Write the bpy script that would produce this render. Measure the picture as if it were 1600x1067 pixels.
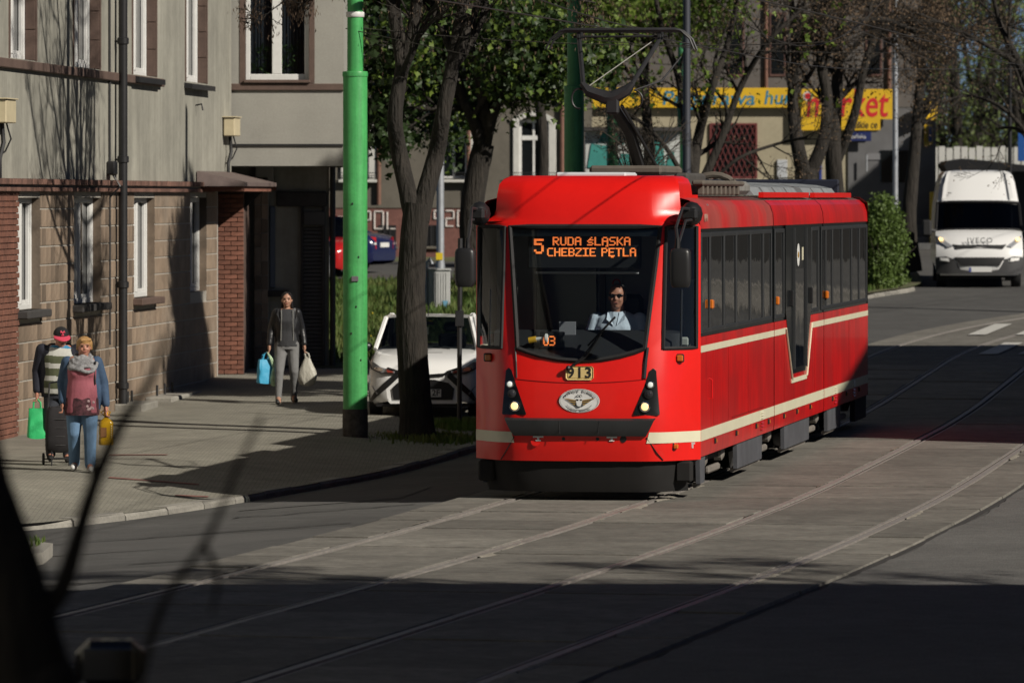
import bpy, math, random
from mathutils import Vector, Matrix, noise
R = math.radians
random.seed(7)
for o in list(bpy.data.objects): bpy.data.objects.remove(o)
S = bpy.context.scene
COL = S.collection
# ---------------------------------------------------------------- camera, light, exposure
F = 8900.0            # focal length in photo pixels (1600 wide)
CH = 3.2              # camera height
HY = 309.0            # horizon row
cam = bpy.data.cameras.new('camera'); camo = bpy.data.objects.new('camera', cam); COL.objects.link(camo)
camo.location = (0, 0, CH); camo.rotation_euler = (R(90), 0, 0)
cam.sensor_width = 36; cam.lens = 36*F/1600
cam.shift_y = -(533.5-HY)/1600
cam.clip_start = .5; cam.clip_end = 6000
cam.dof.use_dof = True; cam.dof.focus_distance = 62; cam.dof.aperture_fstop = 4.8
S.camera = camo
SUN_AZ, SUN_EL = R(-38), R(33)        # azimuth measured from +X, negative = towards the camera
sdir = Vector((math.cos(SUN_EL)*math.cos(SUN_AZ), math.cos(SUN_EL)*math.sin(SUN_AZ), math.sin(SUN_EL)))
w = bpy.data.worlds.new('World'); S.world = w; w.use_nodes = True
nt = w.node_tree; nt.nodes.clear()
sky = nt.nodes.new('ShaderNodeTexSky'); sky.sky_type = 'NISHITA'; sky.sun_disc = False
sky.sun_elevation = SUN_EL; sky.sun_rotation = math.atan2(sdir.x, sdir.y)
sky.air_density = .28; sky.dust_density = .1
bg = nt.nodes.new('ShaderNodeBackground'); bg.inputs[1].default_value = .05
wo = nt.nodes.new('ShaderNodeOutputWorld')
nt.links.new(sky.outputs[0], bg.inputs[0]); nt.links.new(bg.outputs[0], wo.inputs[0])
sl = bpy.data.lights.new('sun', 'SUN'); sl.energy = 5.0; sl.angle = R(.5); sl.color = (1, .93, .82)
slo = bpy.data.objects.new('sun', sl); COL.objects.link(slo); slo.location = (30, -20, 40)
slo.rotation_euler = sdir.to_track_quat('Z', 'Y').to_euler()
S.view_settings.view_transform = 'Standard'; S.view_settings.look = 'None'
S.view_settings.gamma = 1; S.view_settings.exposure = -.22; S.view_settings.use_curve_mapping = False
S.render.engine = 'CYCLES'
S.cycles.max_bounces = 6; S.cycles.diffuse_bounces = 1; S.cycles.transparent_max_bounces = 12
S.render.resolution_x = 1024; S.render.resolution_y = 682

# ---------------------------------------------------------------- helpers
def gz(Y):            # terrain height: flat, then rising beyond the tram
    if Y < 76: return 0.
    if Y < 88: return .0225*(Y-76)**2/24
    if Y < 185: return .0225*(Y-82)
    return .0225*103 + .004*(min(Y, 400)-185)
def P(px, py, Y): return Vector(((px-800)*Y/F, Y, CH+(HY-py)*Y/F))
def lerp(a, b, t): return a+(b-a)*t
def interp(x, pts):
    if x <= pts[0][0]: return pts[0][1]
    for (a, b), (c, d) in zip(pts, pts[1:]):
        if x <= c: return b+(d-b)*(x-a)/(c-a)
    return pts[-1][1]

class MB:
    def __init__(s): s.v = []; s.f = []; s.m = []; s.cur = 0
    def add(s, vs, fs):
        n = len(s.v); s.v.extend(vs); s.f.extend([tuple(i+n for i in f) for f in fs]); s.m.extend([s.cur]*len(fs)); return s
    def box(s, a, b, rz=0, c=None):
        x0, y0, z0 = a; x1, y1, z1 = b
        vs = [Vector(p) for p in ((x0,y0,z0),(x1,y0,z0),(x1,y1,z0),(x0,y1,z0),(x0,y0,z1),(x1,y0,z1),(x1,y1,z1),(x0,y1,z1))]
        if rz:
            c = Vector(c) if c else (Vector(a)+Vector(b))/2
            m = Matrix.Rotation(rz, 3, 'Z'); vs = [m@(p-c)+c for p in vs]
        return s.add(vs, [(3,2,1,0),(4,5,6,7),(0,1,5,4),(1,2,6,5),(2,3,7,6),(3,0,4,7)])
    def cbox(s, a, b, d=.01):             # box with chamfered edges
        a = Vector(a); b = Vector(b); vs = []
        for k in range(8):
            sg = [(k >> i) & 1 for i in range(3)]
            for ax in range(3):
                p = [0, 0, 0]
                for i in range(3):
                    e = b[i] if sg[i] else a[i]
                    p[i] = e if i == ax else e+(-d if sg[i] else d)
                vs.append(Vector(p))
        I = lambda k, ax: k*3+ax
        fs = []
        for ax in range(3):
            o = [(ax+1) % 3, (ax+2) % 3]
            for sd in (0, 1):
                ks = [sd << ax | u << o[0] | v << o[1] for u, v in ((0,0),(1,0),(1,1),(0,1))]
                f = [I(k, ax) for k in ks]; fs.append(tuple(f if sd else f[::-1]))
            for u in (0, 1):
                for v in (0, 1):
                    k0 = u << o[0] | v << o[1]; k1 = k0 | 1 << ax
                    f = (I(k0,o[0]), I(k1,o[0]), I(k1,o[1]), I(k0,o[1])); fs.append(f if u != v else f[::-1])
        for k in range(8): fs.append((I(k,0), I(k,1), I(k,2)))
        return s.add(vs, fs)
    def tube(s, pts, rad, n=8, cap=True, sq=None):
        pts = [Vector(p) for p in pts]
        if not hasattr(rad, '__len__'): rad = [rad]*len(pts)
        vs = []; fs = []
        t0 = (pts[1]-pts[0]).normalized()
        up = Vector((0,0,1)) if abs(t0.z) < .9 else Vector((1,0,0))
        nx = t0.cross(up).normalized()
        for i, p in enumerate(pts):
            t = (pts[min(i+1, len(pts)-1)]-pts[max(i-1, 0)]).normalized()
            nx = (nx-t*nx.dot(t))
            nx = nx.normalized() if nx.length > 1e-6 else t.orthogonal().normalized()
            ny = t.cross(nx)
            for k in range(n):
                a = 2*math.pi*k/n
                vs.append(p+(nx*math.cos(a)+ny*math.sin(a))*rad[i])
        for i in range(len(pts)-1):
            for k in range(n):
                fs.append((i*n+k, i*n+(k+1) % n, (i+1)*n+(k+1) % n, (i+1)*n+k))
        if cap:
            fs.append(tuple(range(n))[::-1]); fs.append(tuple((len(pts)-1)*n+k for k in range(n)))
        return s.add(vs, fs)
    def prism(s, poly, vec):              # extrude 3-D polygon by vec
        poly = [Vector(p) for p in poly]; vec = Vector(vec); n = len(poly)
        fs = [tuple(range(n)), tuple(range(2*n-1, n-1, -1))]+[(i, (i+1) % n, n+(i+1) % n, n+i)[::-1] for i in range(n)]
        return s.add(poly+[p+vec for p in poly], fs)
    def lathe(s, prof, n=16, c=(0,0,0), axis='z'):
        vs = []; c = Vector(c)
        for r, h in prof:
            for k in range(n):
                a = 2*math.pi*k/n; x, y = r*math.cos(a), r*math.sin(a)
                vs.append(c+Vector({'z': (x,y,h), 'x': (h,x,y), 'y': (y,h,x)}[axis]))
        fs = [(i*n+k, i*n+(k+1) % n, (i+1)*n+(k+1) % n, (i+1)*n+k) for i in range(len(prof)-1) for k in range(n)]
        fs += [tuple(range(n))[::-1], tuple((len(prof)-1)*n+k for k in range(n))]
        return s.add(vs, fs)
    def grid(s, rows):
        nc = len(rows[0]); vs = [Vector(p) for r in rows for p in r]
        return s.add(vs, [(i*nc+j, i*nc+j+1, (i+1)*nc+j+1, (i+1)*nc+j) for i in range(len(rows)-1) for j in range(nc-1)])
    def ell(s, c, r, n=12, rot=None):
        c = Vector(c); vs = []; m = n//2
        for i in range(m+1):
            ph = math.pi*i/m
            for k in range(n):
                a = 2*math.pi*k/n
                p = Vector((r[0]*math.sin(ph)*math.cos(a), r[1]*math.sin(ph)*math.sin(a), r[2]*math.cos(ph)))
                vs.append(c+(rot@p if rot else p))
        return s.add(vs, [(i*n+k, (i+1)*n+k, (i+1)*n+(k+1) % n, i*n+(k+1) % n) for i in range(m) for k in range(n)])
    def poly(s, pts): return s.add([Vector(p) for p in pts], [tuple(range(len(pts)))])
    def mesh(s, name, mats, smooth=False, ang=35):
        me = bpy.data.meshes.new(name); me.from_pydata([tuple(v) for v in s.v], [], s.f)
        for m in (mats if isinstance(mats, (list, tuple)) else [mats]): me.materials.append(m)
        if any(s.m): me.polygons.foreach_set('material_index', s.m)
        me.validate()
        if smooth:
            me.polygons.foreach_set('use_smooth', [True]*len(me.polygons))
            me.set_sharp_from_angle(angle=R(ang))
        me.update(); return me
    def build(s, name, mats, parent=None, smooth=False, ang=35):
        return link(name, s.mesh(name, mats, smooth, ang), parent)
def link(name, data, parent=None, loc=None, rz=None):
    o = bpy.data.objects.new(name, data); COL.objects.link(o)
    if parent is not None: o.parent = parent
    if loc is not None: o.location = loc
    if rz is not None: o.rotation_euler = (0, 0, rz)
    return o
def tag(o, label, cat, group=None):
    o['label'] = label; o['category'] = cat
    if group: o['group'] = group
    return o
def thing(name, label, cat, loc=(0,0,0), rz=0, group=None):
    return tag(link(name, None, None, loc, rz), label, cat, group)
def struct(o): o['kind'] = 'structure'; return o
def stuff(o): o['kind'] = 'stuff'; return o
def to_mesh(o):
    dg = bpy.context.evaluated_depsgraph_get(); dg.update()
    return bpy.data.meshes.new_from_object(o.evaluated_get(dg))
def text_mesh(txt, size, mat, extrude=.002, align='CENTER', shear=0, bold=0, sx=1, sp=1):
    cu = bpy.data.curves.new('t', 'FONT'); cu.body = txt; cu.size = size; cu.align_x = align; cu.align_y = 'CENTER'
    cu.extrude = extrude; cu.shear = shear; cu.offset = bold; cu.resolution_u = 3; cu.space_character = sp
    o = bpy.data.objects.new('t', cu); COL.objects.link(o)
    me = to_mesh(o); bpy.data.objects.remove(o); bpy.data.curves.remove(cu)
    me.materials.clear(); me.materials.append(mat)
    if sx != 1:
        for v in me.vertices: v.co.x *= sx
    return me
def text(name, txt, size, mat, parent, loc, rot=(R(90),0,0), **k):   # faces -Y by default
    o = link(name, text_mesh(txt, size, mat, **k), parent); o.location = loc; o.rotation_euler = rot; return o

# ---------------------------------------------------------------- materials
MATS = {}
def M(name, col, rough=.6, metal=0, nz=None, bump=None, coat=0, orand=0, emis=None, col2=None, spec=.5, trans=0):
    if name in MATS: return MATS[name]
    m = bpy.data.materials.new(name); m.use_nodes = True; MATS[name] = m
    t = m.node_tree; b = t.nodes['Principled BSDF']; L = t.links.new
    b.inputs['Base Color'].default_value = (*col, 1); b.inputs['Roughness'].default_value = rough
    b.inputs['Metallic'].default_value = metal; b.inputs['Coat Weight'].default_value = coat
    b.inputs['Coat Roughness'].default_value = .05
    b.inputs['Specular IOR Level'].default_value = spec
    src = None
    tc = t.nodes.new('ShaderNodeTexCoord')
    if nz:                                # nz = list of (scale, amount, (stretch))
        if isinstance(nz, tuple): nz = [nz]
        val = None
        for q in nz:
            mp = t.nodes.new('ShaderNodeMapping'); L(tc.outputs['Object'], mp.inputs[0])
            mp.inputs['Scale'].default_value = q[2] if len(q) > 2 else (1,1,1)
            n = t.nodes.new('ShaderNodeTexNoise'); n.inputs['Scale'].default_value = q[0]; n.inputs['Detail'].default_value = 5
            n.inputs['Roughness'].default_value = .65
            L(mp.outputs[0], n.inputs['Vector'])
            mr = t.nodes.new('ShaderNodeMapRange'); mr.inputs[1].default_value = .3; mr.inputs[2].default_value = .7
            mr.inputs[3].default_value = 1-q[1]; mr.inputs[4].default_value = 1+q[1]*.6
            L(n.outputs[0], mr.inputs[0])
            if val is None: val = mr.outputs[0]
            else:
                mm = t.nodes.new('ShaderNodeMath'); mm.operation = 'MULTIPLY'; L(val, mm.inputs[0]); L(mr.outputs[0], mm.inputs[1]); val = mm.outputs[0]
        if col2:
            n2 = t.nodes.new('ShaderNodeTexNoise'); n2.inputs['Scale'].default_value = nz[0][0]*.37; n2.inputs['Detail'].default_value = 4
            L(tc.outputs['Object'], n2.inputs['Vector'])
            r2 = t.nodes.new('ShaderNodeMapRange'); r2.inputs[1].default_value = .42; r2.inputs[2].default_value = .6; L(n2.outputs[0], r2.inputs[0])
            mx = t.nodes.new('ShaderNodeMix'); mx.data_type = 'RGBA'; L(r2.outputs[0], mx.inputs[0])
            mx.inputs[6].default_value = (*col, 1); mx.inputs[7].default_value = (*col2, 1); base = mx.outputs[2]
        else:
            rg = t.nodes.new('ShaderNodeRGB'); rg.outputs[0].default_value = (*col, 1); base = rg.outputs[0]
        vm = t.nodes.new('ShaderNodeVectorMath'); vm.operation = 'SCALE'; L(base, vm.inputs[0]); L(val, vm.inputs['Scale']); src = vm.outputs[0]
    if orand:
        oi = t.nodes.new('ShaderNodeObjectInfo')
        mr = t.nodes.new('ShaderNodeMapRange'); mr.inputs[3].default_value = 1-orand; mr.inputs[4].default_value = 1+orand*.7; L(oi.outputs['Random'], mr.inputs[0])
        vm = t.nodes.new('ShaderNodeVectorMath'); vm.operation = 'SCALE'; L(mr.outputs[0], vm.inputs['Scale'])
        if src: L(src, vm.inputs[0])
        else: vm.inputs[0].default_value = col
        src = vm.outputs[0]
    if src: L(src, b.inputs['Base Color'])
    if bump:
        n = t.nodes.new('ShaderNodeTexNoise'); n.inputs['Scale'].default_value = bump[0]; n.inputs['Detail'].default_value = 4
        if len(bump) > 2:
            mp = t.nodes.new('ShaderNodeMapping'); mp.inputs['Scale'].default_value = bump[2]; L(tc.outputs['Object'], mp.inputs[0]); L(mp.outputs[0], n.inputs['Vector'])
        else: L(tc.outputs['Object'], n.inputs['Vector'])
        bp = t.nodes.new('ShaderNodeBump'); bp.inputs['Strength'].default_value = bump[1]; bp.inputs['Distance'].default_value = bump[3] if len(bump) > 3 else .01
        L(n.outputs[0], bp.inputs['Height']); L(bp.outputs[0], b.inputs['Normal'])
    if emis:
        b.inputs['Emission Color'].default_value = (*emis[0], 1); b.inputs['Emission Strength'].default_value = emis[1]
    if trans:
        tr = t.nodes.new('ShaderNodeBsdfTranslucent'); ms = t.nodes.new('ShaderNodeMixShader'); ms.inputs[0].default_value = trans
        if src: L(src, tr.inputs[0])
        else: tr.inputs[0].default_value = (*col, 1)
        L(b.outputs[0], ms.inputs[1]); L(tr.outputs[0], ms.inputs[2]); L(ms.outputs[0], t.nodes['Material Output'].inputs[0])
    return m
def glass(name, tint, base=.04, wav=0):
    if name in MATS: return MATS[name]
    m = bpy.data.materials.new(name); m.use_nodes = True; MATS[name] = m
    t = m.node_tree; t.nodes.clear(); L = t.links.new
    o = t.nodes.new('ShaderNodeOutputMaterial'); mx = t.nodes.new('ShaderNodeMixShader')
    tr = t.nodes.new('ShaderNodeBsdfTransparent'); tr.inputs[0].default_value = (*tint, 1)
    gl = t.nodes.new('ShaderNodeBsdfGlossy'); gl.inputs['Roughness'].default_value = .015
    lw = t.nodes.new('ShaderNodeLayerWeight'); lw.inputs[0].default_value = .5
    pw = t.nodes.new('ShaderNodeMath'); pw.operation = 'POWER'; pw.inputs[1].default_value = 4; L(lw.outputs['Facing'], pw.inputs[0])
    ma = t.nodes.new('ShaderNodeMath'); ma.operation = 'MULTIPLY_ADD'; ma.inputs[1].default_value = .9; ma.inputs[2].default_value = base; L(pw.outputs[0], ma.inputs[0])
    if wav:
        tc = t.nodes.new('ShaderNodeTexCoord'); n = t.nodes.new('ShaderNodeTexNoise'); n.inputs['Scale'].default_value = 2.2; n.inputs['Detail'].default_value = 1
        L(tc.outputs['Object'], n.inputs['Vector']); bp = t.nodes.new('ShaderNodeBump'); bp.inputs['Strength'].default_value = wav; bp.inputs['Distance'].default_value = .02
        L(n.outputs[0], bp.inputs['Height']); L(bp.outputs[0], gl.inputs['Normal'])
    L(ma.outputs[0], mx.inputs[0]); L(tr.outputs[0], mx.inputs[1]); L(gl.outputs[0], mx.inputs[2]); L(mx.outputs[0], o.inputs[0])
    return m
ASPH = M('asphalt', (.100,.098,.093), .9, nz=[(60,.3),(.35,.3),(3,.2)], bump=(90,.5), col2=(.096,.094,.09))
ASPH2 = M('asphalt_coarse', (.145,.141,.133), .95, nz=[(40,.4),(.5,.2),(4,.15)], bump=(45,.9))
CONC = M('concrete_slab', (.215,.202,.175), .9, nz=[(25,.18),(1.6,.28),(.3,.2),(5,.2)], bump=(40,.5), orand=.2, col2=(.185,.173,.15))
KERB = M('kerb_stone', (.30,.285,.25), .9, nz=[(30,.2),(2,.25)], bump=(30,.4), orand=.15)
STEEL = M('rail_steel', (.38,.35,.32), .55, .4, nz=(6,.25))
RUST = M('rust_groove', (.045,.035,.03), .95, nz=(9,.4))
BLACK = M('black_paint', (.012,.012,.013), .45)
RUBBER = M('black_rubber', (.014,.014,.015), .75, nz=(20,.2))
WHITE = M('white_frame', (.74,.74,.72), .45, nz=(8,.08))
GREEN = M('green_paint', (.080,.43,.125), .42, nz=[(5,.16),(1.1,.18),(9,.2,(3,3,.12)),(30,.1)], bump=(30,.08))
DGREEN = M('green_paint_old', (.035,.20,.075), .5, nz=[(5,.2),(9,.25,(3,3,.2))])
GALV = M('galvanised', (.36,.38,.41), .5, .35, nz=(6,.15))
CHROME = M('chrome', (.7,.7,.7), .15, 1)
DKMET = M('dark_metal', (.035,.035,.038), .5, .3, nz=(8,.2))
BARK = M('bark', (.032,.027,.022), .95, nz=[(14,.45,(1,1,.18)),(3,.25)], bump=(22,1,(1,1,.16),.05))
TWIG = M('twig_bark', (.045,.036,.028), .95, nz=(6,.2))
# ---------------------------------------------------------------- ground, road, tracks, pavement
def sheet(name, xf, ys, dz, mat, nx=1, zf=None):    # strip between xf(Y)=(x0,x1) following the terrain
    mb = MB(); rows = []
    for Y in ys:
        a, b = xf(Y); rows.append([(lerp(a, b, i/nx), Y, gz(Y)+dz+(zf(lerp(a, b, i/nx), Y) if zf else 0)) for i in range(nx+1)])
    mb.grid(rows); o = mb.build(name, mat, None, True, 80); return o
def frange(a, b, st):
    n = max(1, int(round((b-a)/st))); return [a+(b-a)*i/n for i in range(n+1)]
SOIL = M('soil_grass', (.10,.12,.045), 1, nz=[(4,.35),(.4,.3)], col2=(.12,.10,.06))
struct(sheet('ground', lambda Y: (-900, 900), [-120]+frange(-40, 200, 4)+[300,400,700,1500,4500], -.4, SOIL))
# track centre line
def slope(Y): return interp(Y, [(47,.222),(66,.156),(98,.156),(108,.26),(116,.40),(126,.62),(140,1.0)])
C1 = {}
def build_c1():
    y0 = 59.5; x = .66; st = .25; C1[int(y0/st)] = x
    yy = y0; xx = x
    while yy < 150: xx += slope(yy+st/2)*st; yy += st; C1[int(round(yy/st))] = xx
    yy = y0; xx = x
    while yy > 5: xx -= slope(yy-st/2)*st; yy -= st; C1[int(round(yy/st))] = xx
build_c1()
def c1(Y):
    k = Y/.25; i = int(math.floor(k)); i = max(21, min(i, 598)); return lerp(C1[i], C1[i+1], k-i)
def tp(Y, off):       # point at lateral offset off from track-1 centre
    s = slope(Y); n = Vector((1, -s)).normalized(); return (c1(Y)+n.x*off, Y+n.y*off)
SP = 2.95
kerbL = [(-60,57.0),(-12,57.3),(-6.2,57.5),(-5.1,57.7),(-4.35,58.6),(-3.55,60.4),(-2.75,63.0),(-1.6,67.2),(-.95,71),(-.42,74.8),(.4,80),(1.35,86),(2.4,93),(3.5,100),(4.6,108),(5.6,115),(6.7,121),(8.0,126),(9.2,130),(9.75,136),(10.2,150),(10.6,175)]
# smooth kerb polyline
def smooth(pl, n=4):
    out = []
    for i in range(len(pl)-1):
        p0, p1, p2, p3 = [Vector(pl[max(0, min(len(pl)-1, k))]) for k in (i-1, i, i+1, i+2)]
        for j in range(n):
            t = j/n
            out.append(.5*((2*p1)+(p2-p0)*t+(2*p0-5*p1+4*p2-p3)*t*t+(3*p1-p0-3*p2+p3)*t**3))
    out.append(Vector(pl[-1])); return out
KL = smooth(kerbL[2:], 5)
def camber(X, Y):     # the carriageway falls gently from the tracks to the left kerb
    if Y > 95: return 0
    d = (c1(Y)-1.0)-X
    return -.042*max(0, min(d, 4.5))*min(1, (95-Y)/12)
struct(sheet('road', lambda Y: (-60, 60), [-80]+frange(-20, 30, 5)+frange(32, 180, 1.5), 0, ASPH, 120, camber))
PAVEZ = .10
KIX = [(p.y, p.x) for p in KL if p.y > 57.55]
def pz(X, Y):         # the pavement rises gently from the kerb to the house
    kx = interp(Y, KIX); u = max(0, min(1, (kx-X)/2.6)); k = camber(kx, Y)+.075
    return gz(Y)+lerp(min(k, PAVEZ), PAVEZ, u*u*(3-2*u))
PAV = M('pavement', (.30,.29,.25), .92, nz=[(30,.18),(2.0,.18),(.35,.2)], bump=(35,.4))
# brick pattern in the pavement (pavers far too small to pick out) -> material
t = PAV.node_tree; b = t.nodes['Principled BSDF']
br = t.nodes.new('ShaderNodeTexBrick'); br.inputs['Scale'].default_value = 5; br.inputs['Mortar Size'].default_value = .02
br.inputs['Color1'].default_value = (1.08,1.06,1.0,1); br.inputs['Color2'].default_value = (.86,.85,.82,1); br.inputs['Mortar'].default_value = (.42,.40,.38,1)
tc = t.nodes.new('ShaderNodeTexCoord'); t.links.new(tc.outputs['Object'], br.inputs['Vector'])
old = b.inputs['Base Color'].links[0].from_socket
vm = t.nodes.new('ShaderNodeVectorMath'); vm.operation = 'MULTIPLY'; t.links.new(old, vm.inputs[0]); t.links.new(br.outputs[0], vm.inputs[1])
t.links.new(vm.outputs[0], b.inputs['Base Color'])
# pavement sheet: from the kerb line to the left
mb = MB(); rows = []
for p in KL:
    if p.y > 95.5: break
    nrm = 26
    rows.append([(lerp(p.x+.0, -40, (i/nrm)**3), p.y, pz(lerp(p.x, -40, (i/nrm)**3), p.y)) for i in range(nrm+1)])
mb.grid(rows); pv = struct(mb.build('pavement', PAV, None, True, 80))
# kerb stones, one by one in view
kid = {}
def kerb_run(pl, parent, y0, y1, zt, zb, step=1.0, wdt=.16):
    acc = []; L = 0
    for i in range(len(pl)-1):
        a, b_ = pl[i], pl[i+1]; d = (b_-a).length; k = 0
        acc.append((L, a)); L += d
    acc.append((L, pl[-1]))
    def at(s):
        for (l0, p0), (l1, p1) in zip(acc, acc[1:]):
            if s <= l1: return p0.lerp(p1, (s-l0)/(l1-l0+1e-9))
        return acc[-1][1]
    s = 0
    while s+step < L:
        a, b_ = at(s+.012), at(s+step-.012); s += step
        if a.y < y0 or b_.y > y1: continue
        d = (b_-a).normalized(); n = Vector((d.y, -d.x))
        mb = MB(); zz = random.uniform(-.012, .012)
        q = [a+n*.02, b_+n*.02, b_-n*wdt, a-n*wdt]
        za, zb_ = zt(a.x, a.y)+.006+zz, zt(b_.x, b_.y)+.006+zz
        top = [(q[0].x-n.x*.025, q[0].y-n.y*.025, za), (q[1].x-n.x*.025, q[1].y-n.y*.025, zb_), (q[2].x, q[2].y, zb_), (q[3].x, q[3].y, za)]
        sh = [(q[0].x, q[0].y, za-.03), (q[1].x, q[1].y, zb_-.03)]
        lo = [(q[0].x+n.x*.015, q[0].y+n.y*.015, za-.3), (q[1].x+n.x*.015, q[1].y+n.y*.015, zb_-.3), (q[2].x, q[2].y, zb_-.3), (q[3].x, q[3].y, za-.3)]
        mb.add([Vector(p) for p in top+sh+lo], [(3,2,1,0),(0,1,5,4),(4,5,7,6),(1,2,8,7,5),(0,4,6,9,3)])
        mb.build('kerb_stone', KERB, parent)
kerb_run(KL, pv, 50, 130, pz, 0)
# beyond the pavement: verge with grass
VERGE = SOIL
mb = MB(); rows = []
for p in KL:
    if p.y < 94: continue
    rows.append([(lerp(p.x, -40, (i/8)**2), p.y, gz(p.y)+.115+.0*i) for i in range(9)])
rows.append([(10.6-i*8, 200, gz(200)+.115) for i in range(9)])
mb.grid(rows); struct(mb.build('verge', VERGE, None, True, 80))
# parking strip where the far cars stand
struct(sheet('parking_lane', lambda Y: (-16, 1.5), frange(131, 146, 1.5), .125, ASPH))
# right-hand pavement (outside the frame mostly)
mb = MB(); rows = []
for Y in frange(20, 92, 3):
    x, y = tp(Y, SP+6.2); rows.append([(x+i*2.2, y, gz(y)+.12) for i in range(11)])
mb.grid(rows); pv2 = struct(mb.build('pavement', PAV, None, True, 80))
kerb_run([Vector(tp(Y, SP+6.2)) for Y in frange(92, 20, 2)][::1], pv2, 40, 75, lambda x, y: gz(y)+.12, 0)
# tram track: slabs, rails
bed = struct(link('tram_track', None))
def strip(name, o0, o1, ya, yb, dz, mat, parent, st=1.0, th=0):
    mb = MB(); rows = []
    for Y in frange(ya, yb, st):
        (xa, y_a), (xb, y_b) = tp(Y, o0), tp(Y, o1)
        r = [(xa, y_a, gz(y_a)+dz), (xb, y_b, gz(y_b)+dz)]
        if th: r = [(xa, y_a, gz(y_a)+dz-th)]+r+[(xb, y_b, gz(y_b)+dz-th)]
        rows.append(r)
    mb.grid(rows); return mb.build(name, mat, parent, True, 40)
DARKJ = M('joint_bitumen', (.045,.042,.04), .9, nz=(12,.3))
strip('joint_base', -1.42, SP+1.42, 8, 145, .006, DARKJ, bed)
HG = .7175; RW = .035
for c in (0, SP):
    for sd in (-1, 1):
        o = c+sd*(HG+RW)
        gi = o-sd*RW; gi2 = o-sd*(RW+.045)
        strip('rail', o-RW, o+RW, 8, 142, .028, STEEL, bed, .8, .05)
        strip('rail_groove', min(gi, gi2), max(gi, gi2), 8, 142, .009, RUST, bed, .8)
        lip = o-sd*(RW+.055)
        strip('rail_lip', lip-.012, lip+.012, 8, 142, .022, STEEL, bed, .8, .05)
cols = [(-1.36,-HG-2*RW-.012), (-HG+.062,HG-.062), (HG+2*RW+.012,SP-HG-2*RW-.012), (SP-HG+.062,SP+HG-.062), (SP+HG+2*RW+.012,SP+1.36)]
rs = random.Random(3)
def slab(Y0, Y1, a, b, mat):
    mb = MB(); h = .026+rs.uniform(-.007, .007); g = .02
    n = 3; top = []; bot = []
    js = [rs.uniform(-.006, .012) for _ in range(4)]
    for k in range(n+1):
        Y = lerp(Y0+g+js[0], Y1-g-js[1], k/n)
        for lst, e, z in ((top, .012, h), (bot, 0, .0)):
            (xa, ya), (xb, yb) = tp(Y, a+e+js[2]), tp(Y, b-e-js[3]); lst.append([(xa, ya, gz(ya)+z), (xb, yb, gz(yb)+z)])
    vs = [Vector(p) for r in top for p in r]+[Vector(p) for r in bot for p in r]; m = 2*(n+1)
    fs = [(2*k, 2*k+1, 2*k+3, 2*k+2) for k in range(n)]
    fs += [(2*k+2, m+2*k+2, m+2*k, 2*k) for k in range(n)]+[(2*k+1, m+2*k+1, m+2*k+3, 2*k+3) for k in range(n)]
    fs += [(0, m, m+1, 1), (2*n+1, m+2*n+1, m+2*n, 2*n)]
    mb.add(vs, fs); return mb
for ci, (a, b) in enumerate(cols):
    Y = 34+rs.uniform(0, 1)
    st = 1.45 if ci in (0, 1) else 2.4
    while Y < 96:
        slab(Y, Y+st, a, b, CONC).build('slab', CONC, bed); Y += st
    strip('slab_far', a, b, 96, 140, .024, CONC, bed); strip('slab_near', a, b, 9, 34, .024, CONC, bed)
# crumbling mortar ridges beside the rails
MORT = M('crumbled_mortar', (.29,.265,.22), .95, nz=[(14,.35),(50,.25)], bump=(40,.8))
rm = random.Random(12)
for o_, sd in ((-HG,-1),(HG,1),(SP-HG,-1),(SP+HG,1)):
    Y = 38.0
    while Y < 72:
        L = rm.uniform(.5, 2.2); rows = []
        if rm.random() < .45:
            w0 = rm.uniform(.03, .10); n = max(5, int(L/.12))
            for k in range(n+1):
                u = k/n; wv = w0*(.25+.75*math.sin(math.pi*u)**.5)*(1+.6*noise.noise((Y*3+k*.9, o_, 7)))
                a = o_+sd*(2*RW+.008); yy = Y+L*u; hh = .032+.010*noise.noise((k*1.1, Y, o_))
                (xa, ya), (xb, yb), (xc, yc) = tp(yy, a), tp(yy, a+sd*wv*.7), tp(yy, a+sd*wv)
                rows.append([(xa, ya, gz(ya)+hh), (xb, yb, gz(yb)+hh-.004), (xc, yc, gz(yc)+.02)])
            mb = MB(); mb.grid(rows if sd > 0 else [r_[::-1] for r_ in rows]); mb.build('mortar_ridge', MORT, bed, True, 50)
        Y += L+rm.uniform(.1, 1.2)
# rough strip of tar-patched asphalt right of the tracks
mb = MB(); rows = []
for Y in frange(20, 90, .5):
    x, y = tp(Y, SP+1.45+.06*noise.noise((Y*1.3, 0, 3))+.05*noise.noise((Y*.3, 5, 3)))
    rows.append([(x+(5.2*i/12), y, gz(y)+.02+.006*noise.noise((x+i, Y*.7, 1))) for i in range(13)])
mb.grid(rows); struct(mb.build('road', ASPH2, None, True, 80))
# patched asphalt plates on the left lane
for poly in ([(-2.9,60.2),(-1.2,61.6),(-.9,64.2),(-2.3,63.4)], [(-4.3,52.5),(-1.0,54.2),(-.9,56.2),(-4.3,54.6)], [(-4.6,47.4),(-2.7,48.3),(-2.2,50.3),(-4.6,49.4)]):
    mb = MB(); mb.poly([(x, y, camber(x, y)+.006) for x, y in poly]); struct(mb.build('road_patch', M('asphalt_patch', (.105,.102,.097), .9, nz=[(70,.25),(1,.15)], bump=(90,.4))))
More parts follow.
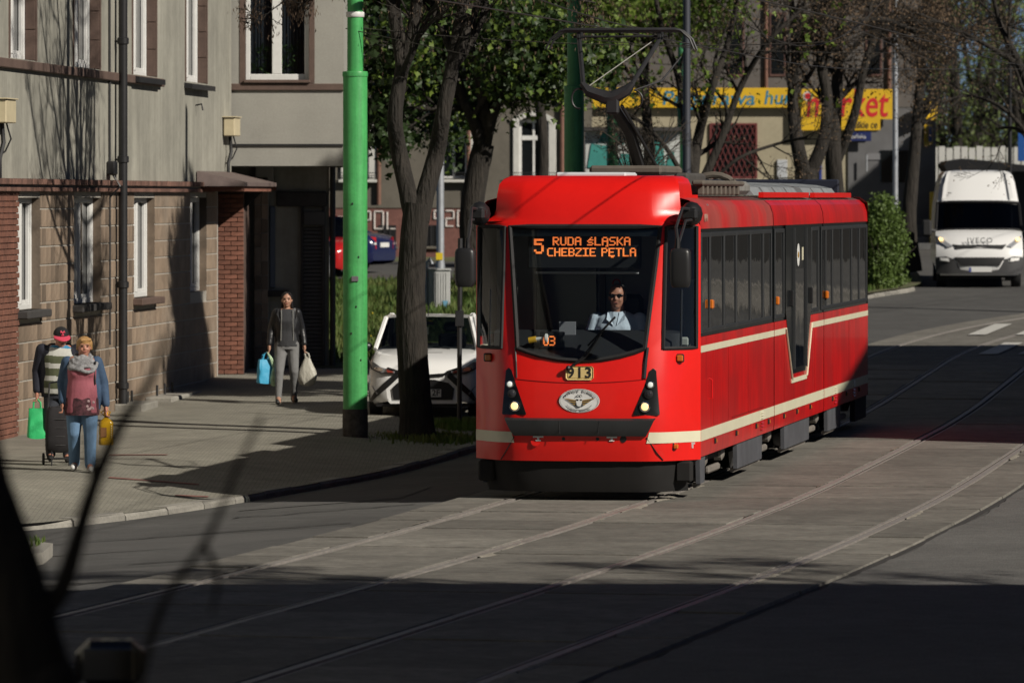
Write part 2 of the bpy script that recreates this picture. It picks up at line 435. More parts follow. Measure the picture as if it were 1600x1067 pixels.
# tar-filled cracks
TAR = M('tar_seam', (.03,.029,.028), .8)
rc = random.Random(21)
for x0, y0, x1, y1 in ((-4.2,47.5,-2.4,48.2),(-3.4,50.5,-.9,51.6),(-4.6,54.5,-1.6,56.5),(-2.9,58.6,-1.0,60.0),(4.6,44,5.2,49),(5.0,50,7.0,51.2),(5.6,54,6.6,59),(3.6,40,4.6,45)):
    n = 16; a = Vector((x0,y0)); b = Vector((x1,y1)); d = (b-a).normalized(); nn = Vector((-d.y, d.x)); rows = []
    for k in range(n+1):
        p = a.lerp(b, k/n)+nn*.16*noise.noise((k*.45, x0, y0)); wv = .018+.014*rc.random(); right = x0 > 3
        z = (gz(p.y)+.034) if right else camber(p.x, p.y)+.009
        rows.append([(p.x-nn.x*wv, p.y-nn.y*wv, z), (p.x+nn.x*wv, p.y+nn.y*wv, z)])
    mb = MB(); mb.grid(rows); struct(mb.build('road_crack', TAR))
# zebra bars far right
PAINT = M('road_paint', (.62,.61,.57), .8, nz=[(9,.25),(40,.2)])
for i, (x, Y) in enumerate([(8.2,100.2),(8.9,100.2),(9.6,100.2),(8.6,107.5),(9.5,107.5),(10.4,107.5),(11.3,107.5)]):
    mb = MB(); wq = .34; ln = 4.2 if i < 3 else 4.6
    rows = [[(x+slope(102)*k*ln/4, Y+k*ln/4, gz(Y+k*ln/4)+.045), (x+wq+slope(102)*k*ln/4, Y+k*ln/4, gz(Y+k*ln/4)+.045)] for k in range(5)]
    mb.grid(rows); struct(mb.build('zebra_bar', PAINT))
# faded red paint strokes on the pavement
for x0, x1, Y in ((-3.66,-3.30,61.8),(-4.85,-4.15,68.5),(-4.5,-3.5,63.5)):
    mb = MB(); mb.poly([(x0,Y,pz(x0,Y)+.008),(x1,Y+.05,pz(x1,Y)+.008),(x1,Y+.22,pz(x1,Y+.2)+.008),(x0,Y+.16,pz(x0,Y+.16)+.008)]); struct(mb.build('paint_stroke', M('faded_red', (.26,.11,.09), .9, nz=[(8,.5),(40,.3)])))
# kerb island with grass, near left
isl = thing('traffic_island', 'low concrete kerb island with grass on it beside the dark tree', 'kerb island', (0,0,0))
mb = MB()
pts = [(-4.9-.0, 50.6), (-4.25, 50.75), (-4.1, 51.3), (-4.12, 52.6), (-4.5, 53.2), (-5.6, 53.2), (-5.6, 50.6)]
zz = camber(-4.2, 51.5)
mb.prism([(x-.12, y, zz+.11) for x, y in pts], (0, 0, -.3)); mb.build('kerb', KERB, isl)
GRASS = M('grass', (.095,.17,.03), .7, nz=(3,.4), trans=.35, col2=(.16,.19,.05))
def grass(name, region, n, h, parent=None, seed=1, mat=GRASS, lean=.5):
    r = random.Random(seed); mb = MB()
    for _ in range(n):
        p = region(r)
        if p is None: continue
        a = r.uniform(0, 6.28); hh = h*r.uniform(.5, 1.3); wv = .012*r.uniform(.7, 1.5)*max(1, h/.12)
        dx, dy = math.cos(a)*wv, math.sin(a)*wv; l = r.uniform(0, lean)*hh; b_ = r.uniform(0, 6.28)
        q = Vector(p); mid = q+Vector((math.cos(b_)*l*.4, math.sin(b_)*l*.4, hh*.6)); tip = q+Vector((math.cos(b_)*l, math.sin(b_)*l, hh))
        mb.add([q-Vector((dx,dy,0)), q+Vector((dx,dy,0)), mid+Vector((dx,dy,0))*.7, mid-Vector((dx,dy,0))*.7, tip], [(0,1,2,3),(3,2,4)])
    return mb.build(name, mat, parent)
stuff(grass('grass', lambda r: (r.uniform(-5.5,-4.3), r.uniform(51.0,53.0), zz+.105), 260, .08, isl, 2))
def rg(r):
    Y = r.uniform(95.8, 130.8); X = r.uniform(-5, 4.2)
    return (X, Y, gz(Y)+.11) if X < interp(Y, [(p.y, p.x) for p in KL[10:]])-.3 else None
o = stuff(grass('grass', rg, 30000, .2, None, 3)); tag(o, 'green grass verge behind the white car', 'grass')
o = stuff(grass('grass', lambda r: (lambda Y: (r.uniform(6, interp(Y, [(p.y, p.x) for p in KL[10:]])-.25), Y, gz(Y)+.11))(r.uniform(121.5, 140)), 7000, .13, None, 4)); tag(o, 'short grass verge beside the far bush', 'grass')
def rt(r):
    a = r.uniform(0, 6.28); d = .2+abs(r.gauss(0, .35)); return (-1.2+math.cos(a)*d*1.1, 75.6+math.sin(a)*d*1.6, pz(-1, 75)-.01)
o = stuff(grass('grass', rt, 1500, .10, None, 5)); tag(o, 'grass tuft round the foot of the forked tree', 'grass')
def rt2(r): return (-.65+r.gauss(0, .28), 78.9+r.gauss(0, .4), pz(-.7, 79)-.01)
o = stuff(grass('grass', rt2, 1600, .13, None, 6)); tag(o, 'grass tuft round the thin dark post', 'grass')
# stray dandelions in the verge
YEL = M('yellow_petal', (.75,.55,.02), .6)
rd = random.Random(8); mb = MB()
for _ in range(60):
    Y = rd.uniform(96, 112); X = rd.uniform(-3, 1.2); mb.ell((X, Y, gz(Y)+.27), (.03,.03,.015), 6)
o = stuff(mb.build('dandelion', YEL)); tag(o, 'yellow dandelions dotted in the grass verge', 'flowers')
# ---------------------------------------------------------------- corner building on the left
PLAS = M('plaster', (.345,.335,.285), .95, nz=[(.8,.22),(9,.10),(2.2,.26,(1,1,.10)),(.35,.12)], bump=(55,.35))
PLAS2 = M('plaster_light', (.35,.34,.305), .95, nz=[(1.1,.12),(30,.08)], bump=(60,.35))
TILE = M('clay_tile', (.275,.205,.148), .7, nz=[(2.2,.35),(25,.12)], bump=(30,.25), orand=.42, col2=(.24,.19,.145))
MORTAR = M('mortar', (.45,.42,.37), .95, nz=(20,.2))
BRICK = M('red_brick', (.25,.105,.070), .85, nz=[(12,.3),(2,.3),(40,.15)], bump=(40,.4), orand=.25)
BROWN = M('brown_stone', (.125,.082,.066), .8, nz=[(4,.2),(25,.12)], bump=(40,.3))
GLASSD = M('window_dark', (.010,.012,.014), .06, spec=.8)
CREAM = M('cream_metal', (.58,.50,.33), .5, nz=(5,.12))
IRON = M('cast_iron', (.016,.016,.018), .5, nz=(9,.3))
SLATE = M('dark_roofing', (.05,.047,.046), .85, nz=(6,.25))
ZP = .10
A = thing('corner_building', 'grey plastered corner building with clay tiled ground floor on the left', 'building', (-6.56,73,0), -math.atan(.0952))
def ty(px): return (120239/(1647-px)-73)*1.0045     # along-facade coordinate for a photo column
T0, T1 = -14.0, 20.6
wins1 = [(ty(15)-5.0, ty(55)-5.2), (ty(15), ty(55)), (ty(115), ty(155)), (ty(207), ty(243)), (ty(290), ty(322))]
wins0 = [(-8.6,-7.0), (ty(27), ty(62)), (ty(114), ty(157)), (ty(208), ty(241)), (ty(296), ty(322))]
ZC0, ZC1 = 3.28, 3.45           # brick ledge
S1, H1 = 4.99, 7.0              # first-floor openings
S0, H0 = 1.72, 3.2
DEP = .19
def wall_with_openings(mb, t0, t1, z0, z1, ops, depth, thick=.4):
    """front skin at x=0 with rectangular openings ops=[(a,b,c,d)] and reveals"""
    ts = sorted({t0, t1}|{q for o in ops for q in o[:2]}); zs = sorted({z0, z1}|{q for o in ops for q in o[2:]})
    inside = lambda t, z: any(o[0] < t < o[1] and o[2] < z < o[3] for o in ops)
    for a, b in zip(ts, ts[1:]):
        for c, d in zip(zs, zs[1:]):
            if not inside((a+b)/2, (c+d)/2): mb.poly([(0,a,c),(0,b,c),(0,b,d),(0,a,d)])
    for a, b, c, d in ops:
        mb.cur = 1
        mb.poly([(0,a,c),(0,a,d),(-depth,a,d),(-depth,a,c)]); mb.poly([(0,b,c),(-depth,b,c),(-depth,b,d),(0,b,d)])
        mb.poly([(0,a,d),(0,b,d),(-depth,b,d),(-depth,a,d)]); mb.poly([(0,a,c),(-depth,a,c),(-depth,b,c),(0,b,c)])
        mb.cur = 0
mb = MB()
ops1 = [(a, b, S1+.02, H1) for a, b in wins1]
ops2 = [(a, b, S1+3.2, H1+3.2) for a, b in wins1]
wall_with_openings(mb, T0, T1, ZC1, 12.5, ops1+ops2, DEP)
mb.build('upper_wall', [PLAS, BROWN], A)
mb = MB()
ops0 = [(a, b, S0, H0) for a, b in wins0]
wall_with_openings(mb, T0, T1-1.5, -.4, ZC0+.02, ops0, DEP-.03)
w0 = mb.build('lower_wall', [MORTAR, TILE], A)
mb = MB(); mb.box((-9,T0,-.4), (-.45,T1,12.4)); mb.build('core', M('dark_interior', (.03,.03,.03), .9), A)
mb = MB(); mb.prism([(.5,T0,12.5),(.5,T0,12.75),(-9.5,T0,15.5),(-9.5,T0,12.5)], (0,T1-T0+2,0)); mb.build('roof', SLATE, A)
# windows
def window(parent, a, b, z0, z1, depth, name='window', plants=False):
    w = link(name, None, parent)
    fr = .075; x0, x1 = -depth-.02, -depth+.05
    mb = MB()
    mb.cbox((x0,a,z0), (x1,a+fr,z1), .008); mb.cbox((x0,b-fr,z0), (x1,b,z1), .008)
    mb.cbox((x0,a+fr,z0), (x1-.002,b-fr,z0+fr), .008); mb.cbox((x0,a+fr,z1-fr), (x1-.002,b-fr,z1), .008)
    m = (a+b)/2; mb.cbox((x0,m-.06,z0+fr), (x1+.008,m+.06,z1-fr), .008)
    for q0, q1 in ((a+fr, m-.06), (m+.06, b-fr)):
        mb.cbox((x0,q0,z0+fr), (x1-.02,q0+.05,z1-fr), .006); mb.cbox((x0,q1-.05,z0+fr), (x1-.02,q1,z1-fr), .006)
        mb.cbox((x0,q0+.05,z0+fr), (x1-.022,q1-.05,z0+fr+.05), .006)
    mb.build('frame', WHITE, w)
    mb = MB(); mb.box((-depth-.05,a+.02,z0+.02), (-depth-.022,b-.02,z1-.02)); mb.build('pane', GLASSD, w)
    return w
for i, (a, b) in enumerate(wins1):
    window(A, a, b, S1+.02, H1, DEP); window(A, a, b, S1+3.2, H1+3.2, DEP)
for i, (a, b) in enumerate(wins0): window(A, a, b, S0, H0, DEP-.03)
# surrounds: thin brown edge strips of each upper window
for a, b in wins1:
    mb = MB(); mb.box((-.02,b,S1+.02), (.012,b+.09,H1)); mb.box((-.02,a-.09,S1+.02), (.012,a,H1)); mb.build('window_surround', BROWN, A)
# stone blocks lining the upper reveals
for a, b in wins1:
    z = S1+.03; k = 0
    while z < 6.9:
        mb = MB(); mb.cbox((-DEP+.055,b-.012,z), (-.004,b+.004,z+.40), .004); mb.build('reveal_stone', BROWN, A); z += .41
# string course under first windows
mb = MB(); mb.cbox((-.05,T0,S1-.12), (.07,ty(250),S1), .01); mb.build('string_course', BROWN, A)
for a, b in wins1[3:]:
    mb = MB(); mb.prism([(-.16,a-.18,S1+.018),(.13,a-.18,S1-.02),(.13,a-.18,S1-.10),(-.16,a-.18,S1-.07)], (0,b-a+.30,0)); mb.build('sill', IRON, A)
for a, b in wins0[1:4]:
    mb = MB(); mb.cbox((-.12,a-.1,S0-.10), (.16,b+.02,S0), .012); mb.build('sill', BROWN if a > 10 else SLATE, A)
# brick ledge between storeys: bricks on edge
mb = MB(); mb.box((-.05,T0,ZC0), (.05,18.0,ZC1-.01)); mb.build('ledge_core', MORTAR, A)
LBR = M('ledge_brick', (.19,.10,.075), .85, nz=[(12,.3),(40,.15)], orand=.35)
bm_ = MB().cbox((0,.006,0), (.14,.236,.075), .006).mesh('brick', LBR)
bm2 = MB().cbox((0,.006,0), (.10,.236,.055), .006).mesh('brick', LBR)
t_ = -1.0
while t_ < 17.9:
    link('brick', bm_, A, (-.01+random.uniform(-.005,.005), t_, ZC1-.08)); link('brick', bm2, A, (-.01, t_+.05, ZC0+.0)); t_ += .242
# clay tile cladding of the ground floor, tile by tile
tw, th = .34, .25
tm = MB().cbox((0,.003,.010), (.010,tw-.003,th-.010), .003).mesh('tile', TILE)
cand = []
t_ = 1.25; 
while t_ < T1-2.0:
    r_ = 0; z = ZP-.05
    while z+th <= ZC0+.02:
        a, b, c, d = t_, t_+tw, z, z+th
        cuts = [(o[0]-.0, o[1]) for o in ops0 if c < o[3]-.01 and d > o[2]+.01]
        segs = [(a, b)]
        for u, v in cuts:
            ns = []
            for q0, q1 in segs:
                if q1 <= u or q0 >= v: ns.append((q0, q1)); continue
                if q0 < u: ns.append((q0, u))
                if q1 > v: ns.append((v, q1))
            segs = ns
        for q0, q1 in segs:
            if q1-q0 > .06: cand.append((q0, q1, z))
        z += th; r_ += 1
    t_ += tw
far = MB()
for i, (q0, q1, z) in enumerate(sorted(cand, key=lambda q: q[0])):
    if i < 300:
        o = link('tile', tm, A, (random.uniform(0,.004), q0, z)); o.scale = (1, (q1-q0)/tw, 1)
    else: far.cbox((0,q0+.003,z+.010), (.010,q1-.003,z+th-.01), .003)
if far.v: stuff(far.build('tile_cladding', TILE, A))
# brick pier at the far left: small bricks, one part
mb = MB(); z = ZP-.1; k = 0
while z < ZC0-.02:
    t_ = -5+(.125 if k % 2 else 0)
    while t_ < 1.1:
        q1 = min(t_+.25, 1.2)
        mb.cbox((0,t_+.005,z), (.03+random.uniform(-.004,.004),q1-.005,z+.066), .004); t_ += .25
    z += .077; k += 1
stuff(mb.build('brickwork', BRICK, A))
# downpipe, thin cable, boxes
dp = link('downpipe', None, A)
tdp = ty(179)
MB().tube([(.12,tdp,ZP-.1),(.12,tdp,2.0),(.12,tdp,4.0),(.12,tdp,12.4)], .065, 12).build('pipe', IRON, dp, True)
for z in (.45, 1.9, 3.7, 5.4):
    mb = MB(); mb.lathe([(.066,z),(.085,z+.01),(.085,z+.09),(.066,z+.1)], 12, (.12,tdp,0)); mb.build('collar', IRON, dp, True)
    mb = MB(); mb.box((-.02,tdp-.02,z+.03), (.06,tdp+.02,z+.06)); mb.build('bracket', IRON, dp)
MB().tube([(.02,tdp-.55,1.1),(.02,tdp-.56,3.2),(.17,tdp-.56,3.36),(.02,tdp-.56,3.6),(.02,tdp-.6,12)], .018, 6).build('cable', IRON, A)
mb = MB(); mb.cbox((.0,tdp-.75,3.52), (.12,tdp-.45,3.72), .02); mb.build('junction_box', IRON, A)
for tt, zz_, sz in ((-.3, 4.15, 1.0), (ty(364)-.9, 4.2, .95)):
    bx_ = link('meter_box', None, A)
    mb = MB(); mb.cbox((.02,tt-.35*sz,zz_), (.20,tt+.35*sz,zz_+.30), .012); mb.build('box', CREAM, bx_)
    mb = MB(); mb.cbox((.0,tt-.38*sz,zz_+.30), (.225,tt+.38*sz,zz_+.318), .004); mb.build('lid', CREAM, bx_)
    MB().tube([(.08,tt,zz_),(.09,tt+.05,zz_-.25),(.06,tt-.06,zz_-.45),(.05,tt,zz_-.70)], .03, 6).build('cable', IRON, bx_, True)
    MB().tube([(.12,tt+.1,zz_),(.17,tt+.15,zz_-.2),(.1,tt+.12,zz_-.36),(.03,tt+.05,zz_-.42)], .012, 5).build('cable', IRON, bx_, True)
# little wall anchors
for px, z in ((88,6.0),(305,4.65)):
    mb = MB(); mb.tube([(0,ty(px),z),(.10,ty(px),z+.02),(.12,ty(px),z-.08)], .014, 5); mb.build('wall_anchor', IRON, A)
# cellar ledges at the foot of the wall
for (pa, pb) in ((172,206),(220,276)):
    mb = MB(); a, b = ty(pa)+.3, ty(pb)-.2; mb.cbox((.0,a,ZP-.3), (.42,b,ZP+.14), .02); mb.build('cellar_ledge', KERB, A)
    for k in range(3): MB().tube([(.1,lerp(a,b,.2+.25*k),ZP+.12),(.1,lerp(a,b,.2+.25*k),ZP+.30)], .02, 6).build('peg', IRON, A)
# porch roof over the door in brick
px0, px1 = 17.9, 20.6
cn = link('canopy', None, A)
mb = MB(); mb.prism([(.02,px0-1.2,3.62),(.75,px0-1.0,3.44),(.75,px0-1.0,3.38),(.02,px0-1.2,3.38)], (0,px1-px0+1.0,0)); mb.build('canopy_roof', M('canopy_sheet', (.16,.12,.11), .6, nz=(6,.25)), cn)
mb = MB(); mb.box((.02,px0-.95,3.30), (.70,px1-.25,3.375)); mb.build('canopy_edge', BRICK, cn)
mb = MB(); mb.prism([(.0,px1-.7,3.3),(.62,px1-.7,3.3),(.0,px1-.7,2.75)], (0,.10,0)); mb.build('bracket', IRON, cn)
# small lamp by the door
mb = MB(); mb.cbox((.21,19.55,2.7), (.30,19.65,2.85), .02); mb.build('wall_lamp', M('lamp_grey', (.2,.25,.3), .4), A)

# ---- wing that faces the camera
WY = 93.6
WX0, WX1 = -13.51+.0952*WY-.3, (537-800)*WY/F
B = thing('corner_wing', 'grey plastered wing with a white window above a dark recessed shop', 'building', (WX0,WY,0), 0)
wd = WX1-WX0
def pxw(px, Y=WY): return (px-800)*Y/F-WX0
mb = MB()
wz0, wz1, wa, wb = 5.13, 7.2, pxw(383), pxw(483)
# skin facing -Y built by hand with one opening per storey
def skinY(mb, x0, x1, z0, z1, ops, y=0, depth=.2):
    xs = sorted({x0, x1}|{q for o in ops for q in o[:2]}); zs = sorted({z0, z1}|{q for o in ops for q in o[2:]})
    for a, b in zip(xs, xs[1:]):
        for c, d in zip(zs, zs[1:]):
            if not any(o[0] < (a+b)/2 < o[1] and o[2] < (c+d)/2 < o[3] for o in ops): mb.poly([(a,y,c),(b,y,c),(b,y,d),(a,y,d)])
    mb.cur = 1
    for a, b, c, d in ops:
        y1 = y+depth
        mb.poly([(a,y,c),(a,y,d),(a,y1,d),(a,y1,c)]); mb.poly([(b,y,c),(b,y1,c),(b,y1,d),(b,y,d)])
        mb.poly([(a,y,d),(b,y,d),(b,y1,d),(a,y1,d)]); mb.poly([(a,y,c),(a,y1,c),(b,y1,c),(b,y,c)])
    mb.cur = 0
OV = 3.72
skinY(mb, 0, wd, OV, 12.5, [(wa,wb,wz0,wz1),(wa,wb,wz0+3.2,wz1+3.2)])
mb.poly([(wd,0,OV),(wd,9,OV),(wd,9,12.5),(wd,0,12.5)]); mb.poly([(0,0,OV),(0,1.5,OV),(wd,1.5,OV),(wd,0,OV)])
mb.build('upper_wall', [PLAS2, BROWN], B)
mb = MB(); mb.box((.1,.26,OV+.02), (wd-.05,8.9,12.4)); mb.build('core', M('dark_interior', (.03,.03,.03), .9), B)
mb = MB(); mb.box((-.3,-.4,12.5), (wd+.4,9,12.8)); mb.build('roof', SLATE, B)
mb = MB(); mb.box((.28,-.035,OV+.33), (wd+.005,-.001,OV+.36)); mb.build('drip_line', IRON, B)
mb = MB(); mb.cbox((.05,-.05,wz0-.17), (wd+.02,.02,wz0-.06), .008); mb.build('string_course', BROWN, B)
mb = MB(); mb.cbox((wa-.02,-.10,wz0-.05), (wb+.02,.1,wz0), .008); mb.build('sill', BROWN, B)
for x in (wa-.09, wb+.0): 
    mb = MB(); mb.box((x,-.012,wz0-.05), (x+.09,.02,wz1)); mb.build('window_surround', BROWN, B)
for zoff in (0, 3.2):
    w_ = link('window', None, B); z0, z1 = wz0+zoff, wz1+zoff; mb = MB(); f_ = .08; y0, y1 = .13, .2; m_ = (wa+wb)/2-.01
    for bx0, bx1, c, d in ((wa,wa+f_,z0,z1),(wb-f_,wb,z0,z1),(wa+f_,wb-f_,z0,z0+.10),(wa+f_,wb-f_,z1-f_,z1),(m_-.08,m_+.08,z0+.10,z1-f_)):
        mb.cbox((bx0,y0,c), (bx1,y1,d), .008)
    mb.build('frame', WHITE, w_)
    mb = MB(); mb.box((wa+f_,.172,z0+.1), (wb-f_,.178,z1-f_)); mb.build('pane', glass('pane_clear', (.55,.58,.6), .06), w_)
    # curtain folds and plant behind the glass
    mb = MB(); rows = []
    for k in range(2): rows.append([(lerp(wa+.05, wb-.05, i/60), .235+.012*math.sin(i*1.7+math.sin(i*.6)), (z0+.0, z1)[k]) for i in range(61)])
    mb.grid(rows); mb.build('curtain', M('net_curtain', (.14,.15,.17), .9), w_, True)
    rr = random.Random(4); mb = MB()
    for s_ in range(4):
        bx = lerp(wa+.12, wb-.12, (.1,.3,.62,.85)[s_])
        for k in range(26):
            a_ = rr.uniform(0, 6.28); l_ = rr.uniform(.06, .14); q = Vector((bx+rr.gauss(0,.06), .205+rr.uniform(-.02,.01), z0+.12+rr.uniform(0,.42)))
            d_ = Vector((math.cos(a_), -.15, .4+math.sin(a_))).normalized()*l_; n_ = d_.cross(Vector((0,1,0))).normalized()*.014
            mb.add([q, q+d_*.5+n_, q+d_, q+d_*.5-n_], [(0,1,2,3)])
    mb.build('house_plant', M('plant_leaf', (.06,.12,.03), .5), w_)
# recessed ground floor
GY = 1.3
mb = MB()
mb.poly([(.0,GY,-.5),(wd-.28,GY,-.5),(wd-.28,GY,OV),(.0,GY,OV)]); mb.poly([(wd-.28,GY,-.5),(wd-.45,3.5,-.5),(wd-.45,3.5,OV),(wd-.28,GY,OV)])
mb.build('lower_wall', PLAS, B)
gx = lambda px: pxw(px, WY+GY)
gp = gz(WY)+.1
mb = MB(); mb.cbox((gx(398),GY-.18,gp-.5), (gx(420),GY-.002,3.32), .01); mb.build('tiled_pier', MORTAR, B)
for r_ in range(14):
    for c_ in range(2):
        x0 = lerp(gx(398), gx(420), c_/2); x1 = lerp(gx(398), gx(420), (c_+1)/2); z = gp-.1+r_*.235
        mb = MB(); mb.cbox((x0+.004,GY-.2,z+.005), (x1-.004,GY-.17,z+.228), .004); mb.build('tile', TILE, B)
mb = MB(); mb.cbox((gx(396),GY-.24,3.32), (gx(432),GY-.002,3.45), .01); mb.build('pier_cap', BRICK, B)
mb = MB(); mb.cbox((gx(400),GY-.2,3.45), (gx(428),GY-.002,OV+.1), .01); mb.build('pier_top', PLAS2, B)
mb = MB(); mb.cbox((gx(432),GY-.1,3.05), (gx(511),GY-.002,3.3), .02); mb.build('shop_fascia', SLATE, B)
w_ = link('window', None, B)
mb = MB(); mb.cbox((gx(420)+.02,GY-.06,1.7), (gx(430),GY-.002,3.05), .008); mb.build('frame', M('blue_frame', (.10,.13,.18), .5), w_)
mb = MB(); mb.cbox((gx(418),GY-.2,1.55), (gx(452),GY-.002,1.66), .01); mb.build('sill', SLATE, w_)
# roller shutter: slats
sh = link('roller_shutter', None, B)
sm = MB().prism([(0,0,0),(0,-.018,.012),(0,-.018,.05),(0,0,.062)], (gx(503)-gx(474),0,0)).mesh('slat', M('shutter_grey', (.06,.06,.062), .6, nz=(7,.2)))
for k in range(36): link('slat', sm, sh, (gx(474), GY-.01, gp+.05+k*.064))
mb = MB(); mb.cbox((gx(470),GY-.1,gp-.4), (gx(474),GY-.002,3.05), .006); mb.cbox((gx(503),GY-.1,gp-.4), (gx(508),GY-.002,3.05), .006); mb.build('guide', SLATE, sh)
mb = MB(); mb.cbox((gx(474),GY-.16,2.37+gp), (gx(509),GY-.101,2.62+gp), .02); mb.build('shutter_box', M('shutter_grey', (.06,.06,.062), .6), sh)
MB().tube([(wd-.22,GY-.08,-.2),(wd-.22,GY-.08,3.0),(wd-.22,GY-.08,OV)], .05, 10).build('downpipe', IRON, B, True)
# brick porch next to the wing: bricks facing the camera
pb = link('brick_porch', None, B)
PY = -1.2
pxp = lambda px: pxw(px, WY+PY)
mb = MB(); mb.box((pxp(338)-.2,PY+.03,-.4), (pxp(381)-.01,GY-.01,3.29)); mb.build('porch_core', BROWN, pb)
bx0, bx1 = pxp(340), pxp(381); bw = (bx1-bx0)/2
bmf = MB().cbox((.005,0,.004), (bw-.005,.04,.071), .004).mesh('brick', BRICK); bmh = MB().cbox((.005,0,.004), (bw/2-.005,.04,.071), .004).mesh('brick', BRICK)
z = gp-.1; k = 0
while z < 3.2:
    xs = [(bx0, 0), (bx0+bw, 0)] if k % 2 == 0 else [(bx0, 1), (bx0+bw/2, 0), (bx0+1.5*bw, 1)]
    for x, hlf in xs: link('brick', bmh if hlf else bmf, pb, (x, PY+random.uniform(-.004,.004), z))
    z += .077; k += 1

# ---------------------------------------------------------------- unseen houses outside the frame; they shade the road, hide sky and darken reflections
def tenement(name, label, x0, x1, y0, y1, h, wm):
    o = thing(name, label, 'building', (x0, y0, gz(y0)))
    W, D = x1-x0, y1-y0
    mb = MB(); mb.box((0,0,-1), (W,D,h)); mb.build('wall', wm, o)
    mb = MB(); mb.prism([(-.3,-.3,h),(-.3,D+.3,h),(-.3,D+.3,h+.3),(-.3,-.3,h+.3)], (W+.6,0,0)); mb.build('roof', SLATE, o)
    for fl in range(int(h//3.3)):
        y = 1.4
        while y+1.2 < D:
            mb = MB(); w_ = link('window', None, o)
            z = 1.0+fl*3.3
            mb.cbox((-.04,y,z), (-.003,y+.08,z+1.6), .005); mb.cbox((-.04,y+1.12,z), (-.003,y+1.2,z+1.6), .005)
            mb.cbox((-.04,y+.08,z), (-.004,y+1.12,z+.08), .005); mb.cbox((-.04,y+.08,z+1.52), (-.004,y+1.12,z+1.6), .005); mb.build('frame', WHITE, w_)
            mb = MB(); mb.box((-.02,y+.08,z+.08), (-.001,y+1.12,z+1.52)); mb.build('pane', GLASSD, w_)
            y += 2.6
    return o
tenement('tenement_house', 'pale plastered tenement out of view on the right of the road', 6.9, 24, 0, 34.4, 12.6, M('plaster_ochre', (.42,.36,.27), .95, nz=(1,.15)))
tenement('tenement_house', 'brick tenement out of view on the right of the far road', 19.0, 34, 64, 92, 12.2, M('plaster_brick', (.30,.16,.11), .95, nz=(1,.2)))
tenement('tenement_house', 'added grey tenement out of view on the near left', -28, -10.5, -20, 40, 14, M('plaster', (.3,.3,.3)))  # added out of view to block sky and deepen the foreground shade
tenement('tenement_house', 'added dark tenement out of view behind the camera', -22, 26, -48, -26, 14, M('plaster_brick', (.30,.16,.11)))  # also added unseen, closes the sky behind so shadows stay dark
tenement('tenement_house', 'added dark house far out of view to the right beyond the bend', 22.5, 62, 152, 162, 12, M('plaster_dark', (.028,.026,.024), .95, nz=(1,.3)))  # added unseen and near black, gives the tram windows a dark reflection
# ---------------------------------------------------------------- posts, masts, wires
def green_pole(px, ybase, Y, w0, w1, ysplit, label, mat, grp='green traction masts', foot=True, ztop=9.5):
    s = F/Y; X = (px-800)/s; z0 = CH-(ybase-HY)/s if ybase else gz(Y)
    o = thing('traction_mast', label, 'mast', (X, Y, z0), 0, grp)
    zs = CH+(HY-ysplit)/s-z0 if ysplit is not None else 4.7
    r0, r1 = w0/s/2, w1/s/2
    MB().lathe([(r0*1.0,.30 if foot else -.3),(r0,zs-.04),(r0*.97,zs),(r1,zs+.01)], 28).build('lower_tube', mat, o, True)
    MB().lathe([(r1,zs-.02),(r1*.93,ztop-z0)], 24).build('upper_tube', mat, o, True)
    MB().lathe([(r0*1.05,zs-.05),(r0*1.06,zs-.01),(r0*1.02,zs+.015),(r1,zs+.02)], 28).build('collar', mat, o, True)
    if foot: MB().lathe([(r0*1.05,-.25),(r0*1.05,.28),(r0*1.0,.305)], 24).build('foot', M('mast_foot', (.09,.085,.07), .9, nz=[(12,.4),(3,.3)], bump=(30,.4)), o, True)
    return o
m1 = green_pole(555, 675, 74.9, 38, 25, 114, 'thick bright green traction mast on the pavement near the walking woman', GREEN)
mb = MB(); mb.cbox((-.045,-.175,1.98), (.045,-.158,2.05), .004); mb.build('plate', M('plate_grey', (.16,.14,.16), .5), m1)
for z, a in ((.95,.5),(1.3,-.3),(1.65,.1),(2.3,.3),(3.0,-.2)):
    mb = MB(); mb.ell((.16*math.sin(a),-.16*math.cos(a),z), (.012,.012,.018), 6); mb.build('bolt', DKMET, m1)
MB().lathe([(.113,5.45),(.12,5.46),(.12,5.51),(.113,5.52)], 20).build('clamp', WHITE, m1, True)
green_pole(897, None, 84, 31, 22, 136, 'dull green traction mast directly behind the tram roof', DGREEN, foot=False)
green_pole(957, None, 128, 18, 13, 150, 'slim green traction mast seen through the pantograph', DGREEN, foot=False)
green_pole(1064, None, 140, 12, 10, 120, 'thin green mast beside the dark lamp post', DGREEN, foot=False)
def lamp_post(px, Y, wpx, mat, label, top=9.5, ybase=None):
    s = F/Y; X = (px-800)/s
    o = thing('lamp_post', label, 'lamp post', (X, Y, gz(Y)+.1), 0, None)
    r = wpx/s/2
    MB().lathe([(r*1.25,-.3),(r*1.2,.9),(r,1.0),(r*.8,top)], 12).build('post', mat, o, True)
    MB().lathe([(r*1.5,0),(r*1.5,.08),(r*1.25,.1)], 12).build('base', mat, o, True)
    MB().tube([(0,0,top-.1),(0,-.1,top+.3),(0,-.9,top+.7)], r*.6, 8).build('arm', mat, o, True)
    mb = MB(); mb.cbox((-.12,-1.5,top+.62), (.12,-.85,top+.76), .03); mb.build('lamp_head', DKMET, o)
    return o
l1 = lamp_post(688, 118, 12, GALV, 'galvanised grey lamp post between the two leafy tree trunks')
mb = MB(); mb.cbox((-.09,-.09,1.0), (.05,-.085,1.15), .002); mb.build('sticker', YEL, l1)
lamp_post(1073, 112, 13, M('dark_steel', (.06,.065,.08), .5, .3), 'dark steel lamp post rising behind the pantograph')
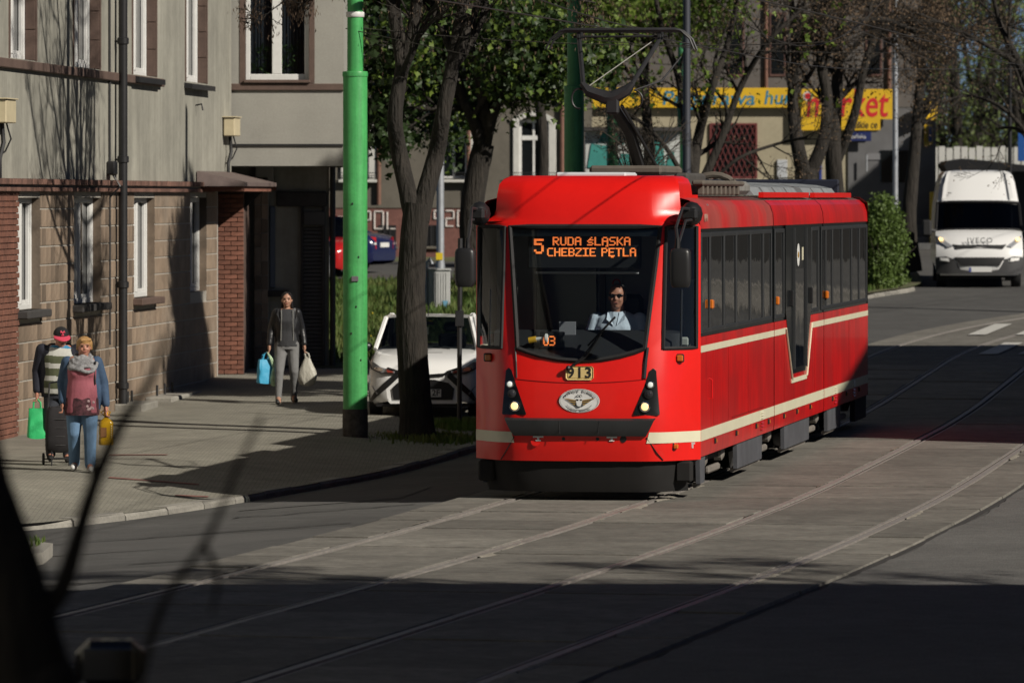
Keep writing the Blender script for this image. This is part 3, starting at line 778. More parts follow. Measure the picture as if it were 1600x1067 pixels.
lamp_post(1399, 136, 9, GALV, 'thin galvanised post in front of the yellow market sign')
lamp_post(1578, 142, 7, BLACK, 'black post above the white van')
# thin dark sign post in front of the white car
o = thing('sign_post', 'thin dark post in front of the white hatchback', 'post', ((718-800)*79/F, 79, pz(-.7,79)))
MB().tube([(0,0,-.2),(0,0,1.0),(.01,0,2.62)], .034, 8).build('post', DKMET, o, True)
mb = MB(); mb.cbox((-.06,-.05,1.4), (.06,-.036,1.62), .004); mb.build('back_plate', DKMET, o)
mb = MB(); mb.lathe([(.05,-.02),(.05,.03),(.034,.06)], 8); mb.build('socket', DKMET, o)
# grey utility cabinet on the verge
Yc = 116; s = F/Yc
o = thing('utility_cabinet', 'pale grey ribbed utility cabinet on the grass verge', 'cabinet', ((687-800)/s, Yc, gz(Yc)+.1), .06)
cw, chh = 33/s, .86
mb = MB(); mb.cbox((-cw/2,0,0), (cw/2,.35,chh), .01); mb.build('body', M('cabinet_grey', (.50,.51,.50), .55, nz=(6,.1)), o)
for k in range(7):
    mb = MB(); x = -cw/2+.03+k*(cw-.07)/7; mb.cbox((x,-.012,.05), (x+.022,-.001,chh-.05), .004); mb.build('rib', M('cabinet_grey', (.5,.5,.5)), o)
mb = MB(); mb.prism([(-cw/2-.02,-.03,chh),(cw/2+.02,-.03,chh),(cw/2+.02,-.03,chh+.03),(-cw/2-.02,-.03,chh+.03)], (0,.41,0)); mb.build('lid', M('cabinet_grey', (.5,.5,.5)), o)
MB().tube([(-cw/2-.05,.1,0),(-cw/2-.05,.1,1.0),(-cw/2+.02,.1,1.08),(-cw/2+.06,.1,.98)], .045, 8).build('vent_pipe', GALV, o, True)
mb = MB(); mb.cbox((cw/2-.16,-.014,.1), (cw/2-.05,-.0125,.24), .0005); mb.build('sticker', M('sticker_blue', (.15,.35,.5), .5), o)
# overhead wires
WIRE = M('copper_wire', (.05,.045,.04), .5, .4)
def wire(name, pts, r, label, grp):
    MBx = MB().tube(pts, r, 5); o = MBx.build(name, WIRE, None, True); tag(o, label, 'wire', grp); return o
for off, lab in ((0, 'contact wire over the tram running along its track'), (SP, 'contact wire along the right-hand empty track')):
    wire('contact_wire', [(*tp(Y, off+.2*math.sin(Y*.09)), 5.05+gz(Y)) for Y in frange(10, 135, 3)], .0075, lab, 'overhead contact wires')
    wire('catenary_wire', [(*tp(Y, off), 5.05+gz(Y)+.28+1.1*((Y % 32)/16-1)**2) for Y in frange(10, 135, 2)], .006, lab.replace('contact wire', 'sagging support wire above the contact wire'), 'overhead support wires')
def span(a, b, sag, r, lab):
    a, b = Vector(a), Vector(b)
    wire('span_wire', [a.lerp(b, t/10)-Vector((0,0,sag*4*(t/10)*(1-t/10))) for t in range(11)], r, lab, 'cross span wires')
span(P(540, 45, 74.9), P(740, 88, 74), .0, .006, 'span wire from the near green mast towards the forked tree')
span(P(562, 44, 74.9), P(1600, 40, 74.9), .25, .006, 'span wire crossing from the near green mast over the road')
span(P(897, 60, 100), P(1700, 70, 100), .2, .008, 'span wire from the dull green mast across the road')
span(P(957, 95, 128), P(1700, 100, 128), .2, .009, 'far span wire crossing in front of the shops')
span(P(838, -2, 62), P(990, 44, 66), .02, .008, 'slanting feeder wire above the pantograph')
span(P(1280, 20, 105), P(1480, 105, 120), .02, .01, 'slanting cable among the bare branches on the right')
# ---------------------------------------------------------------- trees
def rvec(r): return Vector((r.gauss(0,1), r.gauss(0,1), r.gauss(0,1)))
class Tree:
    def __init__(s, seed, maxl=3, kids=(6,5,4,4), wander=.22, up=.10, sides=(10,7,5,4,3)):
        s.rf = (.45,.62); s.r = random.Random(seed); s.mb = MB(); s.tips = []; s.maxl = maxl; s.kids = kids; s.w = wander; s.up = up; s.sides = sides
    def branch(s, p, d, L, rad, lvl):
        r = s.r; n = max(3, int(L/.28) if lvl < 3 else 3); pts = [Vector(p)]; d = d.normalized()
        for i in range(n):
            d = (d+rvec(r)*s.w*.5+Vector((0,0,s.up))).normalized(); pts.append(pts[-1]+d*L/n)
        rr = [max(.004, lerp(rad, rad*.38, i/n)) for i in range(n+1)]
        s.mb.tube(pts, rr, s.sides[min(lvl, 4)], cap=False)
        s.spawn(pts, rr, L, lvl, .25)
    def spawn(s, pts, rr, L, lvl, t0):
        r = s.r
        if lvl >= s.maxl:
            s.tips.append((pts[len(pts)//2], pts[-1])); return
        k = s.kids[min(lvl, len(s.kids)-1)]
        for j in range(k):
            t = lerp(t0, 1, (j+r.random())/k)*(len(pts)-1.001); i = int(t); q = pts[i].lerp(pts[i+1], t-i)
            ax = (pts[i+1]-pts[i]).normalized(); o = ax.cross(rvec(r)).normalized()
            a = r.uniform(.45, 1.0); d = ax*math.cos(a)+o*math.sin(a)
            s.branch(q, d, L*r.uniform(.42, .72)*(1.1-.4*t/len(pts)), rr[min(i, len(rr)-1)]*r.uniform(*s.rf), lvl+1)
    def guide(s, pts, r0, r1, kids=True, t0=.35, L=None, flare=False):
        P_ = []
        pts = [Vector(p) for p in pts]
        for i in range(len(pts)-1):
            a, b, c, d = pts[max(0,i-1)], pts[i], pts[i+1], pts[min(len(pts)-1,i+2)]
            for j in range(4):
                t = j/4; P_.append(.5*((2*b)+(c-a)*t+(2*a-5*b+4*c-d)*t*t+(3*b-a-3*c+d)*t**3))
        P_.append(pts[-1]); n = len(P_)-1
        rr = [lerp(r0, r1, i/n)*(1+.06*noise.noise((i*.9, r0*50, 2))) for i in range(n+1)]
        if flare: rr[0] *= 1.5; rr[1] *= 1.22; rr[2] *= 1.08
        s.mb.tube(P_, rr, 14 if r0 > .08 else 8, cap=False)
        if kids:
            L = L or sum((P_[i+1]-P_[i]).length for i in range(n))*.6
            s.spawn(P_, rr, L, 0, t0)
def leaf_mesh(tips, r, per, size, spread, droop=.3, shape='oval'):
    mb = MB()
    for a, b in tips:
        for _ in range(per):
            q = a.lerp(b, r.uniform(.1, 1.1))+rvec(r)*spread
            d = (rvec(r)+Vector((0,0,-droop*2))).normalized(); n = d.cross(rvec(r)).normalized(); up = d.cross(n)
            L = size*r.uniform(.6, 1.25)
            if shape == 'maple':
                w_ = L*.55
                mb.add([q, q+d*L*.35+n*w_+up*.1*L, q+d*L*.62+n*w_*.35, q+d*L, q+d*L*.62-n*w_*.35, q+d*L*.35-n*w_+up*.1*L, q+d*L*.3],
                       [(0,1,2,6),(6,2,3,4),(0,6,4,5)])
            elif shape == 'key':
                mb.add([q, q+Vector((n.x*L*.12, n.y*L*.12, -L*.4)), q+Vector((n.x*.02, n.y*.02, -L)), q-Vector((n.x*L*.12, n.y*L*.12, L*.5))], [(0,1,2,3)])
            else:
                w_ = L*.3; mb.add([q, q+d*L*.5+n*w_+up*L*.08, q+d*L, q+d*L*.5-n*w_+up*L*.08], [(0,1,2),(0,2,3)])
    return mb
LEAF_D = M('leaf_dark', (.030,.060,.014), .5, nz=(2.5,.35), trans=.25)  # shade of the dense maple crown is put into this leaf colour
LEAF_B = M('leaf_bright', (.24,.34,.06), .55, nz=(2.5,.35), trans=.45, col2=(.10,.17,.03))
LEAF_Y = M('leaf_fresh', (.23,.29,.10), .6, nz=(1.5,.3), trans=.45, col2=(.13,.18,.05))
KEYS = M('dry_seed_keys', (.17,.115,.075), .8, nz=(5,.35), trans=.2)
BUD = M('bud_brown', (.15,.10,.06), .8, nz=(3,.3), trans=.2)
def px_line(pts, Y, r=None, jit=0):
    rr = random.Random(int(Y*7)+len(pts)); return [P(a, b, Y+(rr.uniform(-jit, jit) if i else 0)) for i, (a, b) in enumerate(pts)]
def finish(t, name, label, base, leaves=(), group=None, cat='tree', bark=BARK):
    o = thing(name, label, cat, base, 0, group); bv = Vector(base)
    for v in t.mb.v: v -= bv
    t.mb.build('trunk', bark, o, True, 80)
    for nm, mat, per, size, spread, shape, frac, cond in leaves:
        tp_ = [q for q in t.tips if t.r.random() < frac and (cond is None or cond(q[1]))]
        mb = leaf_mesh(tp_, t.r, per, size, spread, .35, shape)
        for v in mb.v: v -= bv
        if mb.v: mb.build(nm, mat, o)
    return o
# 1 forked tree by the white car
t = Tree(11, 4, (8,6,4,3), .2, .14); t.rf = (.52,.72); Y = 75.5
t.guide(px_line([(652,692),(650,640),(645,560),(642,470),(645,390),(652,318)], Y), .235, .175, False, flare=True)
t.guide(px_line([(648,350),(637,300),(624,240),(617,185),(628,110),(648,30),(652,-80),(630,-260),(610,-480)], Y, jit=.15), .135, .05, True, .45, 3.2)
t.guide(px_line([(655,345),(664,305),(682,240),(692,180),(706,110),(720,30),(752,-90),(800,-300),(820,-520)], Y, jit=.15), .14, .05, True, .45, 3.2)
t.guide(px_line([(700,130),(722,70),(742,10),(790,-70),(850,-180)], Y, jit=.2), .075, .03, True, .4, 2.2)
for q_ in ([(640,-20),(610,-200),(585,-420),(570,-640)],[(652,-60),(655,-260),(640,-480),(645,-720)],[(722,10),(715,-180),(700,-420),(705,-680)],[(735,-30),(765,-240),(770,-470),(790,-700)],[(628,120),(600,-60),(560,-260),(530,-480)]):
    t.guide(px_line(q_, Y, jit=.35), .07, .022, True, .25, 2.3)
for q_ in ([(-1.25,75.5,6.2),(-.9,74.0,7.6),(-.6,72.4,9.2),(-.4,71.0,11.0)],[(-1.2,75.4,6.0),(-.6,73.4,7.0),(-.1,71.4,8.4),(.1,69.8,10.2)],[(-.8,75.5,6.2),(-.2,73.2,7.8),(.5,71.4,9.0),(.9,70.2,10.6)],[(-1.2,75.5,6.4),(-1.1,74.2,8.2),(-1.0,73.2,10.0),(-1.1,72.6,12.0)]):
    t.guide(q_, .065, .02, True, .3, 2.2)
t.guide(px_line([(652,-40),(610,-30),(560,-20),(500,-12),(440,5)], Y-.3, jit=.3), .04, .012, True, .2, .9)
t.guide(px_line([(720,20),(780,-10),(850,-10),(930,5)], Y-.4, jit=.4), .04, .012, True, .2, 1.0)
tr1 = finish(t, 'forked_tree', 'forked dark-barked tree on the kerb in front of the white hatchback', tuple(P(652,676,Y)),
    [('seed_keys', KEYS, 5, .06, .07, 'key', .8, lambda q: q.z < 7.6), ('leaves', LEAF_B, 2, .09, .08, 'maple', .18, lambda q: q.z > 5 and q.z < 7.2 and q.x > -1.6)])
# bumps on the trunk
# 2 dense maple behind
t = Tree(21, 3, (7,6,5), .3, -.02); Y = 103
t.guide(px_line([(742,440),(738,390),(737,330),(745,275),(756,225)], Y), .24, .2, False, flare=True)
for ln, r0 in (([(752,240),(740,190),(715,150),(680,130),(640,120)],.12), ([(757,230),(770,180),(790,140),(830,110),(870,95)],.12), ([(755,230),(755,160),(740,90),(720,10),(700,-60)],.13), ([(760,200),(790,100),(800,30),(820,-60)],.1), ([(745,200),(700,110),(650,60),(600,50)],.08), ([(775,170),(810,130),(850,110),(885,100)],.06), ([(730,170),(690,170),(650,170),(610,165)],.06)):
    t.guide(px_line(ln, Y, jit=.9), r0, .03, True, .25, 1.7)
def above(x0, y0, Y):
    a = P(x0, y0, Y); return lambda q: q.z > a.z or q.x < a.x
finish(t, 'maple_tree', 'dense maple with shade-darkened leaf colour behind the tram front', tuple(P(742,440,Y)),
    [('leaves', LEAF_D, 6, .14, .15, 'maple', 1, above(770,140,Y)), ('sunlit_tone_leaves', LEAF_B, 4, .12, .18, 'maple', .6, lambda q: q.z > 4.8), ('seed_keys', KEYS, 5, .10, .14, 'key', .35, lambda q: q.z > 5.3)])  # dark and bright leaf colours paint the shaded crown and its sunlit top
# 2b maple further left behind the green mast, fills the top
t = Tree(23, 3, (7,6,5), .3, 0); Y = 112
t.guide(px_line([(556,440),(556,330),(556,220),(562,150),(600,110)], Y), .13, .10, False)
for ln, r0 in (([(600,130),(590,60),(580,-20)],.09), ([(600,150),(640,90),(690,40),(720,0)],.08), ([(600,170),(560,110),(545,60)],.06), ([(600,120),(640,10),(660,-60)],.08), ([(600,190),(650,170),(700,165)],.05)):
    t.guide(px_line(ln, Y, jit=.8), r0, .03, True, .25, 1.6)
finish(t, 'maple_tree', 'leafy maple half hidden behind the thick green mast', tuple(P(556,440,Y)),
    [('leaves', LEAF_D, 5, .13, .17, 'maple', 1, None), ('sunlit_tone_leaves', LEAF_B, 4, .11, .18, 'maple', .65, None)])  # brighter leaf colour paints the sunlit clusters
# tall trees added unseen over the right-hand pavement to shade the shop front
for k, (x, y, zc, rr_) in enumerate(((10.9,83.9,12.3,2.3),(11.2,76.6,13.7,2.2))):
    b = Vector((x, y, gz(y)+.1)); t = Tree(27+k, 3, (7,6,5), .3, .02)
    t.guide([b, b+Vector((.1,0,4)), b+Vector((0,.1,8)), b+Vector((0,0,zc-b.z-1))], .2, .13, False)
    for q in range(10):
        a = q*2.4; e = Vector((math.cos(a), math.sin(a), .9*math.sin(q*1.7)))*rr_*.6; t.guide([Vector((x,y,zc-1.4)), Vector((x,y,zc-.6))+e*.4, Vector((x,y,zc))+e], .06, .02, True, .3, rr_*.62)
    finish(t, 'shade_tree', ('added tall leafy shade tree out of view above the right pavement, far one', 'added tall leafy shade tree out of view above the right pavement, near one')[k], tuple(b), [('leaves', LEAF_D, 11, .24, .22, 'maple', 1, None)])
# bare tree beside the near right-hand house; its crown frays the edge of the house's shadow
t = Tree(29, 4, (6,5,4,3), .25, .1); b = Vector((13.2,37.3,.12))
t.guide([b, b+Vector((.1,0,3)), b+Vector((0,.1,6))], .2, .15, False)
for e in ((-2.2,.6,10.6),(1.5,.8,11.5),(-.6,-.5,12.6),(3.2,.6,10.8),(-3.4,1.0,11.0)): t.guide([b+Vector((0,0,5)), b+Vector((e[0]*.4,e[1]*.4,7.5)), b+Vector(e)], .1, .03, True, .3, 2.2)
finish(t, 'shade_tree', 'bare street tree out of view beside the near right-hand house', tuple(b), [('buds', BUD, 5, .12, .15, 'oval', .8, None)])
# 2c tree whose fresh foliage fills the band above the tram
for k, (bx, Y, lab) in enumerate(((845,124,'fresh green tree over the tram roof left of the pantograph'),(1010,127,'fresh green tree behind the pantograph'))):
    t = Tree(31+k, 3, (7,6,5), .3, .03)
    t.guide(px_line([(bx,330),(bx+4,230),(bx-4,120),(bx+4,30)], Y), .14, .09, False)
    for q in range(7):
        a = (q-3)*36; t.guide(px_line([(bx,150-q*14),(bx+a*.5,80-q*10),(bx+a,20-((q*37) % 60))], Y, jit=.9), .06, .02, True, .2, 1.7)
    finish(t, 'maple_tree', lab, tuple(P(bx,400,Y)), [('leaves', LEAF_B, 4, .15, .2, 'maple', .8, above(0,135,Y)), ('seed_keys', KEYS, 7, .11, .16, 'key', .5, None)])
# 3 leaning stems right of the pantograph
t = Tree(41, 3, (8,6,5), .28, .06); Y = 117
for ln, r0 in (([(1085,420),(1082,300),(1090,220),(1112,140),(1142,50),(1160,-60)],.16), ([(1078,300),(1072,200),(1060,120),(1030,30),(1020,-60)],.12), ([(1095,290),(1128,215),(1160,130),(1205,60),(1260,10)],.10), ([(1075,290),(1040,230),(1000,190),(960,170)],.06), ([(1100,300),(1150,250),(1215,225),(1260,215)],.04)):
    t.guide(px_line(ln, Y, jit=.5), r0, .03, True, .3, 2.0)
finish(t, 'bare_tree', 'cluster of dark leaning stems right of the pantograph', tuple(P(1085,420,Y)), [('buds', BUD, 4, .06, .1, 'oval', .6, None), ('leaves', LEAF_B, 3, .12, .12, 'maple', .25, lambda q: q.z > 5.2)], 'bare trees by the shops')
# 4-6 trees before the yellow shop
t = Tree(51, 4, (7,6,5,4), .28, .05); Y = 124
t.guide(px_line([(1262,420),(1262,320),(1258,265)], Y), .30, .24, False)
for ln, r0 in (([(1258,280),(1245,220),(1238,150),(1242,80),(1235,-20)],.18), ([(1262,280),(1288,215),(1292,150),(1284,90),(1320,45),(1370,30),(1420,45)],.16), ([(1285,110),(1275,40),(1280,-60)],.1)):
    t.guide(px_line(ln, Y, jit=.4), r0, .05, True, .35, 2.4)
finish(t, 'bare_tree', 'thick forked bare trunk in front of the yellow market sign', tuple(P(1262,420,Y)), [('buds', BUD, 4, .07, .12, 'oval', .7, None)], 'bare trees by the shops')
t = Tree(52, 4, (7,6,5,4), .28, .05); Y = 127.5
for ln, r0 in (([(1310,420),(1306,320),(1302,230),(1308,130),(1312,40),(1325,-60)],.26), ([(1308,250),(1335,180),(1352,100),(1378,30),(1400,-60)],.12), ([(1310,100),(1350,60),(1400,45),(1470,60)],.06)):
    t.guide(px_line(ln, Y, jit=.4), r0, .05, True, .4, 2.4)
finish(t, 'bare_tree', 'straight bare trunk hiding the middle of the yellow market sign', tuple(P(1310,420,Y)), [('buds', BUD, 4, .07, .12, 'oval', .7, None)], 'bare trees by the shops')
t = Tree(53, 4, (7,6,5,4), .28, .05); Y = 133
for ln, r0 in (([(1428,425),(1420,350),(1428,250),(1436,150),(1446,50),(1450,-60)],.21), ([(1432,190),(1470,120),(1500,60),(1560,20)],.08), ([(1440,100),(1410,50),(1380,10)],.08)):
    t.guide(px_line(ln, Y, jit=.4), r0, .05, True, .4, 2.4)
finish(t, 'bare_tree', 'bare tree with pale trunk left of the white van', tuple(P(1428,425,Y)), [('buds', BUD, 3, .07, .12, 'oval', .4, None)], 'bare trees by the shops')
t = Tree(54, 4, (5,4,4,3), .28, .0); Y = 118
for ln, r0 in (([(1660,460),(1650,300),(1622,180),(1590,95),(1560,30),(1545,-50)],.16), ([(1590,100),(1540,70),(1480,40),(1430,20)],.06), ([(1640,260),(1580,180),(1520,150),(1470,160)],.05), ([(1640,300),(1600,210),(1560,200)],.05)):
    t.guide(px_line(ln, Y, jit=.4), r0, .025, True, .3, 2.2)
finish(t, 'bare_tree', 'bare tree at the right edge with limbs reaching over the van', tuple(P(1660,460,Y)), [('buds', BUD, 3, .06, .1, 'oval', .3, None)], 'bare trees by the shops')
# bare shrubs
def shrub(seed, px, py, Y, hpx, n, label, spread, mat=TWIG, leaves=()):
    t = Tree(seed, 2, (6,5), .35, .05); r = t.r; b = P(px, py, Y)
    for k in range(n):
        a = r.uniform(-1, 1); top = P(px+a*spread, py-hpx*r.uniform(.6,1), Y+r.uniform(-.8,.8)); mid = b.lerp(top, .5)+rvec(r)*.12
        t.guide([b+rvec(r)*.08, mid, top], .025, .008, True, .15, (top-b).length*.5)
    return finish(t, 'shrub', label, tuple(b), leaves, None, 'shrub', mat)
shrub(61, 765, 420, 101, 95, 12, 'bare twiggy shrub behind the tram mirror on the left', 35)
shrub(62, 1000, 300, 108, 120, 16, 'dark twiggy shrub behind the pantograph', 75)
# hedge bush beside the far road
def bush(seed, c, rad, n, label, mat, size=.09, twigs=30):
    r = random.Random(seed); o = thing('bush', label, 'bush', (c[0], c[1], gz(c[1])+.05)); bz = Vector((c[0], c[1], gz(c[1])+.05))
    mb = MB()
    for k in range(twigs):
        e = Vector((r.gauss(0,.5)*rad[0], r.gauss(0,.5)*rad[1], rad[2]*r.uniform(.8,1.7))); mb.tube([(r.gauss(0,.1), r.gauss(0,.1), -.1), e*.5+rvec(r)*.05, e], [.02,.012,.005], 4, False)
    mb.build('stem', TWIG, o)
    tips = []
    for _ in range(n):
        d = rvec(r).normalized(); q = Vector((d.x*rad[0], d.y*rad[1], d.z*rad[2]+rad[2]))*1.0
        f = .5+.5*r.random()**.5+.42*noise.noise((q.x*1.7+seed, q.y*1.7, q.z*1.7)); c_ = Vector((0,0,rad[2])); q = c_+(q-c_)*f
        if q.z > .02: tips.append((q, q+rvec(r)*.06))
    leaf_mesh(tips, r, 1, size, .02).build('foliage', mat, o); return o
bush(71, (8.35,128.5), (.56,.9,1.0), 7000, 'round green bush at the tail of the tram', M('leaf_bush', (.13,.20,.045), .55, nz=(3,.35), trans=.35), .10)
bush(72, (7.4,130), (.8,.9,.85), 6000, 'low dark bush behind the tail of the tram', LEAF_D, .09)
bush(73, (-.5,126), (.7,.6,.35), 3000, 'low green bush beside the utility cabinet', M('leaf_bush', (.13,.20,.045)), .08)
# far fresh green trees on the right
for k, (px, Y, h, sp) in enumerate(((1495,215,11,3.2),(1560,225,12,3.4),(1530,250,13,4),(1620,210,11,3),(1460,240,11,3))):
    t = Tree(80+k, 3, (7,6,5), .3, .03); b = Vector(((px-800)*Y/F, Y, gz(Y)))
    for q in range(4):
        a = t.r.uniform(0, 6.28); top = b+Vector((math.cos(a)*sp*.6, math.sin(a)*sp*.6, h*t.r.uniform(.75,1)))
        t.guide([b+rvec(t.r)*.15, b.lerp(top,.4)+rvec(t.r)*.25, top], .2, .05, True, .15, 3.6)
    lab = ('slender fresh green tree beyond the white fence', 'fresh green tree directly above the van roof', 'tallest pale green tree far behind the van', 'fresh green tree at the right edge beyond the fence', 'pale green tree just right of the shop corner')[k]
    finish(t, 'fresh_tree', lab, tuple(b), [('leaves', LEAF_Y, 4, .2, .3, 'oval', .75, None)], 'fresh green trees beyond the fence')
# far wood closing the horizon
r = random.Random(99); tips = []
for _ in range(26000):
    X = r.uniform(-60, 90); Y = r.uniform(330, 370); hh = 3.6+2.2*noise.noise((X*.12, 1, 2))+2*noise.noise((X*.5, 3, 2))
    z = gz(Y)+hh*r.random()**.7; q = Vector((X, Y, z)); tips.append((q, q+rvec(r)*.3))
o = stuff(leaf_mesh(tips, r, 1, .8, .2).build('far_wood', M('leaf_far', (.10,.13,.06), .7, nz=(.3,.3), trans=.3))); tag(o, 'distant pale green wood closing the street', 'wood')
# foreground tree, close to the camera at the left edge
t = Tree(91, 2, (3,3), .25, .1); Y = 13
FG = lambda l: [P(a, b, Y) for a, b in l]
t.guide([(-1.13,Y,-.1),(-1.13,Y,1.0)]+FG([(38,1150),(28,1050),(12,950),(-6,860),(-32,760),(-70,560)]), .165, .06, False)
t.guide(FG([(60,1120),(62,1030),(70,960),(98,915),(120,845),(147,757),(186,668),(232,600),(262,520)]), .034, .006, False)
t.guide(FG([(205,1130),(232,1010),(262,930),(318,850),(352,780),(368,735),(410,650)]), .011, .005, False)
t.guide(FG([(147,757),(140,690),(150,610)]), .010, .004, False)
t.guide(FG([(318,850),(340,900),(330,960)]), .008, .004, False)
finish(t, 'young_tree', 'blurred black tree trunk with thin branches at the left edge, near the camera', (-1.13,Y,0), [])
# ---------------------------------------------------------------- background buildings
PLASG = M('plaster_grey', (.15,.135,.11), .95, nz=[(.7,.2),(6,.1)], bump=(30,.3))
PLINTH = M('plinth_red', (.19,.085,.07), .9, nz=[(1.2,.25),(9,.25)], bump=(30,.3))
YB = 150; sB = F/YB
bx = lambda px, Y=YB: (px-800)*Y/F
bz_ = lambda py, Y=YB: CH+(HY-py)*Y/F
H = thing('tenement_house', 'grey tenement with white framed windows and red plinth behind the trees', 'building', (0,YB,0))
mb = MB()
wc = [(560,50),(710,60),(835,62)]
x0, x1 = bx(505), bx(925)
def rect_ops():
    out = []
    for c, w_ in [(c, w_) for c, w_ in wc]:
        out.append((bx(c-w_/2+7), bx(c+w_/2-9), bz_(280), bz_(188)))
        out.append((bx(c-w_/2+7), bx(c+w_/2-9), bz_(280)+3.3, bz_(188)+3.3))
    return out
ops = rect_ops()
skinY(mb, x0, x1, bz_(325), 13.5, ops, 0, .25); mb.poly([(x1,0,1),(x1,10,1),(x1,10,13.5),(x1,0,13.5)]); mb.poly([(x0,0,1),(x0,0,13.5),(x0,10,13.5),(x0,10,1)])
mb.build('wall', [PLASG, M('white_stucco', (.62,.61,.57), .8, nz=(6,.12))], H)
mb = MB(); mb.box((x0+.1,.3,1), (x1-.1,9.5,13.3)); mb.build('core', M('dark_interior', (.03,.03,.03)), H)
mb = MB(); mb.box((x0-.3,-.4,13.5), (x1+.3,10,13.9)); mb.build('roof', SLATE, H)
mb = MB(); mb.box((x0-.03,-.10,.8), (x1+.03,-.002,bz_(325))); mb.build('plinth', PLINTH, H)
mb = MB(); mb.box((x0-.05,-.13,bz_(325)), (x1+.05,-.001,bz_(321))); mb.build('plinth_cap', PLASG, H)
WST = M('white_stucco', (.62,.61,.57))
for a, b, c, d in ops:
    w_ = link('window', None, H); mb = MB()
    mb.cbox((a-.16,-.08,c-.02), (a,.05,d), .01); mb.cbox((b,-.08,c-.02), (b+.20,.05,d), .01)
    # segmental arch over the opening
    n = 8; mid = (a+b)/2; hw = (b-a)/2+.18; arc = []
    for k in range(n+1):
        u = -1+2*k/n; arc.append((mid+u*hw, -.09, d+.22*(1-u*u)+.02))
    inner = [(p[0]*.0+mid+(p[0]-mid)*.86, -.09, p[2]-.13) for p in arc[::-1]]
    mb.prism(arc+inner, (0,.14,0)); mb.build('surround', WST, w_)
    mb = MB(); f_ = .07
    for q in ((a,a+f_,c,d),(b-f_,b,c,d),(a+f_,b-f_,c,c+f_),(a+f_,b-f_,d-f_,d),(mid-.03,mid+.03,c+f_,d-f_)): mb.cbox((q[0],.16,q[2]), (q[1],.22,q[3]), .006)
    mb.cbox((a+f_,.15,lerp(c,d,.66)), (b-f_,.23,lerp(c,d,.66)+.12), .006); mb.build('frame', WHITE, w_)
    mb = MB(); mb.box((a+f_,.2,c+f_), (b-f_,.205,d-f_)); mb.build('pane', GLASSD, w_)
    mb = MB(); mb.cbox((a-.22,-.22,c-.09), (b+.22,.0,c-.02), .01); mb.build('sill', WST, w_)
    for k in range(3): MB().tube([(a-.25,-.2,c+.02+k*.07),(b+.25,-.2,c+.02+k*.07)], .012, 5).build('rail', DKMET, w_)
for c in (718, 578, 864):   # rust-brown corner strips / downpipes
    MB().tube([(bx(c)+.24,-.10,bz_(320)),(bx(c)+.24,-.10,13.4)], .055, 8).build('downpipe', M('pipe_brown', (.20,.10,.07), .7, nz=(4,.2)), H, True)
for px in (678, 605):    # cellar windows
    w_ = link('cellar_window', None, H); mb = MB(); mb.cbox((bx(px-14),-.12,bz_(385)), (bx(px+14),-.095,bz_(352)), .01); mb.build('recess', BLACK, w_)
    mb = MB(); mb.cbox((bx(px-17),-.2,bz_(389)), (bx(px+17),-.09,bz_(385)), .01); mb.build('sill', PLASG, w_)
    for k in range(2): MB().tube([(bx(px-5+k*9),-.13,bz_(385)),(bx(px-5+k*9),-.13,bz_(352))], .02, 5).build('bar', DKMET, w_)
GRAF = M('graffiti_white', (.62,.58,.55), .8, nz=(10,.2))
# spray-painted outline capitals
def outline_letters(parent, px, py, hpx, txt, Y, y_off, mat, th=.045, adv=.95):
    SEG = {'P': [(0,0,0,1),(0,1,.8,1),(.8,1,.8,.5),(.8,.5,0,.5)], 'O': [(0,0,0,1),(0,1,.8,1),(.8,1,.8,0),(.8,0,0,0)], 'L': [(0,0,0,1),(0,0,.8,0)], '1': [(.4,0,.4,1),(.4,1,.1,.75)],
           '9': [(.8,0,.8,1),(.8,1,0,1),(0,1,0,.5),(0,.5,.8,.5)], '2': [(0,1,.8,1),(.8,1,.8,.5),(.8,.5,0,.5),(0,.5,0,0),(0,0,.8,0)], '0': [(0,0,0,1),(0,1,.8,1),(.8,1,.8,0),(.8,0,0,0)], 'A': [(0,0,0,1),(0,1,.8,1),(.8,1,.8,0),(0,.5,.8,.5)], ' ': []}
    h = hpx*Y/F; x = bx(px, Y); z = bz_(py, Y)
    for ch in txt:
        mb = MB()
        for a, b, c, d in SEG[ch]: mb.tube([(x+a*h*.62, y_off, z+b*h), (x+c*h*.62, y_off, z+d*h)], th*.62, 4)
        if mb.v: mb.build('letter', mat, parent)
        x += h*adv*.8
outline_letters(H, 565, 358, 27, 'POL', YB, -.115, GRAF, adv=.92)
outline_letters(H, 660, 354, 24, '1920', YB, -.115, GRAF)
rsc = random.Random(5)
for px, py in ((585,374),(602,384)):
    MB().tube([(bx(px+k*2.2), -.112, bz_(py+rsc.uniform(-6,6))) for k in range(9)], .012, 4).build('scrawl', GRAF, H)
# shop with yellow signs
YS = 162
SH = thing('shop_building', 'cream and grey shop building with yellow signs behind the bare trees', 'building', (0,YS,0))
bs = lambda px: bx(px, YS); zs_ = lambda py: bz_(py, YS)
CREAMW = M('cream_wall', (.40,.355,.25), .9, nz=[(1,.12),(9,.08)], bump=(30,.2))
DGREY = M('grey_render', (.13,.118,.11), .95, nz=[(.6,.2),(5,.12)], bump=(30,.2))
mb = MB(); mb.box((bs(915),0,1), (bs(1462),9,zs_(168))); mb.build('lower_wall', CREAMW, SH)
mb = MB(); mb.box((bs(915),-.05,zs_(168)), (bs(1440),9,13)); mb.build('upper_wall', DGREY, SH)
mb = MB(); mb.box((bs(905),-.4,13), (bs(1450),9.3,13.4)); mb.build('roof', SLATE, SH)
mb = MB(); mb.box((bs(1325),-.06,1), (bs(1462),-.002,zs_(169))); mb.build('dark_shopfront', M('shop_grey', (.14,.14,.145), .8, nz=(2,.2)), SH)
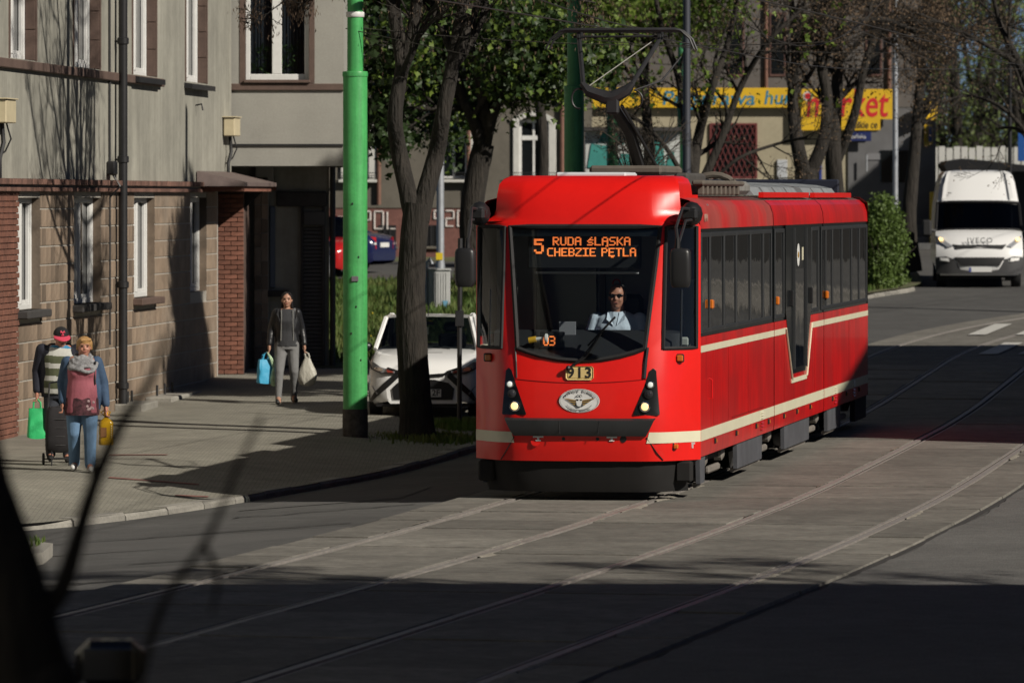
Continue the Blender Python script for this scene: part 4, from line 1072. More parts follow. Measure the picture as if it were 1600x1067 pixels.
for px in (1395,): 
    mb = MB(); mb.cbox((bs(px-20),-.1,zs_(285)), (bs(px+25),-.065,zs_(235)), .01); mb.build('shop_window', GLASSD, SH)
mb = MB(); mb.box((bs(1355),-.09,zs_(250)), (bs(1420),-.062,zs_(240))); mb.build('shop_band', M('band_grey', (.2,.2,.21), .7), SH)
MB().tube([(bs(1353),-.3,zs_(268)),(bs(1353),-.3,zs_(242))], .03, 6).build('bracket', GALV, SH)
# upper windows of the shop house
for px in (1150, 1215, 1365):
    w_ = link('window', None, SH); mb = MB(); mb.cbox((bs(px-13),-.09,zs_(120)), (bs(px+13),-.052,zs_(20)), .008); mb.build('frame', M('frame_brown', (.12,.06,.05), .6), w_)
    mb = MB(); mb.box((bs(px-10),-.1,zs_(116)), (bs(px+10),-.091,zs_(24))); mb.build('pane', GLASSD, w_)
for px in (1197, 1389): MB().tube([(bs(px),-.12,zs_(168)),(bs(px),-.12,12.9)], .05, 8).build('downpipe', M('pipe_brown', (.2,.1,.07)), SH, True)
# latticed shop window
w_ = link('lattice_window', None, SH)
a, b, c, d = bs(1112), bs(1180), zs_(276), zs_(196)
mb = MB(); mb.box((a,-.02,c), (b,-.004,d)); mb.build('pane', GLASSD, w_)
RED = M('lattice_red', (.16,.035,.035), .6)
for k in range(-6, 14):
    for sg in (1, -1):
        xa = a+(b-a)*k/8; run = (d-c)*.42*sg; q0 = Vector((xa,-.05,c)); q1 = Vector((xa+run,-.05,d))
        # clip to the window
        def clip(q0, q1):
            t0, t1 = 0, 1; dx = q1.x-q0.x
            for lim, sgn in ((a,1),(b,-1)):
                f0 = (q0.x-lim)*sgn; f1 = (q1.x-lim)*sgn
                if f0 < 0 and f1 < 0: return None
                if f0 < 0: t0 = max(t0, f0/(f0-f1))
                if f1 < 0: t1 = min(t1, f0/(f0-f1))
            return (q0.lerp(q1, t0), q0.lerp(q1, t1)) if t1 > t0+.02 else None
        cl = clip(q0, q1)
        if cl: MB().tube([cl[0], cl[1]], .012, 4).build('lattice_bar', RED, w_)
mb = MB()
for q in ((a-.06,b+.06,c-.06,c),(a-.06,b+.06,d,d+.06),(a-.06,a,c,d),(b,b+.06,c,d)): mb.cbox((q[0],-.07,q[2]), (q[1],-.003,q[3]), .006)
mb.build('frame', RED, w_)
mb = MB(); mb.cbox((a-.15,-.15,c-.22), (b+.15,-.003,c-.08), .01); mb.build('sill', M('sill_grey', (.4,.38,.33), .8), w_)
mb = MB(); mb.cbox((bs(1214),-.08,zs_(330)), (bs(1230),-.003,zs_(250)), .01); mb.build('shop_door', M('door_pale', (.5,.52,.55), .5), SH)
mb = MB(); mb.cbox((bs(1280),-.05,zs_(300)), (bs(1284),-.003,zs_(245)), .005); mb.build('blue_strip', M('sign_blue', (.03,.05,.25), .5), SH)
# signs
YELS = M('sign_yellow', (.74,.46,.02), .5, nz=(2,.1)); RTX = M('sign_red', (.62,.02,.03), .5); BTX = M('sign_teal', (.03,.22,.36), .5); KTX = M('sign_black', (.02,.02,.02), .5)
s1 = thing('shop_sign', 'long yellow sign board with blue hand lettering above the latticed window', 'sign', (0,YS-.25,0))
mb = MB(); mb.cbox((bs(918),0,zs_(169)), (bs(1249),.12,zs_(138)), .01); mb.build('board', YELS, s1)
text('lettering', 'Przyprawa', .56, BTX, s1, (bs(1106),-.006,zs_(155)), shear=.15, sx=1.12, bold=.006)
text('lettering', 'hurt', .56, BTX, s1, (bs(1219),-.006,zs_(154)), shear=.15, sx=1.0, bold=.006)
s2 = thing('shop_sign', 'big bright yellow market sign with red hand lettering', 'sign', (0,YS-.4,0))
mb = MB(); mb.prism([(bs(1251),0,zs_(204)),(bs(1374),0,zs_(204)),(bs(1374),0,zs_(187)),(bs(1393),0,zs_(187)),(bs(1393),0,zs_(140)),(bs(1251),0,zs_(140))], (0,.15,0)); mb.build('board', YELS, s2)
text('lettering', 'market', 1.12, RTX, s2, (bs(1321),-.006,zs_(164)), shear=.14, bold=.012, sx=.72)
text('lettering', 'niskie ce', .30, KTX, s2, (bs(1349),-.006,zs_(196)), shear=.1, bold=.004, sx=.72)
mb = MB(); mb.lathe([(.14,-.004),(.14,.004)], 16, (bs(1261),-.004,zs_(151)), 'y'); mb.build('emblem', M('emblem_white', (.6,.55,.5), .5), s2)
mb = MB(); mb.lathe([(.09,-.004),(.09,.004)], 12, (bs(1261),-.012,zs_(151)), 'y'); mb.build('emblem_core', RTX, s2)
s3 = thing('street_sign', 'small dark blue name plate under the yellow market sign', 'sign', (0,YS-.36,0))
mb = MB(); mb.cbox((bs(1322),0,zs_(221)), (bs(1360),.03,zs_(206)), .005); mb.build('plate', M('sign_navy', (.02,.03,.12), .4), s3)
text('lettering', 'zańska', .16, WHITE, s3, (bs(1340),-.004,zs_(214)))
s4 = thing('corner_sign', 'yellow sign wrapped round the shop corner left of the van', 'sign', (0,YS-.3,0))
mb = MB(); mb.prism([(bs(1440),-.3,zs_(185)),(bs(1464),.3,zs_(190)),(bs(1464),.3,zs_(160)),(bs(1440),-.3,zs_(155))], (.02,.12,0)); mb.build('board', YELS, s4)
mb = MB(); mb.prism([(bs(1442),-.2,zs_(230)),(bs(1456),.1,zs_(226)),(bs(1456),.1,zs_(195)),(bs(1442),-.2,zs_(195))], (.02,.12,0)); mb.build('lower_board', YELS, s4)
mb = MB(); mb.prism([(bs(1449),-.22,zs_(222)),(bs(1455),-.1,zs_(222)),(bs(1455),-.1,zs_(198)),(bs(1449),-.22,zs_(198))], (.0,.05,0)); mb.build('emblem', M('sign_navy', (.02,.03,.12)), s4)
o = thing('yellow_post', 'yellow painted post at the shop corner', 'post', (bs(1450),YS-2,gz(160)))
MB().tube([(0,0,0),(0,0,1.6)], .1, 8).build('post', M('post_yellow', (.45,.33,.02), .6, nz=(5,.2)), o, True)
mb = MB(); mb.lathe([(.15,0),(.15,.05),(.1,.07)], 8); mb.build('base', DKMET, o)
# shop steps
o = thing('steps', 'dark stone steps at the shop corner', 'steps', (bs(1425),YS-2.2,gz(160)))
for k in range(5):
    mb = MB(); mb.cbox((-.6,k*.3,-.1), (.7,1.6,.17*(k+1)), .01); mb.build('step', M('step_stone', (.12,.12,.12), .9, nz=(5,.2)), o)
# painted market stall behind the pantograph
st = thing('market_stall', 'white and teal painted stall behind the pantograph', 'stall', (0,139,0))
s139 = lambda px: bx(px,139)
mb = MB(); mb.box((s139(915),0,1.1), (s139(1062),1.8,bz_(205,139))); mb.build('body', M('stall_white', (.55,.57,.55), .7, nz=[(1.5,.2)]), st)
for k, (a_, b_, c_, d_) in enumerate(((918,955,262,225),(965,1005,268,240),(1012,1040,262,215),(935,975,222,208),(1040,1058,268,235))):
    mb = MB(); mb.prism([(s139(a_),-.03,bz_(c_,139)),(s139(b_),-.03,bz_(c_+4,139)),(s139(b_-5),-.03,bz_(d_+3,139)),(s139(a_+6),-.03,bz_(d_,139))], (0,.025,0)); mb.build('painted_panel', M('teal_paint', (.05,.28,.25), .6, nz=(3,.2)), st)
mb = MB(); mb.box((s139(908),-.3,bz_(205,139)), (s139(1068),2,bz_(199,139))); mb.build('roof', SLATE, st)
# white fence behind the van
YFN = 178; fx = lambda px: bx(px, YFN)
fn = thing('picket_fence', 'white board fence far behind the van', 'fence', (0,YFN,0))
pk = MB().cbox((0,0,0), (.2,.03,1.35), .005).mesh('picket', M('fence_white', (.60,.60,.57), .8, nz=(2,.15)))
k = 0; x = fx(1455)
while x < fx(1640):
    link('picket', pk, fn, (x, 0, bz_(290,YFN)+.03*math.sin(k*2.3)-.15)); x += .235; k += 1
for z in (.25, .95):
    mb = MB(); mb.box((fx(1455),.035,bz_(290,YFN)+z), (fx(1640),.08,bz_(290,YFN)+z+.1)); mb.build('rail', M('fence_white', (.6,.6,.57)), fn)
# dark shelter roof seen over the van
YSH = 158; hx = lambda px: bx(px, YSH)
sh_ = thing('shelter', 'dark roofed shelter just above the van roof', 'shelter', (0,YSH,0))
arc = [(hx(1475),0,bz_(258,YSH)),(hx(1480),0,bz_(252,YSH)),(hx(1505),0,bz_(248,YSH)),(hx(1540),0,bz_(251,YSH)),(hx(1590),0,bz_(257,YSH)),(hx(1640),0,bz_(262,YSH)),(hx(1640),0,bz_(268,YSH)),(hx(1480),0,bz_(268,YSH))]
mb = MB(); mb.prism(arc, (0,2.4,0)); mb.build('roof', BLACK, sh_)
for px in (1486, 1560, 1630):
    for y in (.1, 2.2): MB().tube([(hx(px),y,gz(YSH)),(hx(px),y,bz_(266,YSH))], .06, 6).build('post', DKMET, sh_)
mb = MB(); mb.box((hx(1486),2.25,gz(YSH)+.3), (hx(1630),2.3,bz_(268,YSH))); mb.build('back_wall', DKMET, sh_)
# blue sign at the right edge
o = thing('road_sign', 'blue sign board at the right edge beside the black post', 'sign', (bx(1598,150),150,gz(150)))
MB().tube([(.15,.05,0),(.15,.05,3.3)], .04, 6).build('post', GALV, o)
zq = bz_(252,150)-gz(150); zt = bz_(208,150)-gz(150)
mb = MB(); mb.cbox((-.13,-.03,zq), (.6,.02,zt), .008); mb.build('board', M('sign_blue2', (.02,.09,.32), .4), o)
mb = MB(); mb.cbox((.05,-.04,zq+.15), (.5,-.031,zt-.2), .002); mb.build('field', WHITE, o)
# ---------------------------------------------------------------- tram
TH = math.atan(.1548)
TRED = M('tram_red', (.80,.012,.008), .34, nz=[(1.2,.06),(7,.04)], coat=.18)
TREDS = M('tram_red_side', (.68,.010,.010), .30, nz=[(3,.2,(1,2.5,.12)),(1.2,.1)], coat=.12, col2=(.50,.014,.014), spec=.35)
DUST = M('tram_red_dusty', (.52,.018,.018), .5, nz=[(1.6,.2,(1,1.5,.4))], col2=(.36,.06,.05))
CREAMS = M('tram_cream', (.72,.68,.50), .4, nz=(3,.06))
TBLK = M('tram_black', (.006,.008,.009), .3, coat=.3)
TGLS = glass('windscreen', (.80,.85,.86), .04)
SGLS = glass('side_glass', (.10,.11,.12), .10, .35)
FRM = M('window_rubber', (.028,.030,.032), .5)
INT = M('cab_grey', (.30,.31,.33), .7, nz=(2,.08))
DASH = M('dash_dark', (.02,.021,.024), .6)
ROOFG = M('roof_grey', (.22,.215,.20), .8, nz=[(3,.25)])
UND = M('under_black', (.010,.009,.0085), .85, nz=(5,.3))
SKIRT = M('skirt_grey', (.085,.088,.10), .6, nz=[(3,.3)])
ORNG = M('lamp_orange', (.62,.16,.015), .3, coat=.5)
TRX = .705
TR = thing('tram', 'red three-section tram number 913 with cream stripes on line 5', 'tram', (TRX,59.66,.03), -TH)
HW = 1.2; YC = .66                         # half width, where the straight side begins
def setback(z): return interp(z, [(.41,.07),(.6,.02),(.85,0),(1.2,.02),(1.5,.07),(2.86,.40),(3.0,.43),(3.12,.47),(3.25,.53),(3.34,.62),(3.4,.80)])
def fy(x, z):                               # front surface depth
    ax = abs(x); g = setback(z)
    b = interp(ax, [(0,0),(.4,.012),(.7,.05),(.82,.10),(.90,.17),(1.04,.38),(HW,YC)])
    return g+b*(max(YC-g, .12)/YC)
CX = [0,.22,.42,.58]
def row_x(z, gw):                           # column x positions on one half
    return CX+[gw, gw+.05, .86, .93, 1.02, 1.12, 1.165, HW]
def gw_at(z): return interp(z, [(.4,.70),(1.4,.67),(1.6,.675),(2.86,.80),(3.4,.80)])
zr = [.41,.50,.58,.695,.86,1.0,1.2,1.34]
NR = len(zr)
rows = []                                    # list of rows, each list of (x,z) right half
for z in zr: rows.append([(x, z) for x in row_x(z, gw_at(z))])
gb = []                                      # glass bottom row, curved
for i, x in enumerate(row_x(1.6, gw_at(1.6))): gb.append((x, 1.46+.13*min(1, (x/.675)**2)))
rows.append(gb); IB = NR
for z in (1.75, 1.95, 2.2, 2.5): rows.append([(x, z) for x in row_x(z, gw_at(z))])
rows.append([(x, 2.865) for x in row_x(2.86, gw_at(2.86))]); IT = len(rows)-1
cap = [(2.90,1,1.18),(2.925,1,1.11),(2.95,1,1.05),(2.985,1,1.005),(3.05,1,.985),(3.2,1,.975),(3.31,1,.96),(3.37,1,.93),(3.4,1,.87)]
for z, _, hw in cap: rows.append([(x*hw/HW if x > .0 else 0, z) for x in row_x(z, gw_at(z))])
def pt(x, z):
    return (x, fy(x*HW/max(.84, interp(z, [(2.88,1.2)]+[(c[0], c[2]) for c in cap])) if z > 2.9 else x, z), z)
grid = []
for r_ in rows:
    rt_ = [pt(x, z) for x, z in r_]; lf = [(-p[0], p[1], p[2]) for p in rt_[:0:-1]]; grid.append(lf+rt_)
nc = len(grid[0]); half = nc//2
def hidx(j): return abs(j-half)+0            # column index measured from the centre line
parts = {'front_panel': MB(), 'windscreen': MB(), 'pillar_trim': MB(), 'cab_window': MB(), 'front_cap': MB(), 'cab_window_left': MB()}
def cell(mb, i, j, off=0):
    q = [grid[i][j], grid[i][j+1], grid[i+1][j+1], grid[i+1][j]]; mb.add([Vector((p[0], p[1]+off, p[2])) for p in q], [(0,1,2,3)])
for i in range(len(grid)-1):
    for j in range(nc-1):
        a = min(hidx(j), hidx(j+1))          # inner column index of the cell
        if IB <= i < IT and a < 4: continue                     # windscreen hole
        if IB+0 <= i < IT and 6 <= a < 10:                       # cheek window hole
            continue
        if i >= IT: cell(parts['front_cap'], i, j)
        else: cell(parts['front_panel'], i, j)
def weld(mb):
    key = {}; nv = []; mp = []
    for v in mb.v:
        k = (round(v[0], 4), round(v[1], 4), round(v[2], 4))
        if k not in key: key[k] = len(nv); nv.append(v)
        mp.append(key[k])
    mb.v = nv; mb.f = [tuple(mp[i] for i in f) for f in mb.f]; return mb
weld(parts['front_panel']).build('front_panel', TRED, TR, True, 30)
cp = parts['front_cap']
top = grid[-1]; back = [(p[0], 1.75, 3.38) for p in top]; back2 = [(p[0]*1.02, 2.05, 3.2) for p in top]
mid_ = [(p[0], lerp(p[1], 1.75, .3), 3.405) for p in top]
cp.grid([top, mid_, back, back2])
# shoulders joining the cap to the body sides
for sg in (1, -1):
    prof = [(c[2]*sg, c[0]) for c in cap]
    ra = [pt(abs(x), z) for x, z in prof]; ra = [(sg*abs(p[0]), p[1], p[2]) for p in ra]
    rb = [(sg*abs(p[0]), 1.75, p[2]) for p in ra]; rc = [(sg*max(abs(p[0]), 1.0), 2.05, min(p[2], 3.2)) for p in ra]
    cp.grid([ra, rb, rc] if sg < 0 else [rc, rb, ra])
weld(cp).build('front_cap', TRED, TR, True, 40)
# glass panes with black borders
def pane(i0, i1, sel, name, off, mat):
    mb = MB()
    for i in range(i0, i1):
        for j in range(nc-1):
            a = min(hidx(j), hidx(j+1))
            if sel(a, j): cell(mb, i, j, off)
    weld(mb).build(name, mat, TR, True, 60); return mb
pane(IB, IT, lambda a, j: a < 4, 'windscreen', .012, TGLS)
pane(IB, IT, lambda a, j: 6 <= a < 10 and j >= half, 'cab_window', .008, TGLS)
pane(IB, IT, lambda a, j: 6 <= a < 10 and j < half, 'cab_window', .008, TGLS)
def border(pts, r, name='window_seal', closed=True, mat=RUBBER, off=-.006, sq=5):
    pts = [(p[0], p[1]+off, p[2]) for p in pts]
    if closed: pts = pts+[pts[0], pts[1]]
    MB().tube(pts, r, sq, False).build(name, mat, TR, True)
col = lambda j, i0, i1: [grid[i][j] for i in range(i0, i1+1)]
wsb = [grid[IB][j] for j in range(half-4, half+5)]+col(half+4, IB+1, IT)+[grid[IT][j] for j in range(half+3, half-5, -1)]+col(half-4, IB+1, IT-1)[::-1]
border(wsb, .026)
for sg in (1, -1):
    ji, jo = half+6*sg, half+10*sg; rng = range(ji, jo+sg, sg)
    lp = [grid[IB][j] for j in rng]+col(jo, IB+1, IT)+[grid[IT][j] for j in list(rng)[::-1][1:]]+col(ji, IB+1, IT-1)[::-1]
    border(lp, .02)
# inner frame of the sliding cab window
for sg in (1, -1):
    j = half+8*sg
    MB().tube([(grid[i][j][0], grid[i][j][1]+.015, grid[i][j][2]) for i in range(IB, IB+4)], .014, 4, False).build('sliding_frame', TBLK, TR)
# black tinted top band inside the windscreen
mb = MB()
for j in range(half-4, half+4):
    q = [grid[IT-1][j], grid[IT-1][j+1], grid[IT][j+1], grid[IT][j]]
    t0 = .72; lo0 = Vector(q[0]).lerp(Vector(q[3]), t0); lo1 = Vector(q[1]).lerp(Vector(q[2]), t0)
    mb.add([lo0+Vector((0,.03,0)), lo1+Vector((0,.03,0)), Vector(q[2])+Vector((0,.03,0)), Vector(q[3])+Vector((0,.03,0))], [(0,1,2,3)])
mb.build('sun_band', TBLK, TR)
# A-pillar lower seam (black slot right of the screen)
for sg in (1, -1):
    MB().tube([(sg*.70, fy(.70,1.60)-.004, 1.60), (sg*.685, fy(.69,1.45)-.004, 1.45), (sg*.675, fy(.68,1.28)-.004, 1.28)], .022 if sg > 0 else .008, 5).build('pillar_slot', TBLK, TR)
# bumper band
mb = MB(); n = 24; t_ = []; bt = []
for i in range(n+1):
    u = -1+2*i/n
    xt, xb = u*.80, u*.70
    t_.append((xt, fy(xt,.86)-.03, .862)); bt.append((xb, fy(xb,.68)-.035, .675))
m1_ = [(lerp(a[0],b[0],.12), min(a[1],b[1])-.035, .84) for a, b in zip(t_, bt)]; m2_ = [(lerp(a[0],b[0],.6), min(a[1],b[1])-.035, .74) for a, b in zip(t_, bt)]
tb = [(p[0], p[1]+.06, p[2]) for p in t_]; bb = [(p[0], p[1]+.06, p[2]) for p in bt]
mb.grid([bb, bt, m2_, m1_, t_, tb]); mb.build('bumper', M('bumper_black', (.030,.032,.034), .35, nz=(5,.15)), TR, True, 45)
for u in (-.26, .27):
    MB().tube([(u*.8, fy(0,.8)-.062, .835), (u*.76, fy(0,.8)-.062, .70)], .004, 4).build('bumper_joint', BLACK, TR)
# cream stripe on the cheeks
def surf_patch(xa, xb, z0, z1, off, n=6, nz_=1, slant0=0, slant1=0):
    rr = []
    for k in range(nz_+1):
        z = lerp(z0, z1, k/nz_); rr.append([(x, fy(x, z)-off, z) for x in [lerp(xa+slant0*k/nz_, xb+slant1*k/nz_, i/n) for i in range(n+1)]])
    return rr
for sg in (1, -1):
    mb = MB(); rr = surf_patch(.70*sg, HW*sg, .60, .715, .006, 10, 1, .03*sg, 0); mb.grid(rr if sg > 0 else [r_[::-1] for r_ in rr]); mb.build('cheek_stripe', CREAMS, TR, True)
    MB().tube([(.70*sg, fy(.70,.66)-.004, .66), (.80*sg, fy(.80,.5)-.004, .5), (.86*sg, fy(.86,.42)-.004, .42)], .007, 4).build('panel_gap', BLACK, TR)
# front panel crease / gap lines
MB().tube([(u/20*.70, fy(u/20*.70, 1.27-.04*(1-(u/20)**2))-.002, 1.27-.04*(1-(u/20)**2)) for u in range(-20, 21)], .005, 4).build('panel_gap', M('tram_red_dark', (.30,.008,.008), .4), TR)
# lamp triangles
for sg in (1, -1):
    lc = link('lamp_cluster', None, TR)
    out = [(.795,1.345),(.82,1.37),(.845,1.345),(.90-.03,1.1),(.845+.0,.90),(.815,.893),(.60,.893),(.585,.91)]
    out = [(.735,1.36),(.765,1.385),(.795,1.36),(.835,.905),(.825,.893),(.575,.893),(.568,.905)]
    mb = MB(); poly_ = [(x*sg, fy(x, z)-.016, z) for x, z in out]
    c0 = (.71*sg, fy(.71,1.0)-.020, 1.0)
    vs = [Vector(c0)]+[Vector(p) for p in poly_]+[Vector((p[0], p[1]+.03, p[2])) for p in poly_]; m = len(poly_)
    fs = []
    for k in range(m):
        k2 = (k+1) % m; fs += [(0, 1+k, 1+k2), (1+k, 1+m+k, 1+m+k2, 1+k2)]
    mb.add(vs, fs); mb.build('housing', TBLK, lc, True, 30)
    for k, (x, z, r_, em) in enumerate(((.745,1.215,.032,2.5),(.725,1.115,.036,0),(.69,.985,.046,5))):
        y = fy(x, z)-.034
        mb = MB(); mb.lathe([(r_*1.25,.02),(r_*1.25,-.004),(r_,-.008)], 16, (x*sg, y, z), 'y'); mb.build('bezel', CHROME if em else DKMET, lc, True)
        mb = MB(); mb.ell((x*sg, y-.004, z), (r_*.95,.012,r_*.95), 12)
        mb.build('lens', (M('lamp_warm', (.8,.6,.35), .2, emis=((1,.62,.25), 1.6)) if k == 2 else M('lamp_white', (.6,.6,.6), .15, emis=((.9,1,.85), .5))) if em else M('lens_dark', (.03,.03,.035), .1), lc, True)
# fleet number plate
np_ = link('number_plate', None, TR); ynp = fy(0,1.33)
mb = MB(); mb.cbox((-.145,ynp-.022,1.262), (.145,ynp-.006,1.405), .02); mb.build('plate', M('plate_cream', (.76,.58,.25), .5), np_)
for k, ch in enumerate('913'): text('digit', ch, .155, KTX, np_, (-.092+.092*k, ynp-.0245, 1.333), bold=.003)
# emblem
em = link('emblem', None, TR); ye = fy(0,1.04)-.012; ez = 1.045
mb = MB(); mb.add([Vector((.215*math.cos(a), ye+.006*abs(math.cos(a)), ez+.125*math.sin(a))) for a in [2*math.pi*k/40 for k in range(40)]], [tuple(range(40))]); mb.build('oval', M('emblem_white2', (.80,.80,.78), .4), em)
mb = MB()
for k in range(40):
    a, b = 2*math.pi*k/40, 2*math.pi*(k+1)/40
    for r1, r2 in ((.94,.965),):
        mb.add([Vector((.215*r_*math.cos(q), ye-.002, ez+.125*r_*math.sin(q))) for r_, q in ((r1,a),(r2,a),(r2,b),(r1,b))], [(0,1,2,3)])
mb.build('ring', M('emblem_grey', (.35,.35,.34), .5), em)
def arc_text(s_, size, r_, a0, a1, mat, flip=False):
    for k, ch in enumerate(s_):
        if ch == ' ': continue
        a = lerp(a0, a1, k/(len(s_)-1)); x, z = r_*.215*math.cos(a), r_*.125*math.sin(a)
        o = text('letter', ch, size, mat, em, (x, ye-.004, ez+z)); tl = math.atan2(.215*.215*z if 0 else z*.215/.125, x*.125/.215*1.0)
        o.rotation_euler = (R(90), -(math.pi/2-math.atan2(z/.125**2, x/.215**2)) if not flip else (math.pi/2+math.atan2(z/.125**2, x/.215**2)), 0)
EMK = M('emblem_ink', (.06,.07,.07), .5); GOLD = M('emblem_gold', (.40,.24,.06), .45)
arc_text('TRAMWAJE ŚLĄSKIE', .031, .81, R(158), R(22), EMK)
arc_text('SPÓŁKA AKCYJNA', .016, .84, R(232), R(308), EMK, True)
for sg in (1, -1):
    for k in range(6):
        mb = MB(); a = .02+.012*k; x0 = .02; x1 = .165-.022*k; z0 = ez+.005-.009*k; z1 = ez+.028-.015*k
        mb.add([Vector((sg*x0, ye-.003-.0004*k, z0)), Vector((sg*x1, ye-.003-.0004*k, z1)), Vector((sg*(x1-.02), ye-.003-.0004*k, z1-.011)), Vector((sg*x0, ye-.003-.0004*k, z0-.014))], [(0,1,2,3) if sg > 0 else (3,2,1,0)]); mb.build('feather', GOLD if k % 2 == 0 else EMK, em)
mb = MB(); mb.add([Vector((.034*math.cos(a)*(1 if math.sin(a) > 0 else .85), ye-.006, ez-.015+.05*math.sin(a))) for a in [2*math.pi*k/20 for k in range(20)]], [tuple(range(20))]); mb.build('shield', M('emblem_white2', (.8,.8,.78)), em)
for sg in (1, -1):
    mb = MB(); mb.add([Vector((sg*.018+.012*math.cos(a), ye-.008, ez+.008+.008*math.sin(a))) for a in [2*math.pi*k/10 for k in range(10)]], [tuple(range(10))]); mb.build('goggle', BLACK, em)
MB().tube([(.034*math.cos(a), ye-.007, ez-.02+.045*math.sin(a)) for a in [R(190+16*k) for k in range(11)]], .005, 4).build('chain', EMK, em)
MB().tube([(-.03,ye-.007,ez+.04),(-.02,ye-.007,ez+.06),(0,ye-.007,ez+.052),(.02,ye-.007,ez+.062),(.03,ye-.007,ez+.04)], .004, 4).build('cap', EMK, em)
MB().tube([(.12*math.cos(a)*1.2, ye-.004, ez-.008+.088*math.sin(a)) for a in [R(205+13*k) for k in range(11)]], .0022, 4).build('curve', EMK, em)
# small marks on the lower front
for x in (-.44,.34):
    mb = MB(); y = fy(x,.65)-.006; mb.box((x-.055,y,.655), (x+.055,y+.004,.672)); mb.box((x-.012,y,.630), (x+.012,y+.004,.655)); mb.box((x-.028,y,.622), (x+.028,y+.004,.630)); mb.build('jack_mark', WHITE, TR)
for x, r_ in ((-.17,.018),(.19,.018),(.46,.036)):
    mb = MB(); mb.lathe([(r_,0),(r_*.8,.012),(r_*.4,.014)], 12, (x, fy(x,.645)-.004, .645), 'y'); mb.build('socket', BLACK, TR)
mb = MB(); mb.lathe([(.05,.0),(.045,.01)], 12, (-.47, fy(.47,.62)-.004, .615), 'y'); mb.build('cover_disc', TRED, TR)
# side indicators on the cheeks
for sg in (1, -1):
    x = 1.02*sg; y = fy(x,1.5)-.02
    mb = MB(); mb.cbox((x-.05,y-.03,1.44), (x+.04,y+.03,1.53), .012); mb.build('indicator_base', BLACK, TR)
    mb = MB(); mb.cbox((x-.035,y-.05,1.45), (x+.035,y-.029,1.52), .012); mb.build('indicator', ORNG, TR)
mb = MB(); x = .97; y = fy(x,.56)-.01; mb.cbox((x-.05,y-.02,.52), (x-.005,y+.02,.60), .008); mb.build('marker_base', BLACK, TR)
mb = MB(); mb.cbox((x-.01,y-.03,.535), (x+.04,y+.03,.585), .01); mb.build('marker', ORNG, TR)
mb = MB(); x = 1.13; y = fy(x,.57)-.02; mb.box((x-.025,y,.575), (x+.025,y+.01,.595)); mb.box((x-.009,y,.535), (x+.009,y+.01,.575)); mb.build('jack_mark', WHITE, TR)
# lower black valance below the front
rr = []
for z, off in ((.08,.16),(.2,.10),(.41,.05)): rr.append([(x*.95, fy(x,.45)+off, z) for x in [lerp(-1.12,1.12,k/16) for k in range(17)]])
mb = MB(); mb.grid(rr); mb.build('valance', UND, TR, True)
# wiper
MB().tube([(-.10,fy(0,1.42)-.05,1.395),(.06,fy(.05,1.5)-.05,1.50),(.22,fy(.2,1.75)-.05,1.75)], .012, 6).build('wiper_arm', BLACK, TR, True)
MB().tube([(-.13,fy(0,1.42)-.055,1.375),(.02,fy(.05,1.5)-.055,1.49),(.17,fy(.2,1.72)-.055,1.69)], .008, 6).build('wiper_arm', BLACK, TR, True)
MB().tube([(.08,fy(.1,1.62)-.035,1.62),(.36,fy(.36,1.92)-.035,1.92)], .012, 6).build('wiper_blade', BLACK, TR, True)
mb = MB(); mb.ell((-.115,fy(0,1.38)-.05,1.385), (.03,.03,.03), 8); mb.build('wiper_pivot', BLACK, TR)

# LED display behind the windscreen
LED = M('led_orange', (.8,.25,.05), .5, emis=((1,.22,.05), 1.1))
FONT5 = {'R':'11110 10001 10001 11110 10100 10010 10001','U':'10001 10001 10001 10001 10001 10001 01110','D':'11110 10001 10001 10001 10001 10001 11110','A':'01110 10001 10001 11111 10001 10001 10001',
 'Ś':'00010 00100 01111 10000 01110 00001 11110','L':'10000 10000 10000 10000 10000 10000 11111','Ą':'01110 10001 10001 11111 10001 10001 10001 00011','S':'01111 10000 10000 01110 00001 00001 11110','K':'10001 10010 10100 11000 10100 10010 10001',
 'C':'01111 10000 10000 10000 10000 10000 01111','H':'10001 10001 10001 11111 10001 10001 10001','E':'11111 10000 10000 11110 10000 10000 11111','B':'11110 10001 10001 11110 10001 10001 11110','Z':'11111 00001 00010 00100 01000 10000 11111','I':'11111 00100 00100 00100 00100 00100 11111',
 'P':'11110 10001 10001 11110 10000 10000 10000','Ę':'11111 10000 10000 11110 10000 10000 11111 00110','T':'11111 00100 00100 00100 00100 00100 00100','5':'11111 10000 11110 00001 00001 10001 01110','0':'01110 10001 10011 10101 11001 10001 01110','3':'11110 00001 00001 01110 00001 00001 11110'}
def led(parent, txt, x0, z1, y, px_, pz_=None, tilt=.0, name='led_text'):
    mb = MB(); x = x0; pz_ = pz_ or px_
    for ch in txt:
        if ch == ' ': x += px_*4; continue
        for r_, line in enumerate(FONT5[ch].split()):
            for c_, bit in enumerate(line):
                if bit == '1':
                    a, b = x+c_*px_, z1-(r_+1)*pz_; yy = y+(b-z1)*tilt
                    mb.add([Vector((a,yy,b)), Vector((a+px_*1.35,yy,b)), Vector((a+px_*1.35,yy,b+pz_*.98)), Vector((a,yy,b+pz_*.98))], [(0,1,2,3)])
        x += px_*6
    mb.build(name, LED, parent)
ds = link('destination_display', None, TR)
yd = .50
mb = MB(); mb.cbox((-.62,yd,2.42), (.58,yd+.10,2.80), .01); mb.build('housing', M('display_black', (.006,.007,.009), .6), ds)
yl = yd-.006
led(ds, '5', -.555, 2.735, yl, .0195, .0225)
led(ds, 'RUDA ŚLĄSKA', -.355, 2.755, yl, .0131, .0128)
led(ds, 'CHEBZIE PĘTLA', -.415, 2.640, yl, .0126, .0128)
d3 = link('course_display', None, TR)
